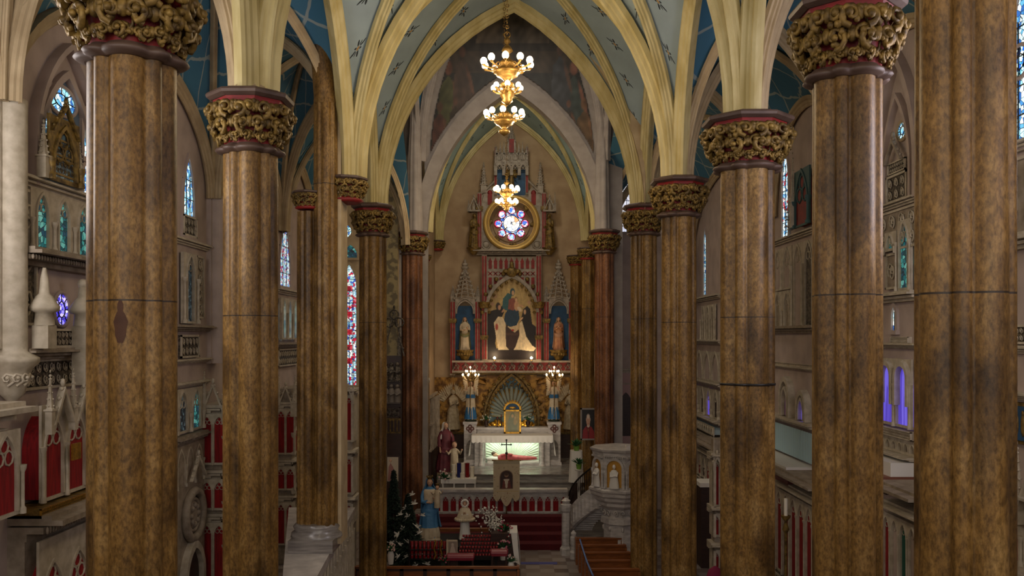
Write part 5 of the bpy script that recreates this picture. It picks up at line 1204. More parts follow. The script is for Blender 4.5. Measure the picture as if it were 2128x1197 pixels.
for k in range(17):
    a_ = PI*(k+.5)/17; R = ww*.44*(1+.55*math.sin(a_)); x0, z0 = cx, q(866)
    e_ = Vector((math.cos(a_), 0, math.sin(a_))); pr_ = Vector((-math.sin(a_), 0, math.cos(a_)))
    mb.tube([Vector((x0, -.16, z0))+e_*R*f+Vector((0, -.10*math.sin(f*PI), 0)) for f in (.12, .4, .7, .95)], [.02, .06, .10, .10], 6, mi=1)
    ea = a_+PI/34; e2 = Vector((math.cos(ea), 0, math.sin(ea))); mb.tube([Vector((x0, -.22, z0))+e2*R*f for f in (.2, .6, .9)], [.015, .025, .035], 4, mi=0)
    mb.ring(tuple(Vector((x0, -.2, z0))+e_*R*.97), .09, .02, seg=8, ts=4, mi=0)
b.o('scallop_shell', mb, ['gold2', mat('pale shell flute', '#8f9a94', .6)])
mb = b.mb()
for s in (-1, 1):
    for k in range(7): mb.sph((cx+s*(.55+.22*(k % 4)), -.2, q(892)+.22*(k//4)+.12*(k % 2)), (.2, .12, .16), 8, 6)
b.o('gilded_clouds', mb, 'gold2')
# relief angels
for s, px in ((0, 941), (1, 1186)):
    a_ = thing('relief_angel', 'pale winged relief angel on the gilded wall beside the '+('statue of a nun' if s == 0 else 'framed portrait'), 'angel', (r(px), D, q(900)))
    figure(a_, r(px), D+.35, q(893), 2.1, (-.6 if s else .6), 'stone', skin='stone', arms='pray', hair='stone', wide=1.25); wings(a_, r(px), D+.28, q(893)-.1, 2.35, 'stone', .5)
# fluorescent lit recess, altar
AD = 43.0
def ax(px): return X(px, AD)
def az(py): return Z(py, AD)
zf = 1.88
t = thing('high_altar', 'white marble high altar with a lit glazed recess under the table', 'altar', (ax(1064), AD, zf))
mb = MB(); x0, x1 = ax(962), ax(1167)
mb.box(ax(990), ax(1142), AD+.9, AD+1.5, az(924), az(893)); mb.box(ax(985), ax(1147), AD+.85, AD+1.55, az(896), az(892)); mb.box(ax(990), ax(1142), AD+.9, AD+1.5, zf, az(924)); obj('gradine', mb, 'whitemarble', t)
for px in (976, 1153):
    mb = MB(); mb.box(ax(px-13), ax(px+13), AD+.5, AD+1.4, zf, az(884)); mb.box(ax(px-15), ax(px+15), AD+.42, AD+1.45, az(884), az(879)); mb.box(ax(px-15), ax(px+15), AD+.42, AD+1.45, zf, zf+.12); obj('pedestal', mb, 'whitemarble', t)
    mb = MB(flat(AD+.49)); mb.cur = 0
    for a_ in range(4): mb.ring((ax(px)+.11*math.cos(a_*PI/2), 0, az(893)+.11*math.sin(a_*PI/2)), .07, .035, seg=10, ts=5)
    mb.sph((ax(px), 0, az(893)), (.08, .03, .08)); obj('quatrefoil', mb, mat('red brown inlay', '#5a3028', .5), t)
    mb = MB(flat(AD+.5)); mould(mb, ax(px), zf+.25, .32, .95, .04, -.03, 0); mb.ext(lancet_outline(ax(px), zf+.25, .32, .95), -.015, 0); obj('arched_panel', mb, 'greymarble', t)
mb = MB(); mb.box(ax(983), ax(1148), AD-.1, AD+.95, az(911), az(905)); obj('mensa', mb, 'whitemarble', t)
mb = MB(); mb.box(ax(986), ax(1004), AD+.3, AD+.9, zf, az(911)); mb.box(ax(1123), ax(1143), AD+.3, AD+.9, zf, az(911)); mb.box(ax(986), ax(1143), AD+.1, AD+.9, zf, az(964)); obj('body', mb, 'whitemarble', t)
for px in (1000, 1127):
    mb = MB(); mb.lathe([(.16, zf), (.16, zf+.08), (.11, zf+.16), (.09, zf+.25), (.085, az(922)), (.13, az(916)), (.15, az(911))], (ax(px), AD+.1, 0), 16); obj('colonnette', mb, 'whitemarble', t)
mb = MB(); fx0, fx1, fz0, fz1 = ax(1008), ax(1121), az(963), az(921)
for a in ((fx0-.06, fx1+.06, fz0-.06, fz0), (fx0-.06, fx1+.06, fz1, fz1+.06), (fx0-.06, fx0, fz0, fz1), (fx1, fx1+.06, fz0, fz1)): mb.box(a[0], a[1], AD+.18, AD+.26, a[2], a[3])
obj('recess_frame', mb, 'whitemarble', t)
mb = MB(); mb.box(fx0, fx1, AD+.82, AD+.86, fz0, fz1)
for k in range(33):
    a_ = PI*k/32; L_ = 1.0
    cx2, cz2 = (fx0+fx1)/2, fz0+.15; tx = min(abs((fx1-cx2)/max(1e-6, abs(math.cos(a_)))), (fz1-cz2)/max(1e-6, math.sin(a_)))*.97
    mb.tube([(cx2+.3*math.cos(a_), AD+.80, cz2+.15*math.sin(a_)), (cx2+tx*math.cos(a_), AD+.79, cz2+tx*math.sin(a_))], [.012, .03], 4)
obj('recess_back', mb, mat('pale green white rays', '#d4e0cc', .5), t)
mb = MB(); mb.tube([(fx0+.1, AD+.32, fz1+.03), (fx1-.1, AD+.32, fz1+.03)], .025, 8); obj('fluorescent_tube', mb, emis('fluorescent tube', (.80, 1, .78, 1), 14), t)
light('recess_lamp', 'AREA', ((fx0+fx1)/2, AD+.42, fz1-.03), 22, (.82, 1, .78), fx1-fx0-.2, (math.radians(12), 0, 0), .12)
mb = MB(); n = 80; xa, xb = ax(980), ax(1149); V = []
for i in range(n+1):
    x = xa+(xb-xa)*i/n; s = abs(math.sin(i*PI/4)); V += [(x, AD+.9, az(904.5)), (x, AD-.14, az(904.5)), (x, AD-.16-.02*math.sin(i*1.3), az(912)-.14-.05*s)]
mb.add(V, [(3*i+k, 3*i+3+k, 3*i+4+k, 3*i+1+k) for i in range(n) for k in (0, 1)], sm=False); 
lc = obj('altar_cloth', mb, 'linen'); tag(lc, 'white lace edged linen cloth covering the high altar table', 'altar cloth')
mb = MB()
for s, x in ((-1, xa), (1, xb)):
    V = []
    for j in range(7):
        f = j/6; z = az(904)-f*(az(904)-az(948)); 
        for k in range(9): a_ = k/8; V.append((x+s*(.05+.08*f+.04*math.sin(a_*12+f*2)*f)-s*.02, AD-.1+.9*a_*(1-.45*f), z+.1*math.sin(a_*PI)*f))
    mb.add(V, [(j*9+k, j*9+k+1, (j+1)*9+k+1, (j+1)*9+k) for j in range(6) for k in range(8)], sm=True)
obj('side_drop', mb, 'linen', lc)
# reclining effigy
t = thing('reclining_effigy', 'reclining effigy in a rose red robe in the lit altar recess', 'effigy', (cx2, AD+.5, fz0))
mb = MB(); P = [(fx0+.62, .13, .10), (fx0+.8, .20, .17), (fx0+1.05, .22, .19), (fx0+1.35, .20, .15), (fx0+1.7, .17, .12), (fx0+2.1, .14, .10), (fx0+2.45, .11, .08), (fx1-.12, .06, .05)]; V = []
for x, ry, rz in P:
    for k in range(20): a_ = 2*PI*k/20; f = 1+.07*math.sin(5*a_+x*6); V.append((x, AD+.52+ry*f*math.cos(a_), fz0+.16+rz*.4+rz*f*math.sin(a_)))
mb.add(V, [(i*20+k, i*20+(k+1) % 20, (i+1)*20+(k+1) % 20, (i+1)*20+k) for i in range(7) for k in range(20)], sm=True); mb.tube([(fx0+.8, AD+.36, fz0+.34), (fx0+1.1, AD+.30, fz0+.42), (fx0+1.35, AD+.36, fz0+.38)], [.06, .055, .05], 8); obj('robe', mb, mat('rose red robe', '#b04848', .6, c2='#8a3438'), t)
mb = MB(); mb.sph((fx0+.48, AD+.52, fz0+.36), (.13, .10, .11), 12, 8); mb.sph((fx0+.50, AD+.45, fz0+.43), (.02, .02, .03)); mb.tube([(fx0+.58, AD+.52, fz0+.33), (fx0+.7, AD+.52, fz0+.3)], .05, 8); mb.sph((fx0+1.38, AD+.36, fz0+.39), (.05, .03, .03)); obj('head_and_hands', mb, 'skin', t)
mb = MB(); mb.sph((fx0+.42, AD+.55, fz0+.42), (.13, .12, .10), 10, 6); obj('hair', mb, 'hairc', t)
mb = MB(); mb.sph((fx0+.36, AD+.52, fz0+.16), (.34, .26, .13), 14, 8); mb.box(fx0+.1, fx1-.02, AD+.28, AD+.76, fz0, fz0+.07); obj('cushion', mb, 'linen', t)
# icon, vases, candlesticks on the gradine
gz = az(893)+.02; gy = AD+1.0
t = thing('framed_icon', 'gilt framed icon with an arched top standing in the middle of the altar', 'icon', (ax(1065), gy-.2, az(904)))
ix0, ix1 = ax(1047), ax(1083); iz0, iz1 = az(905), az(854)
mb = MB(flat(gy-.25)); 
for a in ((ix0, ix1, iz0, iz0+.1), (ix0, ix1, iz1-.08, iz1), (ix0, ix0+.08, iz0, iz1), (ix1-.08, ix1, iz0, iz1)): mb.box(a[0], a[1], -.06, .06, a[2], a[3])
mb.band(arch(ix1-ix0, .42, 8, (ix0+ix1)/2, iz1), arch(ix1-ix0-.14, .32, 8, (ix0+ix1)/2, iz1), -.06, .06)
for x, z in arch(ix1-ix0+.02, .46, 5, (ix0+ix1)/2, iz1): mb.sph((x, 0, z), .05, 6, 4)
obj('frame', mb, 'gold2', t)
def iconfn(u, v):
    p = Pic(u, v, '#9a8a5a'); p.poly([(.2, 0), (.15, .45), (.3, .75), (.5, .8), (.7, .72), (.85, .4), (.85, 0)], '#7f8468'); p.ell(.5, .78, .16, .15, '#6f7a5c', .2); p.ell(.5, .76, .10, .10, '#b89a70', .3); p.ell(.68, .5, .13, .18, '#a89468', .3); p.ell(.68, .68, .07, .07, '#b89a70', .3); p.noise(.15, 3, 10); return p.c
V, Fc, c = grid_paint('i', ix1-ix0-.1, iz1-iz0-.1, 30, 44, iconfn, None, gy-.24, (ix0+ix1)/2, iz0+.05); paint_obj('icon_picture', V, Fc, c, t)
mb = MB(flat(gy-.23)); mb.ext(arch(ix1-ix0-.14, .32, 8, (ix0+ix1)/2, iz1), 0, .03); mb.sph(((ix0+ix1)/2, 0, iz1+.1), (.2, .03, .06), mi=1); obj('arched_top_panel', mb, ['blue', 'gold2'], t)
mb = MB(); mb.box(ix0+.1, ix1-.1, gy-.22, gy+.1, gz-.04, iz1-.3); obj('stand', mb, 'gold', t)
def bouquet(parent, x, y, z, R, cols, n=16, leaf=True, seed=1):
    rnd = random.Random(seed)
    if leaf:
        mb = MB()
        for i in range(n*2):
            a_ = rnd.uniform(0, 2*PI); e_ = rnd.uniform(.2, 1.4); d = Vector((math.cos(a_)*math.cos(e_), math.sin(a_)*math.cos(e_), math.sin(e_))); p = Vector((x, y, z)); s = d.cross(Vector((0, 0, 1))).normalized()*R*.12
            m_ = p+d*R*.6; e2 = p+d*R*rnd.uniform(.85, 1.15)-Vector((0, 0, R*.1)); mb.add([p, m_+s, e2, m_-s], [(0, 1, 2, 3)], sm=False)
        o_ = obj('leaf_spray', mb, 'leaf', parent)
    for ci_, c_ in enumerate(cols):
        mb = MB()
        for i in range(n//len(cols)):
            a_ = rnd.uniform(0, 2*PI); e_ = rnd.uniform(.1, 1.5); rr = R*rnd.uniform(.6, 1); c = (x+rr*math.cos(a_)*math.cos(e_), y+rr*math.sin(a_)*math.cos(e_), z+rr*math.sin(e_))
            for k in range(5): b2 = k*2*PI/5; mb.sph((c[0]+R*.06*math.cos(b2), c[1]-R*.03, c[2]+R*.06*math.sin(b2)), (R*.06, R*.04, R*.06), 5, 4)
        obj('blossoms', mb, c_, parent)
M['pink'] = mat('pink petals', '#c46a7e', .7); M['palepink'] = mat('pale pink petals', '#d8b0a8', .7); M['wpetal'] = mat('white petals', '#d8d4c8', .7); M['rpetal'] = mat('red petals', '#a01830', .7)
for px, s in ((1009, 'beside the candlesticks on the altar shelf'), (1098, 'on the altar shelf, with no candlestick beside it')):
    t = thing('flower_vase', 'dark vase of white flowers '+s, 'vase', (ax(px), gy+.1, gz)); mb = MB(); mb.lathe([(.09, 0), (.05, .04), (.13, .16), (.14, .24), (.07, .32), (.09, .36)], (ax(px), gy+.1, gz), 12); obj('vase_body', mb, 'darkwood', t); bouquet(t, ax(px), gy+.1, gz+.34, .3, ['wpetal'], 12, seed=px)
for px, h_, s in ((1033, .42, 'shorter dark candlestick on the altar shelf next to the flower vase'), (1041, .52, 'taller dark candlestick on the altar shelf, close beside the icon')):
    t = thing('candlestick', s, 'candlestick', (ax(px), gy, gz)); mb = MB(); mb.lathe([(.08, 0), (.03, .06), (.02, .1), (.04, h_*.5), (.02, h_*.6), (.05, h_)], (ax(px), gy, gz), 10); obj('stem', mb, 'darkwood', t); mb = MB(); mb.lathe([(.022, h_), (.022, h_+.12)], (ax(px), gy, gz), 8); obj('candle', mb, 'redglass', t)
# statues in the reredos
t = thing('niche_statue', 'statue in green and ivory robes in a blue reredos niche', 'statue', (r(966), D, q(727))); figure(t, r(966), D+.05, q(727), (727-658)*D/F, .15, 'ivory', mat('green gold mantle', '#5f7458', .6, c2='#8a7440'), 'ivory', 'hairc', 'hold')
t = thing('niche_statue', 'statue in rose and gold robes with joined hands, in a blue reredos niche', 'statue', (r(1161), D, q(727))); figure(t, r(1161), D+.05, q(727), (727-658)*D/F, 0, mat('rose gold robe', '#a8684a', .6, c2='#c09068'), mat('pale pink mantle', '#b08468', .6), 'ivory', 'hairc', 'pray')
for px, s in ((990, 'towards the nun statue side'), (1137, 'towards the portrait side')):
    t = thing('gilded_statue', 'small gilded standing figure flanking the rose ring, '+s, 'statue', (r(px), D-.1, q(515))); figure(t, r(px)+(-.1 if px < 1000 else .1), D+.05, q(515), (515-443)*D/F, (.5 if px < 1000 else -.5), 'gold', 'gold', None, 'gold', 'hold', skin='gold')
t = thing('gilded_statue', 'small gilded winged figure in the blue tower niche over the rose ring', 'statue', (r(1063), D, q(395))); figure(t, r(1063), D-.02, q(395), 1.1, 0, 'gold', None, None, 'gold', 'open', skin='gold'); wings(t, r(1063), D-.02, q(395), 1.1, 'gold')
# candle-bearing angels on the pedestals
M['bluetunic'] = mat('blue painted tunic', '#2c6c9c', .5, c2='#1f5580', scale=4)
for px, s in ((976, 'on the pedestal nearer the nun statue'), (1153, 'on the pedestal nearer the framed portrait')):
    x, y, z = ax(px), AD+.95, az(879); H_ = (879-797)*AD/F
    t = thing('candle_angel', 'white winged angel holding a candelabrum, '+s, 'angel', (x, y, z))
    mb = MB(); mb.lathe([(.3, 0), (.27, .1), (.22, .14)], (x, y, z), 12); obj('plinth', mb, 'green', t)
    figure(t, x, y, z+.1, H_, 0, 'ivory', None, None, 'darkwood', 'up', skin='skin'); mb = MB(); mb.lathe([(.33, 0), (.27, .45), (.25, .6)], (x, y, z+.12), 18, lobe=lambda a: 1+.06*math.sin(9*a), sy=.8); obj('blue_skirt', mb, 'bluetunic', t)
    mb = MB(); mb.lathe([(.26, 1.18), (.24, 1.3), (.2, 1.38)], (x, y, z), 16, sy=.75); obj('sash', mb, 'bluetunic', t)
    for s2 in (-1, 1):
        g = MB()
        for k in range(9):
            f = k/8; g.tube([(x+s2*.16, y+.18, z+H_*.72), (x+s2*(.26+.05*f), y+.2, z+H_*(.80+.25*(1-f))), (x+s2*(.40-.05*f), y+.2, z+H_*(1.20-.55*f))], [.06, .085, .03], 5)
        obj('wing', g, 'ivory', t)
    c = thing('candelabrum', 'branched lit candelabrum held by the angel '+s, 'candelabrum', (x, y-.25, z+.6))
    mb = MB(); yy = y-.25; zb_ = az(792); mb.tube([(x, yy, z+.2), (x, yy, zb_)], .022, 8); mb.sph((x, yy, zb_), (.08, .08, .05))
    CPn = []
    for ring_, (R, zo, n) in enumerate(((.42, .15, 7), (.24, .33, 5), (0, .52, 1))):
        for k in range(n):
            a_ = 2*PI*k/n+.3*ring_; e_ = (x+R*math.cos(a_), yy+R*math.sin(a_), zb_+zo); 
            mb.tube([(x, yy, zb_-.05), (x+R*.6*math.cos(a_), yy+R*.6*math.sin(a_), zb_-.02+zo*.1), e_], .016, 5); mb.lathe([(.02, -.02), (.06, .0), (.06, .02)], e_, 8); CPn.append(e_)
    obj('branches', mb, 'gold', c)
    for e_ in CPn:
        k = MB(); k.lathe([(.016, .02), (.016, .10)], e_, 6); ca = obj('candle', k, 'candle', c); k = MB(); k.sph((e_[0], e_[1], e_[2]+.14), (.035, .035, .055), 6, 5); f_ = obj('bulb', k, 'flame', c)
    light('candelabrum_glow', 'POINT', (x, yy-.05, zb_+.75), 26, (1, .66, .36), .12)
# picture lamps under the painting
for px, s in ((1028, 'under the kneeling friar in the painting'), (1104, 'under the kneeling nun in the painting')):
    t = thing('picture_lamp', 'small bright lamp on the ledge '+s, 'lamp', (r(px), D-.4, q(749))); mb = MB(); mb.lathe([(.08, 0), (.03, .03), (.03, .08)], (r(px), D-.35, q(749)), 8); obj('base', mb, 'brass', t); mb = MB(); mb.sph((r(px), D-.35, q(749)+.14), .07, 10, 6); obj('bulb', mb, 'bulb', t)
    light('picture_lamp_light', 'POINT', (r(px), D-.42, q(749)+.30), 16, (1, .72, .42), .06)
for px, s in ((1037, 'a'), (1090, 'b')): light('shell_niche_light', 'POINT', (r(px), D+.05, q(885)), 5, (1, .75, .35), .08)
light('apse_floor_bounce', 'AREA', (0, 39.8, 3.2), 60, (1, .85, .68), 3, (math.radians(115), 0, 0), 1)
# ---------------- chandeliers ----------------
def chandelier(name, label, x, y, tiers, chain_top, lights=True):
    t = thing(name, label, 'chandelier', (x, y, tiers[-1][0]-.3))
    zt = tiers[0][0]
    mb = MB(); n = int((chain_top-zt-.75)/.11)
    for i in range(n):
        z = zt+.75+i*.11
        if i % 2: mb.ring((x, y, z), .035, .009, 'xz', 10, 4)
        else: mb.tube([(x, y+.035*math.cos(a), z+.035*math.sin(a)+.0) for a in np.arange(0, 2*PI+.1, PI/5)], .009, 4, caps=False)
    mb.ring((x, y, zt+.70), .06, .014, 'xz', 14, 5); obj('chain', mb, 'brass', t)
    mb = MB(); mb.lathe([(.02, .66), (.05, .62), (.07, .55), (.03, .5), (.09, .42), (.12, .36), (.05, .30), (.06, .2), (.14, .14), (.17, .08), (.13, .02), (.24, -.05), (.27, -.07), (.27, -.10), (.23, -.12), (.22, -.16), (.14, -.2), (.06, -.27), (.14, -.32), (.15, -.37), (.07, -.42), (.02, -.46)], (x, y, zt), 24)
    if len(tiers) > 1:
        z2, R2 = tiers[1][0]-zt, tiers[1][1]; mb.lathe([(.05, -.42), (.04, z2+.2), (.09, z2+.14), (.05, z2+.08), (.12, z2+.02), (R2*.5, z2-.05), (R2*.5, z2-.09), (.10, z2-.15), (.12, z2-.2), (.03, z2-.27)], (x, y, zt), 20)
    obj('body', mb, 'brass', t)
    for z, R, n, br in tiers:
        for k in range(n):
            a = 2*PI*k/n+.25; dx, dy = math.cos(a), math.sin(a)
            m2 = MB(); m2.tube([(x+.12*dx, y+.12*dy, z), (x+R*.5*dx, y+R*.5*dy, z-.03), (x+R*.85*dx, y+R*.85*dy, z-.0), (x+R*dx, y+R*dy, z+.03)], [.03, .02, .018, .028], 6); m2.lathe([(.02, 0), (.04, .02), (.035, .05)], (x+R*dx, y+R*dy, z+.02), 8); m2.ring((x+R*.55*dx, y+R*.55*dy, z+.03), .04, .012, 'xz', 8, 4); arm = obj('arm', m2, 'brass', t)
            m2 = MB(); m2.sph((x+R*dx, y+R*dy, z+.03+br*1.2), (br, br, br*1.15), 10, 7); obj('bulb', m2, 'bulb', arm)
        if lights:
            for k in range(4):
                a = 2*PI*k/4+.6; light('chandelier_lamp', 'POINT', (x+(R+.12)*math.cos(a), y+(R+.12)*math.sin(a), z-.22), 34*n/10*LK, (1, .77, .48), .05)
    return t
LK = 1.35
chandelier('chandelier', 'nearest brass chandelier, with a wide upper and a small lower ring of bulbs', X(1054, 18), 18, [(Z(142, 18), .50, 10, .07), (Z(191, 18), .29, 7, .055)], 19.0)
chandelier('chandelier', 'single ringed brass chandelier hanging just below and behind the topmost one', X(1048, 22.5), 22.5, [(Z(246, 22.5), .48, 10, .075)], 18.8)
chandelier('chandelier', 'far brass chandelier with two rings of bulbs before the rose window', X(1053, 34.5), 34.5, [(Z(399, 34.5), .46, 9, .085), (Z(425, 34.5), .40, 8, .08)], 24)
M['pnk'] = mat('pinkish plaster', '#c0a09a', .8); M['gmos'] = mat('gold mosaic ground', '#b8862c', .5, .2); M['kn'] = mat('maroon leatherette', '#7a1a2a', .4); M['bz'] = mat('dark bronze', '#2a1a12', .4, .4)
# ---------------- chancel piers and corbels ----------------
def small_pier(x, y, rad, zc, label):
    t = thing('chancel_pier', label, 'column', (x, y, .94)); mb = MB(); mb.lathe([(rad*1.4, .94), (rad*1.4, 1.2), (rad*1.05, 1.4), (rad, 1.5), (rad*.98, zc)], (x, y, 0), 64, lobe=LB); obj('shaft', mb, 'marble', t); small_cap(t, x, y, zc+.05, rad/.47)
small_pier(X(1221, 40.6), 40.3, .32, Z(540, 40.6)-.02, 'slim brown marble pier between the framed portrait and the far right chancel column')
small_pier(X(1197, 44.6), 44.6, .30, Z(552, 44.6), 'brown marble pier in the chancel corner beside the relief angel and portrait')
small_pier(X(886, 40.6), 40.3, .17, Z(545, 40.6), 'thin pale pier against the chancel wall behind the choir screen')
for px, s in ((909, 'above the relief angel near the nun statue'),):
    t = thing('corbel_capital', 'gilded corbel capital carrying a vault rib on the apse wall', 'corbel', (X(909, 45.8), 45.8, Z(540, 45.8))); small_cap(t, X(907, 45.7), 45.75, Z(518, 45.7), .62)
t = thing('choir_screen', 'white and red traceried screen end with spindles beside the reddish chancel column', 'screen', (X(888, 39.6), 39.6, 1)); b = Bay(t, flat(39.8))
b.lancets(X(882, 39.6), X(890, 39.6), .94, Z(795, 39.6), 1, 'redcloth', wf=.55, t=.12, out=.1, cusp=False); b.cornice(X(880, 39.6), X(893, 39.6), Z(795, 39.6), .2, .4)
mb = MB()
for i in range(9): y = 40.0+i*.35; x = X(893, 39.6)+i*.02; mb.lathe([(.05, 3.0), (.035, 3.1), (.03, Z(835, 39.6)+i*.0), (.05, Z(830, 39.6))], (x, y, 0), 6)
for z in (3.0, 4.2, Z(828, 39.6)): mb.box(X(891, 39.6), X(896, 39.6), 39.8, 43.2, z, z+.1)
obj('spindles', mb, 'tracery2', t); mb = MB(); mb.box(X(884, 39.6), X(894, 39.6), 39.9, 43.2, .94, 3.0); obj('stall_panel', mb, 'darkwood', t)
# ---------------- portrait, plant table, pulpit ----------------
t = thing('framed_portrait', 'framed portrait of a bald person in a red robe, above the white draped stand', 'portrait', (X(1223, 38.6), 38.9, Z(915, 38.6)))
x0, x1, z0, z1 = X(1207, 38.6), X(1240, 38.6), Z(916, 38.6), Z(849, 38.6)
mb = MB(flat(38.9))
for a in ((x0, x1, z0, z0+.07), (x0, x1, z1-.07, z1), (x0, x0+.07, z0, z1), (x1-.07, x1, z0, z1)): mb.box(a[0], a[1], -.08, .02, a[2], a[3])
obj('frame', mb, mat('dull silver frame', '#8a8078', .4, .3), t)
def portfn(u, v):
    p = Pic(u, v, '#171214'); p.poly([(.05, 0), (.1, .3), (.3, .42), (.5, .46), (.75, .40), (.95, .25), (1, 0)], '#8a1c20'); p.poly([(.3, .42), (.42, .3), (.5, 0), (.56, .0), (.6, .3), (.66, .42)], '#6a1418'); p.poly([(.4, .42), (.5, .38), (.62, .42), (.6, .5), (.42, .5)], '#d8c8b8')
    p.ell(.5, .62, .16, .19, '#c79a80', .15); p.ell(.5, .76, .15, .10, '#d8c4b4', .5); p.ell(.44, .64, .02, .012, '#3a2824', .5); p.ell(.56, .64, .02, .012, '#3a2824', .5); p.ell(.5, .58, .02, .04, '#b08468', .6); p.ell(.5, .52, .05, .012, '#9a5a4c', .5); p.ell(.34, .66, .02, .06, '#d0c4bc', .4); p.ell(.66, .66, .02, .06, '#d0c4bc', .4); p.ell(.5, .3, .02, .05, '#c0a040', .3); return p.c
V, Fc, c = grid_paint('p', x1-x0-.12, z1-z0-.12, 50, 80, portfn, None, 38.86, (x0+x1)/2, z0+.06); paint_obj('portrait_picture', V, Fc, c, t)
td = 38.0; x0, x1 = X(1186, td), X(1211, td); zt = Z(938, td)
t = thing('plant_stand', 'tall narrow stand draped in white cloth beside the altar steps', 'stand', ((x0+x1)/2, td, .94)); mb = MB(); mb.box(x0+.08, x1-.08, td+.1, td+.5, .94, zt-.03); obj('stand_body', mb, 'darkwood', t)
mb = MB(); n = 32; V = []
for f, zz in ((0, zt), (.35, zt-.5), (1, Z(1003, td))):
    for k in range(n):
        a_ = 2*PI*k/n; w = (x1-x0)/2*(1+.28*f+.06*f*math.sin(a_*8)); V.append(((x0+x1)/2+w*math.copysign(abs(math.cos(a_))**.5, math.cos(a_)), td+.3+.32*math.copysign(abs(math.sin(a_))**.5, math.sin(a_)), zz))
mb.add(V, [(i*n+k, i*n+(k+1) % n, (i+1)*n+(k+1) % n, (i+1)*n+k) for i in range(2) for k in range(n)]+[tuple(range(n))[::-1]], sm=False); obj('cloth', mb, 'linen', t)
def potted(px, py, d, label, s=1.0, cloth=False):
    x, z = X(px, d), Z(py, d); t = thing('potted_plant', label, 'plant', (x, d, z)); mb = MB(); mb.lathe([(.10*s, 0), (.14*s, .22*s), (.15*s, .24*s)], (x, d, z), 14); obj('pot', mb, 'lime', t)
    rnd = random.Random(px); mb = MB()
    for i in range(24):
        a_ = rnd.uniform(0, 2*PI); e_ = rnd.uniform(.3, 1.4); d_ = Vector((math.cos(a_)*math.cos(e_), math.sin(a_)*math.cos(e_), math.sin(e_))); p = Vector((x, d, z+.22*s)); sd = d_.cross(Vector((0, 0, 1))).normalized()*.05*s; m_ = p+d_*.25*s; e2 = p+d_*.48*s-Vector((0, 0, .1*s)); mb.add([p, m_+sd, e2, m_-sd], [(0, 1, 2, 3)])
    obj('leaves', mb, 'leaf', t)
M['lime'] = mat('lime green pot', '#6f9a3a', .5)
potted(1198, 938, td+.3, 'leafy plant in a lime green pot on top of the white draped stand')
potted(1203, 975, 37.4, 'drooping plant in a green pot, the lower of the two by the draped stand', .9)
x, z = X(1203, 37.4), Z(975, 37.4); mb = MB(); mb.lathe([(.17, .94), (.17, 1.0), (.05, 1.05), (.05, z-.08), (.18, z-.04), (.18, z)], (x, 37.4, 0), 12); tag(obj('flower_pedestal', mb, 'linen'), 'slim white pedestal carrying the lower potted plant by the pulpit stairs', 'pedestal')
PD = 31.0
t = thing('pulpit', 'white marble octagonal pulpit with niche statues on gold ground', 'pulpit', (X(1278, PD), PD+.6, 0))
x, y = X(1238, PD)+1.02, PD+1.1; P = lambda py: Z(py, PD); RT = .35
mb = MB(); o8 = PI/8-RT
mb.lathe([(.80, 0), (.80, .25), (.62, .35), (.62, P(1100)), (.74, P(1097)), (.72, P(1085)), (.60, P(1080)), (.68, P(1066)), (.84, P(1058)), (.86, P(1050))], (x, y, 0), 8, rot=o8, sm=False); obj('stem', mb, 'whitemarble', t)
mb = MB(); mb.lathe([(.86, P(1052)), (.98, P(1046)), (1.0, P(1040)), (1.10, P(1036)), (1.12, P(1030)), (1.18, P(1026)), (1.18, P(1022)), (1.0, P(1016))], (x, y, 0), 8, rot=o8, sm=False); obj('corbel_moulding', mb, 'whitemarble', t)
mb = MB(); mb.lathe([(.98, P(1018)), (.98, P(955)), (1.03, P(952)), (1.05, P(945)), (1.12, P(941)), (1.14, P(937)), (1.0, P(936))], (x, y, 0), 8, rot=o8, sm=False); obj('pulpit_drum', mb, 'whitemarble', t)
for k, a0 in enumerate((-PI/2-RT, -PI/2-PI/4-RT, -PI/4-RT)):
    nx, ny = math.cos(a0), math.sin(a0); ap = .98*math.cos(PI/8); Mf = Matrix(((-ny, -nx, 0, x+nx*ap), (nx, -ny, 0, y+ny*ap), (0, 0, 1, 0), (0, 0, 0, 1)))
    mb = MB(Mf); mould(mb, 0, P(1017), .54, P(959)-P(1017), .08, -.10, 0, ratio=.5)
    for sx_ in (-.35, .35): mb.lathe([(.06, P(1018)), (.04, P(1012)), (.04, P(990)), (.065, P(984)), (.05, P(980))], (sx_, -.08, 0), 8)
    for i in range(11): mb.box(-.36+i*.066, -.325+i*.066, -.12, -.02, P(955), P(951))
    obj('niche_arch', mb, 'whitemarble', t)
    mb = MB(Mf); mb.ext(lancet_outline(0, P(1017), .54, P(959)-P(1017), ratio=.5), -.012, 0); obj('gold_ground', mb, 'gmos', t)
    mb = MB(Mf); fz = P(1017); mb.lathe([(.19, 0), (.18, .15), (.14, .4), (.15, .55), (.11, .64), (.04, .68)], (0, -.10, fz), 14, sy=.55, lobe=lambda a: 1+.08*math.sin(7*a)); mb.sph((0, -.11, fz+.78), (.065, .06, .085), 12, 8); mb.sph((0, -.18, fz+.77), (.012, .02, .02), 5, 4); mb.tube([(-.13, -.1, fz+.58), (-.12, -.19, fz+.42), (.05, -.2, fz+.46)], .035, 6); mb.tube([(.13, -.1, fz+.58), (.12, -.19, fz+.44), (0, -.2, fz+.48)], .035, 6); obj('niche_figure', mb, 'white', t)
mb = MB()
for k in range(16): a_ = 2*PI*k/16; spiral(mb, (x+.66*math.cos(a_), y+.66*math.sin(a_), P(1073)), (math.cos(a_), math.sin(a_), 0), (-math.sin(a_), math.cos(a_), 0), .11, .03, 1.2, 1 if k % 2 else -1, n=8)
for k in range(8): a_ = 2*PI*k/8; mb.sph((x+.62*math.cos(a_), y+.62*math.sin(a_), P(1108)), (.06, .06, .1), 6, 5)
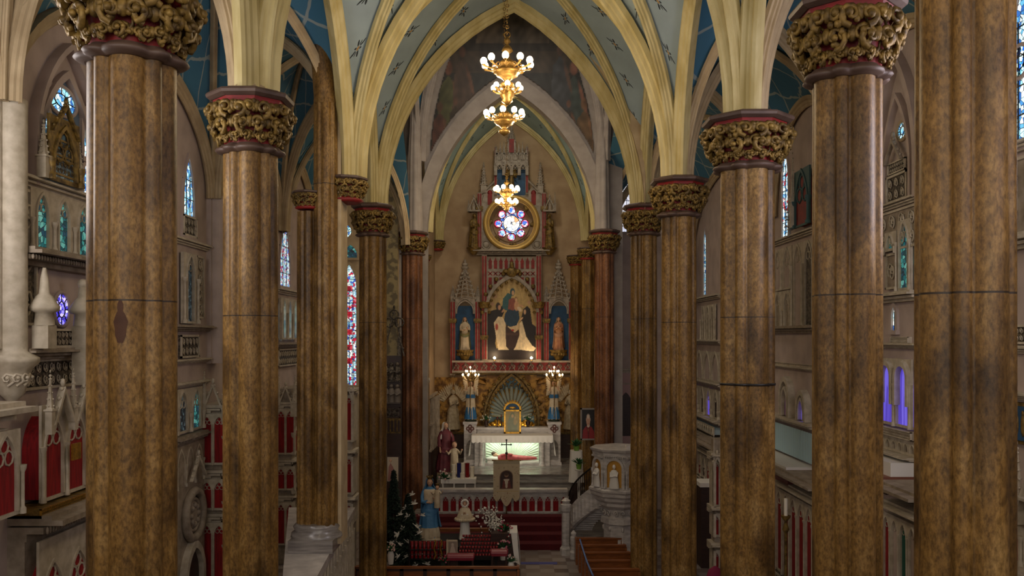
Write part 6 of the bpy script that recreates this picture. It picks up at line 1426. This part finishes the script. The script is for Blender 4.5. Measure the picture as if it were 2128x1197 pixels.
obj('carved_leaves', mb, 'whitemarble', t)
mb = MB(); mb.box(x+.15, x+.7, y-.55, y-.1, P(937), P(930)); obj('book_rest', mb, 'whitemarble', t)
# curved stair
t = thing('pulpit_stair', 'curved white stone stair with dark iron balusters rising to the pulpit', 'staircase', (X(1190, 33), 33, 0))
mb = MB(); ir = MB(); st = MB(); N_ = 12; rail = []; rail2 = []
for i in range(N_+1):
    f = i/N_; a_ = PI*1.02-f*.98; Rr = 2.35; yc = 33.4+0*f; xx = X(1183, 33)+ (1-math.cos(f*1.25))*1.75+.06; yy = 34.0-f*2.1; zz = 1.15+f*1.75
    st.box(xx-.05, xx+.9, yy-.12, yy+.2, max(0, zz-.42-.3*f), zz)
    rail.append((xx, yy, zz+.92)); rail2.append((xx, yy, zz+.12))
    mb.add([(xx-.07, yy, zz-.75), (xx+.05, yy, zz-.75), (xx+.05, yy, zz+.14), (xx-.07, yy, zz+.14)], [])
q0 = len(mb.v)
mb.f += [(i*4+k, i*4+(k+1) % 4, (i+1)*4+(k+1) % 4, (i+1)*4+k) for i in range(N_) for k in range(4)]+[(0, 1, 2, 3), (4*N_+3, 4*N_+2, 4*N_+1, 4*N_)]; mb.m = [0]*len(mb.f); mb.sm = [False]*len(mb.f)
obj('stringer', mb, 'whitemarble', t); obj('treads', st, 'whitemarble', t)
ir.tube(rail, .035, 6); ir.tube(rail2, .02, 5); obj('handrail', ir, 'black', t)
for i in range(22):
    f = i/21*N_; k = min(int(f), N_-1); p = Vector(rail[k]).lerp(Vector(rail[k+1]), f-k); p2 = Vector(rail2[k]).lerp(Vector(rail2[k+1]), f-k)
    mb = MB(); mb.tube([p2, p2.lerp(p, .3), p2.lerp(p, .5), p2.lerp(p, .7), p], [.014, .014, .03, .014, .014], 5); obj('baluster', mb, 'bz', t)
for px, d, py0, py1, r_ in ((1176, 33.0, 1170, 1040, .16), (1192, 32.4, 1170, 1108, .10)):
    mb = MB(); xx = X(px, d); zt = Z(py1, d); mb.lathe([(r_*1.4, 0), (r_*1.4, .25), (r_, .35), (r_, zt-.45), (r_*1.3, zt-.38), (r_*1.3, zt-.15), (r_*.9, zt-.1), (r_*1.1, zt), (r_*.3, zt+.1)], (xx, d, 0), 8, sm=False); obj('newel_post', mb, 'whitemarble', t)
# ---------------- pews ----------------
def pew(x0, x1, y, label, group=None, panels=False, h=.98):
    t = thing('church_pew', label, 'pew', ((x0+x1)/2, y, 0), group)
    mb = MB(); mb.box(x0, x1, y, y+.05, .45, h-.06); obj('backrest', mb, 'pew', t); mb = MB(); mb.box(x0-.02, x1+.02, y-.05, y+.09, h-.06, h); obj('top_rail', mb, 'pew', t)
    mb = MB(); mb.box(x0, x1, y+.05, y+.48, .42, .47); obj('seat', mb, 'pew', t)
    for x in (x0, x1): mb = MB(); mb.ext([(x-.04, 0), (x+.04, 0), (x+.04, h-.08), (x-.04, h-.08)], y-.05, y+.5); obj('pew_end', mb, 'pew', t)
    if panels:
        n = 7; mb = MB(); w = (x1-x0)/n
        for i in range(n+1): mb.box(x0+i*w-.06, x0+i*w+.06, y-.03, y, .4, h-.06)
        mb.box(x0, x1, y-.03, y, h-.14, h-.06); obj('back_framing', mb, 'darkwood', t)
yb = [26.3, 27.35, 28.4, 29.45, 30.5, 31.55]
ordn = ['closest of the rows to the gallery', 'fifth row from the pulpit', 'fourth row from the pulpit', 'third row from the pulpit', 'second row from the pulpit', 'row directly in front of the pulpit']
for i, y in enumerate(yb): pew(X(1199, 31.5)+.03*(5-i), 4.0, y, 'oak pew before the pulpit, '+ordn[i], 'pews in front of the pulpit')
pew(-5.0, X(1077, 27.6), 27.6, 'long oak pew with panelled back along the bottom edge, left of the aisle', None, True)
mb = MB(); mb.tube([(X(1206, 31), 31.2, 1.0), (X(1212, 29.5), 29.5, 1.03), (X(1220, 28), 28.0, 1.02), (X(1232, 26.5), 26.5, 1.0)], .03, 6); tag(obj('blue_ribbon', mb, mat('pale blue ribbon', '#5a78b0', .6)), 'pale blue ribbon laid over the aisle ends of the oak pews', 'ribbon')
mb = MB(); mb.box(X(1078, 31), X(1160, 31), 31.6, 31.9, .001, .01); o = obj('floor_strip', mb, mat('blue tape', '#4a4c8a', .7)); tag(o, 'narrow blue strip across the tiled aisle before the red steps', 'floor strip')
# ---------------- devotional group in front of the rail ----------------
t = thing('display_platform', 'low dark platform before the communion rail carrying the statues', 'platform', (-2.3, 31.2, 0)); mb = MB(); mb.box(X(812, 30.5), X(1062, 30.5), 30.3, 32.4, 0, .95); obj('platform_body', mb, mat('black cloth drape', '#120d0c', .9), t)
mb = MB(); mb.box(X(880, 32), X(1060, 32), 32.42, 32.6, 1.0, 1.12); obj('ledge', mb, 'pew', t)
sd = 31.4
def sx(px, d=sd): return X(px, d)
t = thing('mother_and_child_statue', 'large statue of a crowned woman in a sky blue mantle holding a child', 'statue', (sx(893), sd, .95))
H_ = Z(992, sd)-1.05; mb = MB(); mb.lathe([(.36, 0), (.34, .06), (.30, .1)], (sx(895), sd, .95), 14); obj('plinth', mb, 'ivory', t)
figure(t, sx(893), sd, 1.05, H_, .25, 'blueroab', 'blueroab', 'blueroab', 'hairc', 'hold', 'gold', wide=1.1, mh=.16)
mb = MB(); V, Fc, n, m = robe_mesh(sx(893), sd, 1.05, H_, .25, [(0, .175, .145), (.06, .172, .142), (.17, .152, .128)], .09, 11); mb.add(V, Fc, sm=True); obj('ivory_underskirt', mb, 'ivory', t); mb = MB(); V, Fc, n, m = robe_mesh(sx(893), sd-.02, 1.05, H_, .25, [(.60, .11, .09), (.70, .115, .09), (.78, .11, .08), (.81, .09, .06)], .02, 6); mb.add(V, Fc, sm=True); obj('ivory_bodice', mb, 'ivory', t)
def child(parent, x, y, z, h, robe):
    b = MB(); V, Fc, n, m = robe_mesh(x, y, z, h, .2, [(0, .12, .10), (.3, .13, .11), (.6, .12, .10), (.78, .11, .08), (.82, .04, .04)], .1, 6); b.add(V, Fc, sm=True)
    b.tube([(x-.1*h, y, z+.74*h), (x-.2*h, y-.1*h, z+.62*h), (x-.24*h, y-.2*h, z+.72*h)], [.04*h, .035*h, .025*h], 8); b.tube([(x+.1*h, y, z+.74*h), (x+.2*h, y-.1*h, z+.64*h), (x+.25*h, y-.18*h, z+.76*h)], [.04*h, .035*h, .025*h], 8); obj('child_robe', b, robe, parent)
    b = MB(); b.sph((x, y-.02*h, z+.92*h), (.085*h, .09*h, .10*h), 14, 10); b.sph((x, y-.11*h, z+.91*h), (.014*h, .02*h, .02*h), 6, 4); b.sph((x-.25*h, y-.22*h, z+.73*h), .03*h, 6, 5); b.sph((x+.26*h, y-.19*h, z+.78*h), .03*h, 6, 5); obj('child_head', b, 'skin', parent)
    b = MB(); b.sph((x, y+.02*h, z+.95*h), (.092*h, .09*h, .09*h), 12, 8); obj('child_hair', b, 'hairc', parent)
child(t, sx(910), sd-.28, Z(1052, sd), .80, 'ivory')
mb = MB(); mb.lathe([(.05, 0), (.06, .03), (.07, .07)], (sx(910), sd-.28, Z(1052, sd)+.80), 10); obj('child_crown', mb, 'gold', t)
t = thing('cloaked_child_statue', 'small statue in a white gown and fur trimmed cape with a ruffled headdress', 'statue', (sx(966), sd, .95)); H_ = Z(1040, sd)-.97
figure(t, sx(966), sd, .97, H_, 0, 'linen', None, None, 'hairc', 'pray', None, wide=.95)
mb = MB(); x, y, z = sx(966), sd, .97; V = []; n = 36
for i, (zz, rr) in enumerate(((.50, .225), (.53, .24), (.60, .20), (.72, .15), (.80, .11), (.83, .06))):
    for k in range(n): a_ = 2*PI*k/n; f = 1+(.10 if i < 2 else .03)*math.sin(a_*9+i); V.append((x+rr*f*H_*math.cos(a_), y+rr*.8*f*H_*math.sin(a_), z+zz*H_))
mb.add(V, [(i*n+k, i*n+(k+1) % n, (i+1)*n+(k+1) % n, (i+1)*n+k) for i in range(5) for k in range(n)], sm=True)
for k in range(26): a_ = 2*PI*k/26; mb.sph((x+.235*H_*math.cos(a_), y+.19*H_*math.sin(a_), z+.515*H_), .045*H_, 6, 4)
obj('cape', mb, 'ivory', t)
mb = MB()
for k in range(14): a_ = 2*PI*k/14; mb.sph((x+.085*H_*math.cos(a_), y-.03*H_, z+.93*H_+.085*H_*math.sin(a_)), .032*H_, 6, 4)
obj('ruffled_headdress', mb, 'linen', t)
nd = 41.2; nz = 1.88
t = thing('nun_statue', 'statue of a woman in a maroon habit and white veil leading a small child', 'statue', (X(927, nd), nd, nz))
figure(t, X(926, nd), nd, nz, Z(876, nd)-nz, .5, 'maroon', 'maroon', 'linen', None, 'down', wide=1.15)
child(t, X(945, nd), nd-.25, nz, Z(918, nd)-nz, 'ivory')
# evergreen with white doves
fd = 30.0
t = thing('fir_tree', 'dark conical fir tree dotted with white paper doves beside the blue mantled statue', 'tree', (X(848, fd), fd, 0))
mb = MB(); mb.lathe([(.06, 0), (.04, 2.6)], (X(848, fd), fd, 0), 8); obj('trunk', mb, 'darkwood', t)
def fir(parent, x, y, z0, z1, R, n, seed, m='green'):
    rnd = random.Random(seed); mb = MB()
    for i in range(n):
        f = rnd.random()**.8; z = z0+(z1-z0)*f; rr = R*(1-f)+.04; a_ = rnd.uniform(0, 2*PI); L_ = rr*rnd.uniform(.75, 1.1); d = Vector((math.cos(a_), math.sin(a_), -.18)); p = Vector((x, y, z)); e_ = p+d*L_; s_ = Vector((-math.sin(a_), math.cos(a_), 0))*.07; m_ = p+d*L_*.65
        mb.add([p+d*L_*.2, m_+s_, e_, m_-s_, m_+Vector((0, 0, .07)), m_-Vector((0, 0, .05))], [(0, 1, 2, 4), (0, 4, 2, 3), (0, 5, 2, 1)])
        for q_ in range(3): b0 = p+d*L_*(.5+.18*q_); c0 = b0+s_*(1.1 if q_ % 2 else -1.1)+d*.05; mb.add([b0-d*.03, c0, b0+d*.03+Vector((0, 0, .03))], [(0, 1, 2)])
    return obj('foliage', mb, m, parent)
fir(t, X(848, fd), fd, .25, Z(1028, fd), .80, 900, 2)
def bird(name, x, y, z, s, label, ang, group):
    mb = MB(); V = Vector; c, s_ = math.cos(ang), math.sin(ang)
    def P_(a, b_, d): return (x+(a*c-d*s_)*s, y+b_*s, z+(a*s_+d*c)*s)
    mb.tube([P_(-.5, 0, 0), P_(-.2, -.02, .05), P_(.2, -.02, .05), P_(.42, 0, .12), P_(.55, 0, .1)], [.03*s, .13*s, .13*s, .08*s, .02*s], 8)
    for sg in (-1, 1): mb.add([P_(-.15, 0, .05), P_(.2, 0, .08), P_(sg*.25+.1, -.25, .75 if sg > 0 else .5), P_(sg*.3-.2, -.2, .7 if sg > 0 else .4), P_(0, .04, .06)], [(0, 1, 2, 3), (0, 3, 2, 4)])
    mb.add([P_(-.45, 0, 0), P_(-.8, -.12, -.05), P_(-.85, 0, .02), P_(-.8, .12, -.05)], [(0, 1, 2, 3)]); return tag(obj(name, mb, 'wpetal'), label, 'bird ornament', group)
rnd = random.Random(11); spots = [(854, 1028), (858, 1047), (840, 1056), (830, 1068), (846, 1072), (876, 1070), (836, 1095), (864, 1092), (826, 1108), (871, 1104), (829, 1126), (846, 1122), (812, 1124), (874, 1146), (828, 1150), (846, 1150), (864, 1168), (888, 1165)]
where = ['at the very tip of the dark fir', 'just below the tip of the fir', 'high on the side of the fir towards the column', 'on the upper outer side of the fir next to the column', 'large one spread in the upper middle of the fir', 'on the fir branch touching the blue mantle', 'in the centre of the fir', 'right of the fir centre below the blue mantle', 'halfway down the fir edge by the column', 'halfway down beside the statue plinth', 'lower left part of the fir, above the votive glasses', 'lower middle of the fir', 'on the outermost lower branch near the column', 'low among the red votive glasses', 'bottom left of the fir', 'bottom middle of the fir', 'lowest one, under the red votive glasses', 'lowest right one next to the votive rack']
for i, (px, py) in enumerate(spots):
    z = Z(py, fd); rr = max(.1, .80*(Z(1028, fd)-z)/2.5); bird('dove_ornament', X(px, fd-.5), fd-min(.75, rr*.9)*.8, z, rnd.uniform(.17, .24), 'white paper dove '+where[i], rnd.uniform(-.9, 1.2), 'white doves on the fir')
t = thing('dark_evergreen', 'tall narrow dark evergreen standing between the two slim brown columns', 'tree', (X(819, 32.5), 32.4, 0)); mb = MB(); mb.lathe([(.08, 0), (.05, 3)], (X(819, 32.5), 32.4, 0), 8); obj('trunk', mb, 'darkwood', t); fir(t, X(819, 32.5), 32.4, .2, Z(978, 32.5), .62, 800, 5)
# banner
bd = 36.9
t = thing('processional_banner', 'cream processional banner with scalloped foot and an arched picture, hung before the rail', 'banner', (X(1052, 35.9), 35.9, .94))
bw = X(1080, 35.9)-X(1025, 35.9); bx = X(1052.5, 35.9); bt, bb = Z(957, 35.9), Z(1052, 35.9)
def bfn(u, v):
    p = Pic(u, v, '#bfae90'); p.poly([(0, .92), (1, .92), (1, 1), (0, 1)], '#a89a80'); p.noise(.06, 2, 16)
    rn = random.Random(4)
    for i in range(46):
        x, y = rn.random(), rn.random()*.85+.04
        if .22 < x < .78 and .30 < y < .78: continue
        p.ell(x, y, .018, .012, '#8a4a40' if i % 2 else '#7a6a40', .3)
    p.poly([(.06, .32), (.94, .32), (.94, .335), (.06, .335)], '#b89a5c'); p.ell(.5, .66, .25, .13, '#6a4a3c', .06); p.poly([(.25, .38), (.75, .38), (.75, .66), (.25, .66)], '#6a4a3c'); p.ell(.5, .66, .22, .115, '#3a2620', .06); p.poly([(.28, .395), (.72, .395), (.72, .66), (.28, .66)], '#3a2620')
    p.ell(.5, .68, .09, .05, '#a88468', .3); p.ell(.5, .70, .10, .05, '#4a3428', .5); p.poly([(.33, .40), (.38, .58), (.5, .62), (.62, .58), (.68, .40)], '#6a3028'); p.poly([(.38, .60), (.62, .60), (.56, .54), (.53, .40), (.47, .40), (.44, .54)], '#c8bca8'); return p.c
def bmask(u, v):
    lim = np.where(u < .28, .20-.10*np.sin(PI*u/.28), np.where(u > .72, .20-.10*np.sin(PI*(u-.72)/.28), .18-.18*np.sin(PI*(u-.28)/.44))); return v > lim
V, Fc, c = grid_paint('b', bw, bt-bb, 60, 110, bfn, bmask, 35.9, bx, bb); V[:, 1] += .03*np.sin((V[:, 0]-bx)*9); paint_obj('banner_cloth', V, Fc, c, t)
mb = MB(); mb.tube([(bx-bw/2-.06, 35.94, bt), (bx+bw/2+.06, 35.94, bt)], .025, 8); mb.tube([(bx, 36.0, .94), (bx, 36.0, Z(935, 36))], .025, 8); obj('pole', mb, 'brass', t)
mb = MB(); zc = Z(927, 36); mb.tube([(bx, 36, zc-.3), (bx, 36, zc+.22)], .022, 6); mb.tube([(bx-.17, 36, zc+.06), (bx+.17, 36, zc+.06)], .022, 6)
for dx, dz in ((-.19, .06), (.19, .06), (0, .25)): mb.sph((bx+dx, 36, zc+dz), .04, 8, 5)
mb.sph((bx, 36, zc-.3), .06, 8, 6); obj('cross_finial', mb, 'black', t)
# tall glass candles on the steps by the nun statue
kd = 38.6
for i, (px, py, c_, s) in enumerate(((943, 965, 'candle', 'leftmost of the tall candles, white'), (954, 962, 'blueg', 'deep blue glass candle in the group at the altar steps'), (962, 962, 'candle', 'tall white candle between the blue and the red one'), (971, 962, 'redglass', 'tall red glass candle in the group at the altar steps'), (981, 970, 'candle', 'rightmost shorter white candle of the step group'), (944, 978, 'candle', 'white candle in the front row below the leftmost tall one'), (962, 980, 'candle', 'white candle in the front row of the step group'))):
    if 'blueg' not in M: M['blueg'] = mat('blue votive glass', '#1a2060', .2)
    t = thing('votive_candle', s if i not in (0, 2) else 'white wax candle, '+s, 'candle', (X(px, kd), kd-(.35 if i > 4 else 0), 1.2)); z0 = 1.55 if i < 5 else 1.35; z0 = Z(992 if i < 5 else 998, kd)
    mb = MB(); mb.lathe([(.09, 0), (.10, Z(py, kd)-z0)], (X(px, kd), kd-(.35 if i > 4 else 0), z0), 12); obj('glass', mb, c_, t)
    mb = MB(); mb.lathe([(.006, 0), (.006, .05)], (X(px, kd), kd-(.35 if i > 4 else 0), Z(py, kd)), 5); obj('wick', mb, 'black', t)
t = thing('candle_stand', 'low white shelf holding the group of glass candles and a wreath of flowers', 'stand', (X(955, kd), kd, 1.17)); mb = MB(); mb.box(X(918, kd), X(990, kd), kd-.5, kd+.2, Z(1001, kd), Z(992, kd)); obj('shelf', mb, 'white', t)
mb = MB(); [mb.box(X(a, kd)-.03, X(a, kd)+.03, kd-.45, kd-.35, .94, Z(1000, kd)) for a in (922, 945, 968, 988)]; obj('legs', mb, 'white', t)
t = thing('flower_wreath', 'dark leafy arrangement with pale flowers beside the glass candles', 'flowers', (X(924, kd), kd-.3, Z(993, kd))); bouquet(t, X(924, kd), kd-.3, Z(993, kd), .42, ['palepink', 'wpetal'], 16, seed=9)
# votive racks and glasses
M['rackm'] = mat('blackened rack metal', '#2a2422', .4, .5)
t = thing('votive_rack', 'tiered sloping votive rack in front of the white gowned statue', 'candle rack', (X(990, 29.6), 29.6, .5))
rx0, rx1 = X(948, 29.6), X(1036, 29.6); mb = MB()
for i in range(6): mb.box(rx0+.05*i, rx1-.0, 29.2+i*.19, 29.37+i*.19, .86+i*.085, .89+i*.085)
mb.box(rx0, rx1, 29.18, 29.21, .78, .92); obj('tiers', mb, 'rackm', t); mb = MB(); [mb.box(x, x+.05, y, y+.05, 0, .87) for x in (rx0+.05, rx1-.1) for y in (29.25, 30.2)]; obj('legs', mb, 'rackm', t)
def cup(x, y, z, r=.032, h=.07): mb = MB(); mb.lathe([(r*.8, 0), (r, h), (r*.85, h), (r*.7, h*.5)], (x, y, z), 10); return mb
first = None
for i in range(6):
    for k in range(13):
        x = rx0+.12+.02*i+k*(rx1-rx0-.22)/12; y = 29.28+i*.19; z = .89+i*.085
        if first is None: first = obj('votive_glass', cup(0, 0, 0, .045, .075), 'redglass'); o = first; tag(o, 'small red votive glass in a row on the sloping tiered rack', 'votive candle', 'red votive glasses on the sloping rack')
        else: o = first.copy(); COL.objects.link(o)
        o.location = (x, y, z)
t = thing('votive_stand', 'two level metal stand of tall red glass candles before the fir', 'candle rack', (X(890, 29.1), 29.1, 0)); vx0, vx1 = X(850, 29.1), X(928, 29.1)
mb = MB()
for z in (Z(1160, 29.1), Z(1141, 29.1)): mb.box(vx0, vx1, 29.0, 29.25, z-.02, z); 
for z in (Z(1150, 29.1), Z(1122, 29.1)): mb.tube([(vx0, 28.98, z), (vx1, 28.98, z)], .01, 4)
[mb.box(x, x+.03, 29.0, 29.25, 0, Z(1122, 29.1)) for x in (vx0, vx1)]; obj('stand_frame', mb, 'rackm', t)
o1 = None
for lev, z in enumerate((Z(1160, 29.1), Z(1141, 29.1))):
    for k in range(9):
        x = vx0+.1+k*(vx1-vx0-.17)/8
        if o1 is None: o1 = obj('tall_votive_glass', cup(0, 0, 0, .055, .26), 'redglass'); o = o1; tag(o, 'tall red glass candle standing on the two level stand by the fir', 'votive candle', 'tall red glasses on the two level stand')
        else: o = o1.copy(); COL.objects.link(o)
        o.location = (x, 29.12, z)
for k, px in enumerate((904, 917)):
    mb = MB(); mb.tube([(X(px, 29)+.03*math.sin(j*1.3), 28.93, Z(1121+j*5, 29)) for j in range(9)], .028, 5); tag(obj('gold_ribbon', mb, 'gold2'), ['pale gold ribbon draped over the red candle stand, nearer the fir', 'pale gold ribbon draped over the red candle stand, nearer the picture card'][k], 'ribbon')
t = thing('picture_card', 'pale framed picture card of a veiled figure between the two votive racks', 'picture', (X(939, 29), 28.9, .9)); mb = MB(); mb.box(X(928, 29), X(951, 29), 28.92, 28.95, Z(1152, 29), Z(1121, 29)); obj('frame', mb, 'ivory', t)
mb = MB(flat(28.90)); mb.box(X(932, 29), X(950, 29), 0, .02, Z(1149, 29), Z(1124, 29), 0); mb.cur = 1; mb.ext([(X(935, 29), Z(1148, 29)), (X(948, 29), Z(1148, 29)), (X(944, 29), Z(1134, 29)), (X(938, 29), Z(1134, 29))], -.01, 0); mb.sph((X(941, 29), 0, Z(1131, 29)), (.05, .01, .06)); obj('card_picture', mb, [mat('grey brown print', '#8a7a6c', .7), mat('pale print figure', '#b8a898', .7)], t)
mb = MB(); mb.box(X(926, 29), X(953, 29), 28.7, 29.0, 0, Z(1152, 29)); tag(obj('small_table', mb, 'darkwood'), 'small dark table under the pale picture card', 'table')
# white blossom tree, bouquets, cloth table
t = thing('blossom_tree', 'tall arrangement of white blossom branches in front of the rail', 'flower arrangement', (X(1020, 30), 30.6, .9)); rnd = random.Random(8); br = MB(); fl = MB(); bx0 = X(1028, 30.6)
for i in range(22):
    a_ = rnd.uniform(0, 2*PI); top = (bx0+rnd.gauss(-.05, .28), 30.6+.3*math.sin(a_), rnd.uniform(1.7, Z(1047, 30.6))); mid = (bx0+(top[0]-bx0)*.4+rnd.uniform(-.1, .1), 30.6, 1.3+rnd.uniform(-.2, .3)); br.tube([(bx0, 30.6, .95), mid, top], [.012, .010, .006], 4)
    for k in range(10): f = rnd.uniform(.1, 1); p = Vector(mid).lerp(Vector(top), f); fl.sph((p.x+rnd.uniform(-.07, .07), p.y-.03, p.z+rnd.uniform(-.06, .06)), rnd.uniform(.022, .042), 5, 4)
obj('branches', br, 'darkwood', t); obj('blossoms', fl, 'wpetal', t); mb = MB(); mb.lathe([(.12, 0), (.16, .25), (.1, .4)], (bx0, 30.6, .95), 12); obj('vase', mb, 'white', t)
for i, (px, py, d, R, cols, lab) in enumerate(((1048, 1095, 30.4, .34, ['rpetal', 'pink'], 'dark red and pink flowers with bright green leaves beside the blossom tree'), (1045, 1130, 29.8, .30, ['pink', 'palepink'], 'pink bouquet low in front of the blossom tree'), (1060, 1112, 30.0, .26, ['rpetal', 'wpetal'], 'rose and white bouquet on the cloth draped table end'), (1062, 1160, 28.6, .26, ['palepink', 'wpetal'], 'peach coloured bouquet at the end of the long panelled pew'), (921, 1160, 28.5, .24, ['rpetal', 'pink'], 'pink and red bouquet at the foot of the small picture card'), (812, 1138, 29, .28, ['palepink'], 'pale pink rose cluster against the slim brown column'))):
    t = thing('flower_bouquet', lab, 'bouquet', (X(px, d), d, Z(py+18, d))); bouquet(t, X(px, d), d, Z(py+8, d), R, cols, 14, seed=20+i); mb = MB(); mb.lathe([(.09, 0), (.12, .3), (.08, .42)], (X(px, d), d, Z(py+8, d)-.42), 10); obj('vase', mb, 'white' if i % 2 else 'green', t)
t = thing('draped_table', 'narrow table end covered with white lace cloth beside the open aisle', 'table', (X(1070, 30), 30, 0)); x0, x1 = X(1062, 29.8), X(1077, 29.8); zt = Z(1108, 29.8)
mb = MB(); mb.box(x0-.7, x1-.05, 29.9, 31, 0, zt-.04); obj('table_body', mb, 'darkwood', t); mb = MB(); n = 18; V = []
for k in range(n+1): f = k/n; V += [(x1-.04, 29.85+f*1.2, zt), (x1+.03+.02*math.sin(k*1.7), 29.85+f*1.2, zt-.5), (x1+.05+.04*math.sin(k*1.7), 29.85+f*1.2, zt-1.1)]
mb.add(V, [(3*k+j, 3*k+3+j, 3*k+4+j, 3*k+1+j) for k in range(n) for j in (0, 1)], sm=True); mb.box(x1-.30, x1-.03, 29.85, 31.05, zt-.03, zt); mb.add([(x1-.04, 29.84, zt), (x1-.25, 29.84, zt), (x1-.12, 29.83, zt-1.0), (x1+.05, 29.84, zt-1.1)], [(0, 1, 2, 3)]); obj('lace_cloth', mb, 'linen', t)
# kneelers
for i, (px0, px1, py, lab) in enumerate(((930, 984, 1152, 'kneeler with a long flat maroon cushion before the votive racks'), (1021, 1054, 1143, 'kneeler with a rounded maroon padded top next to the peach bouquet'))):
    d = 28.5; x0, x1 = X(px0, d), X(px1, d); zt = Z(py, d); t = thing('kneeler', lab, 'kneeler', ((x0+x1)/2, d, 0)); mb = MB(); V = []; n = 12
    for k in range(n+1): a_ = PI*k/n; V += [(x0, d+.16-.2*math.cos(a_), zt-.12+.12*math.sin(a_)), (x1, d+.16-.2*math.cos(a_), zt-.12+.12*math.sin(a_)+(0.0))]
    mb.add(V, [(2*k, 2*k+1, 2*k+3, 2*k+2) for k in range(n)], sm=True); mb.box(x0, x1, d-.04, d+.36, zt-.2, zt-.11)
    for x in (x0, x1): mb.sph((x, d+.16, zt-.1), (.04, .2, .11), 10, 6)
    obj('cushion', mb, 'kn', t)
    for x in (x0+.03, x1-.03): mb = MB(); mb.box(x-.03, x+.03, d, d+.32, 0, zt-.2); obj('side_panel', mb, 'darkwood', t)
    mb = MB(); mb.box(x0, x1, d-.4, d-.1, .12, .22); obj('knee_board', mb, 'darkwood', t)

# ---------------- far end of the pulpit side aisle ----------------
ED = 41.7
window(flat(ED), X(1297, ED), Z(482, ED), .75, 3.2, glass_mat('pale wall glow', ['#e8e8f4', '#d8dcf0', '#f4f4fa'], 5, 1.2, .02), 'wall', ratio=1.4)  # glowing pane added to stand in for the bright white aisle wall
t = thing('plaster_niche', 'pinkish plaster panel with a dark pointed niche between the pulpit side columns', 'wall niche', (X(1292, ED), ED-.2, 3)); b = Bay(t, flat(ED))
b.plain(X(1276, ED), X(1312, ED), Z(925, ED), Z(775, ED), 'pnk', .12); mb = b.mb(); mb.ext(lancet_outline(X(1300, ED), Z(905, ED), .55, Z(815, ED)-Z(905, ED)), -.15, -.12); b.o('niche', mb, 'darkwood'); b.cornice(X(1274, ED), X(1314, ED), Z(775, ED), .2, .3); b.cornice(X(1274, ED), X(1314, ED), Z(800, ED), .1, .2)
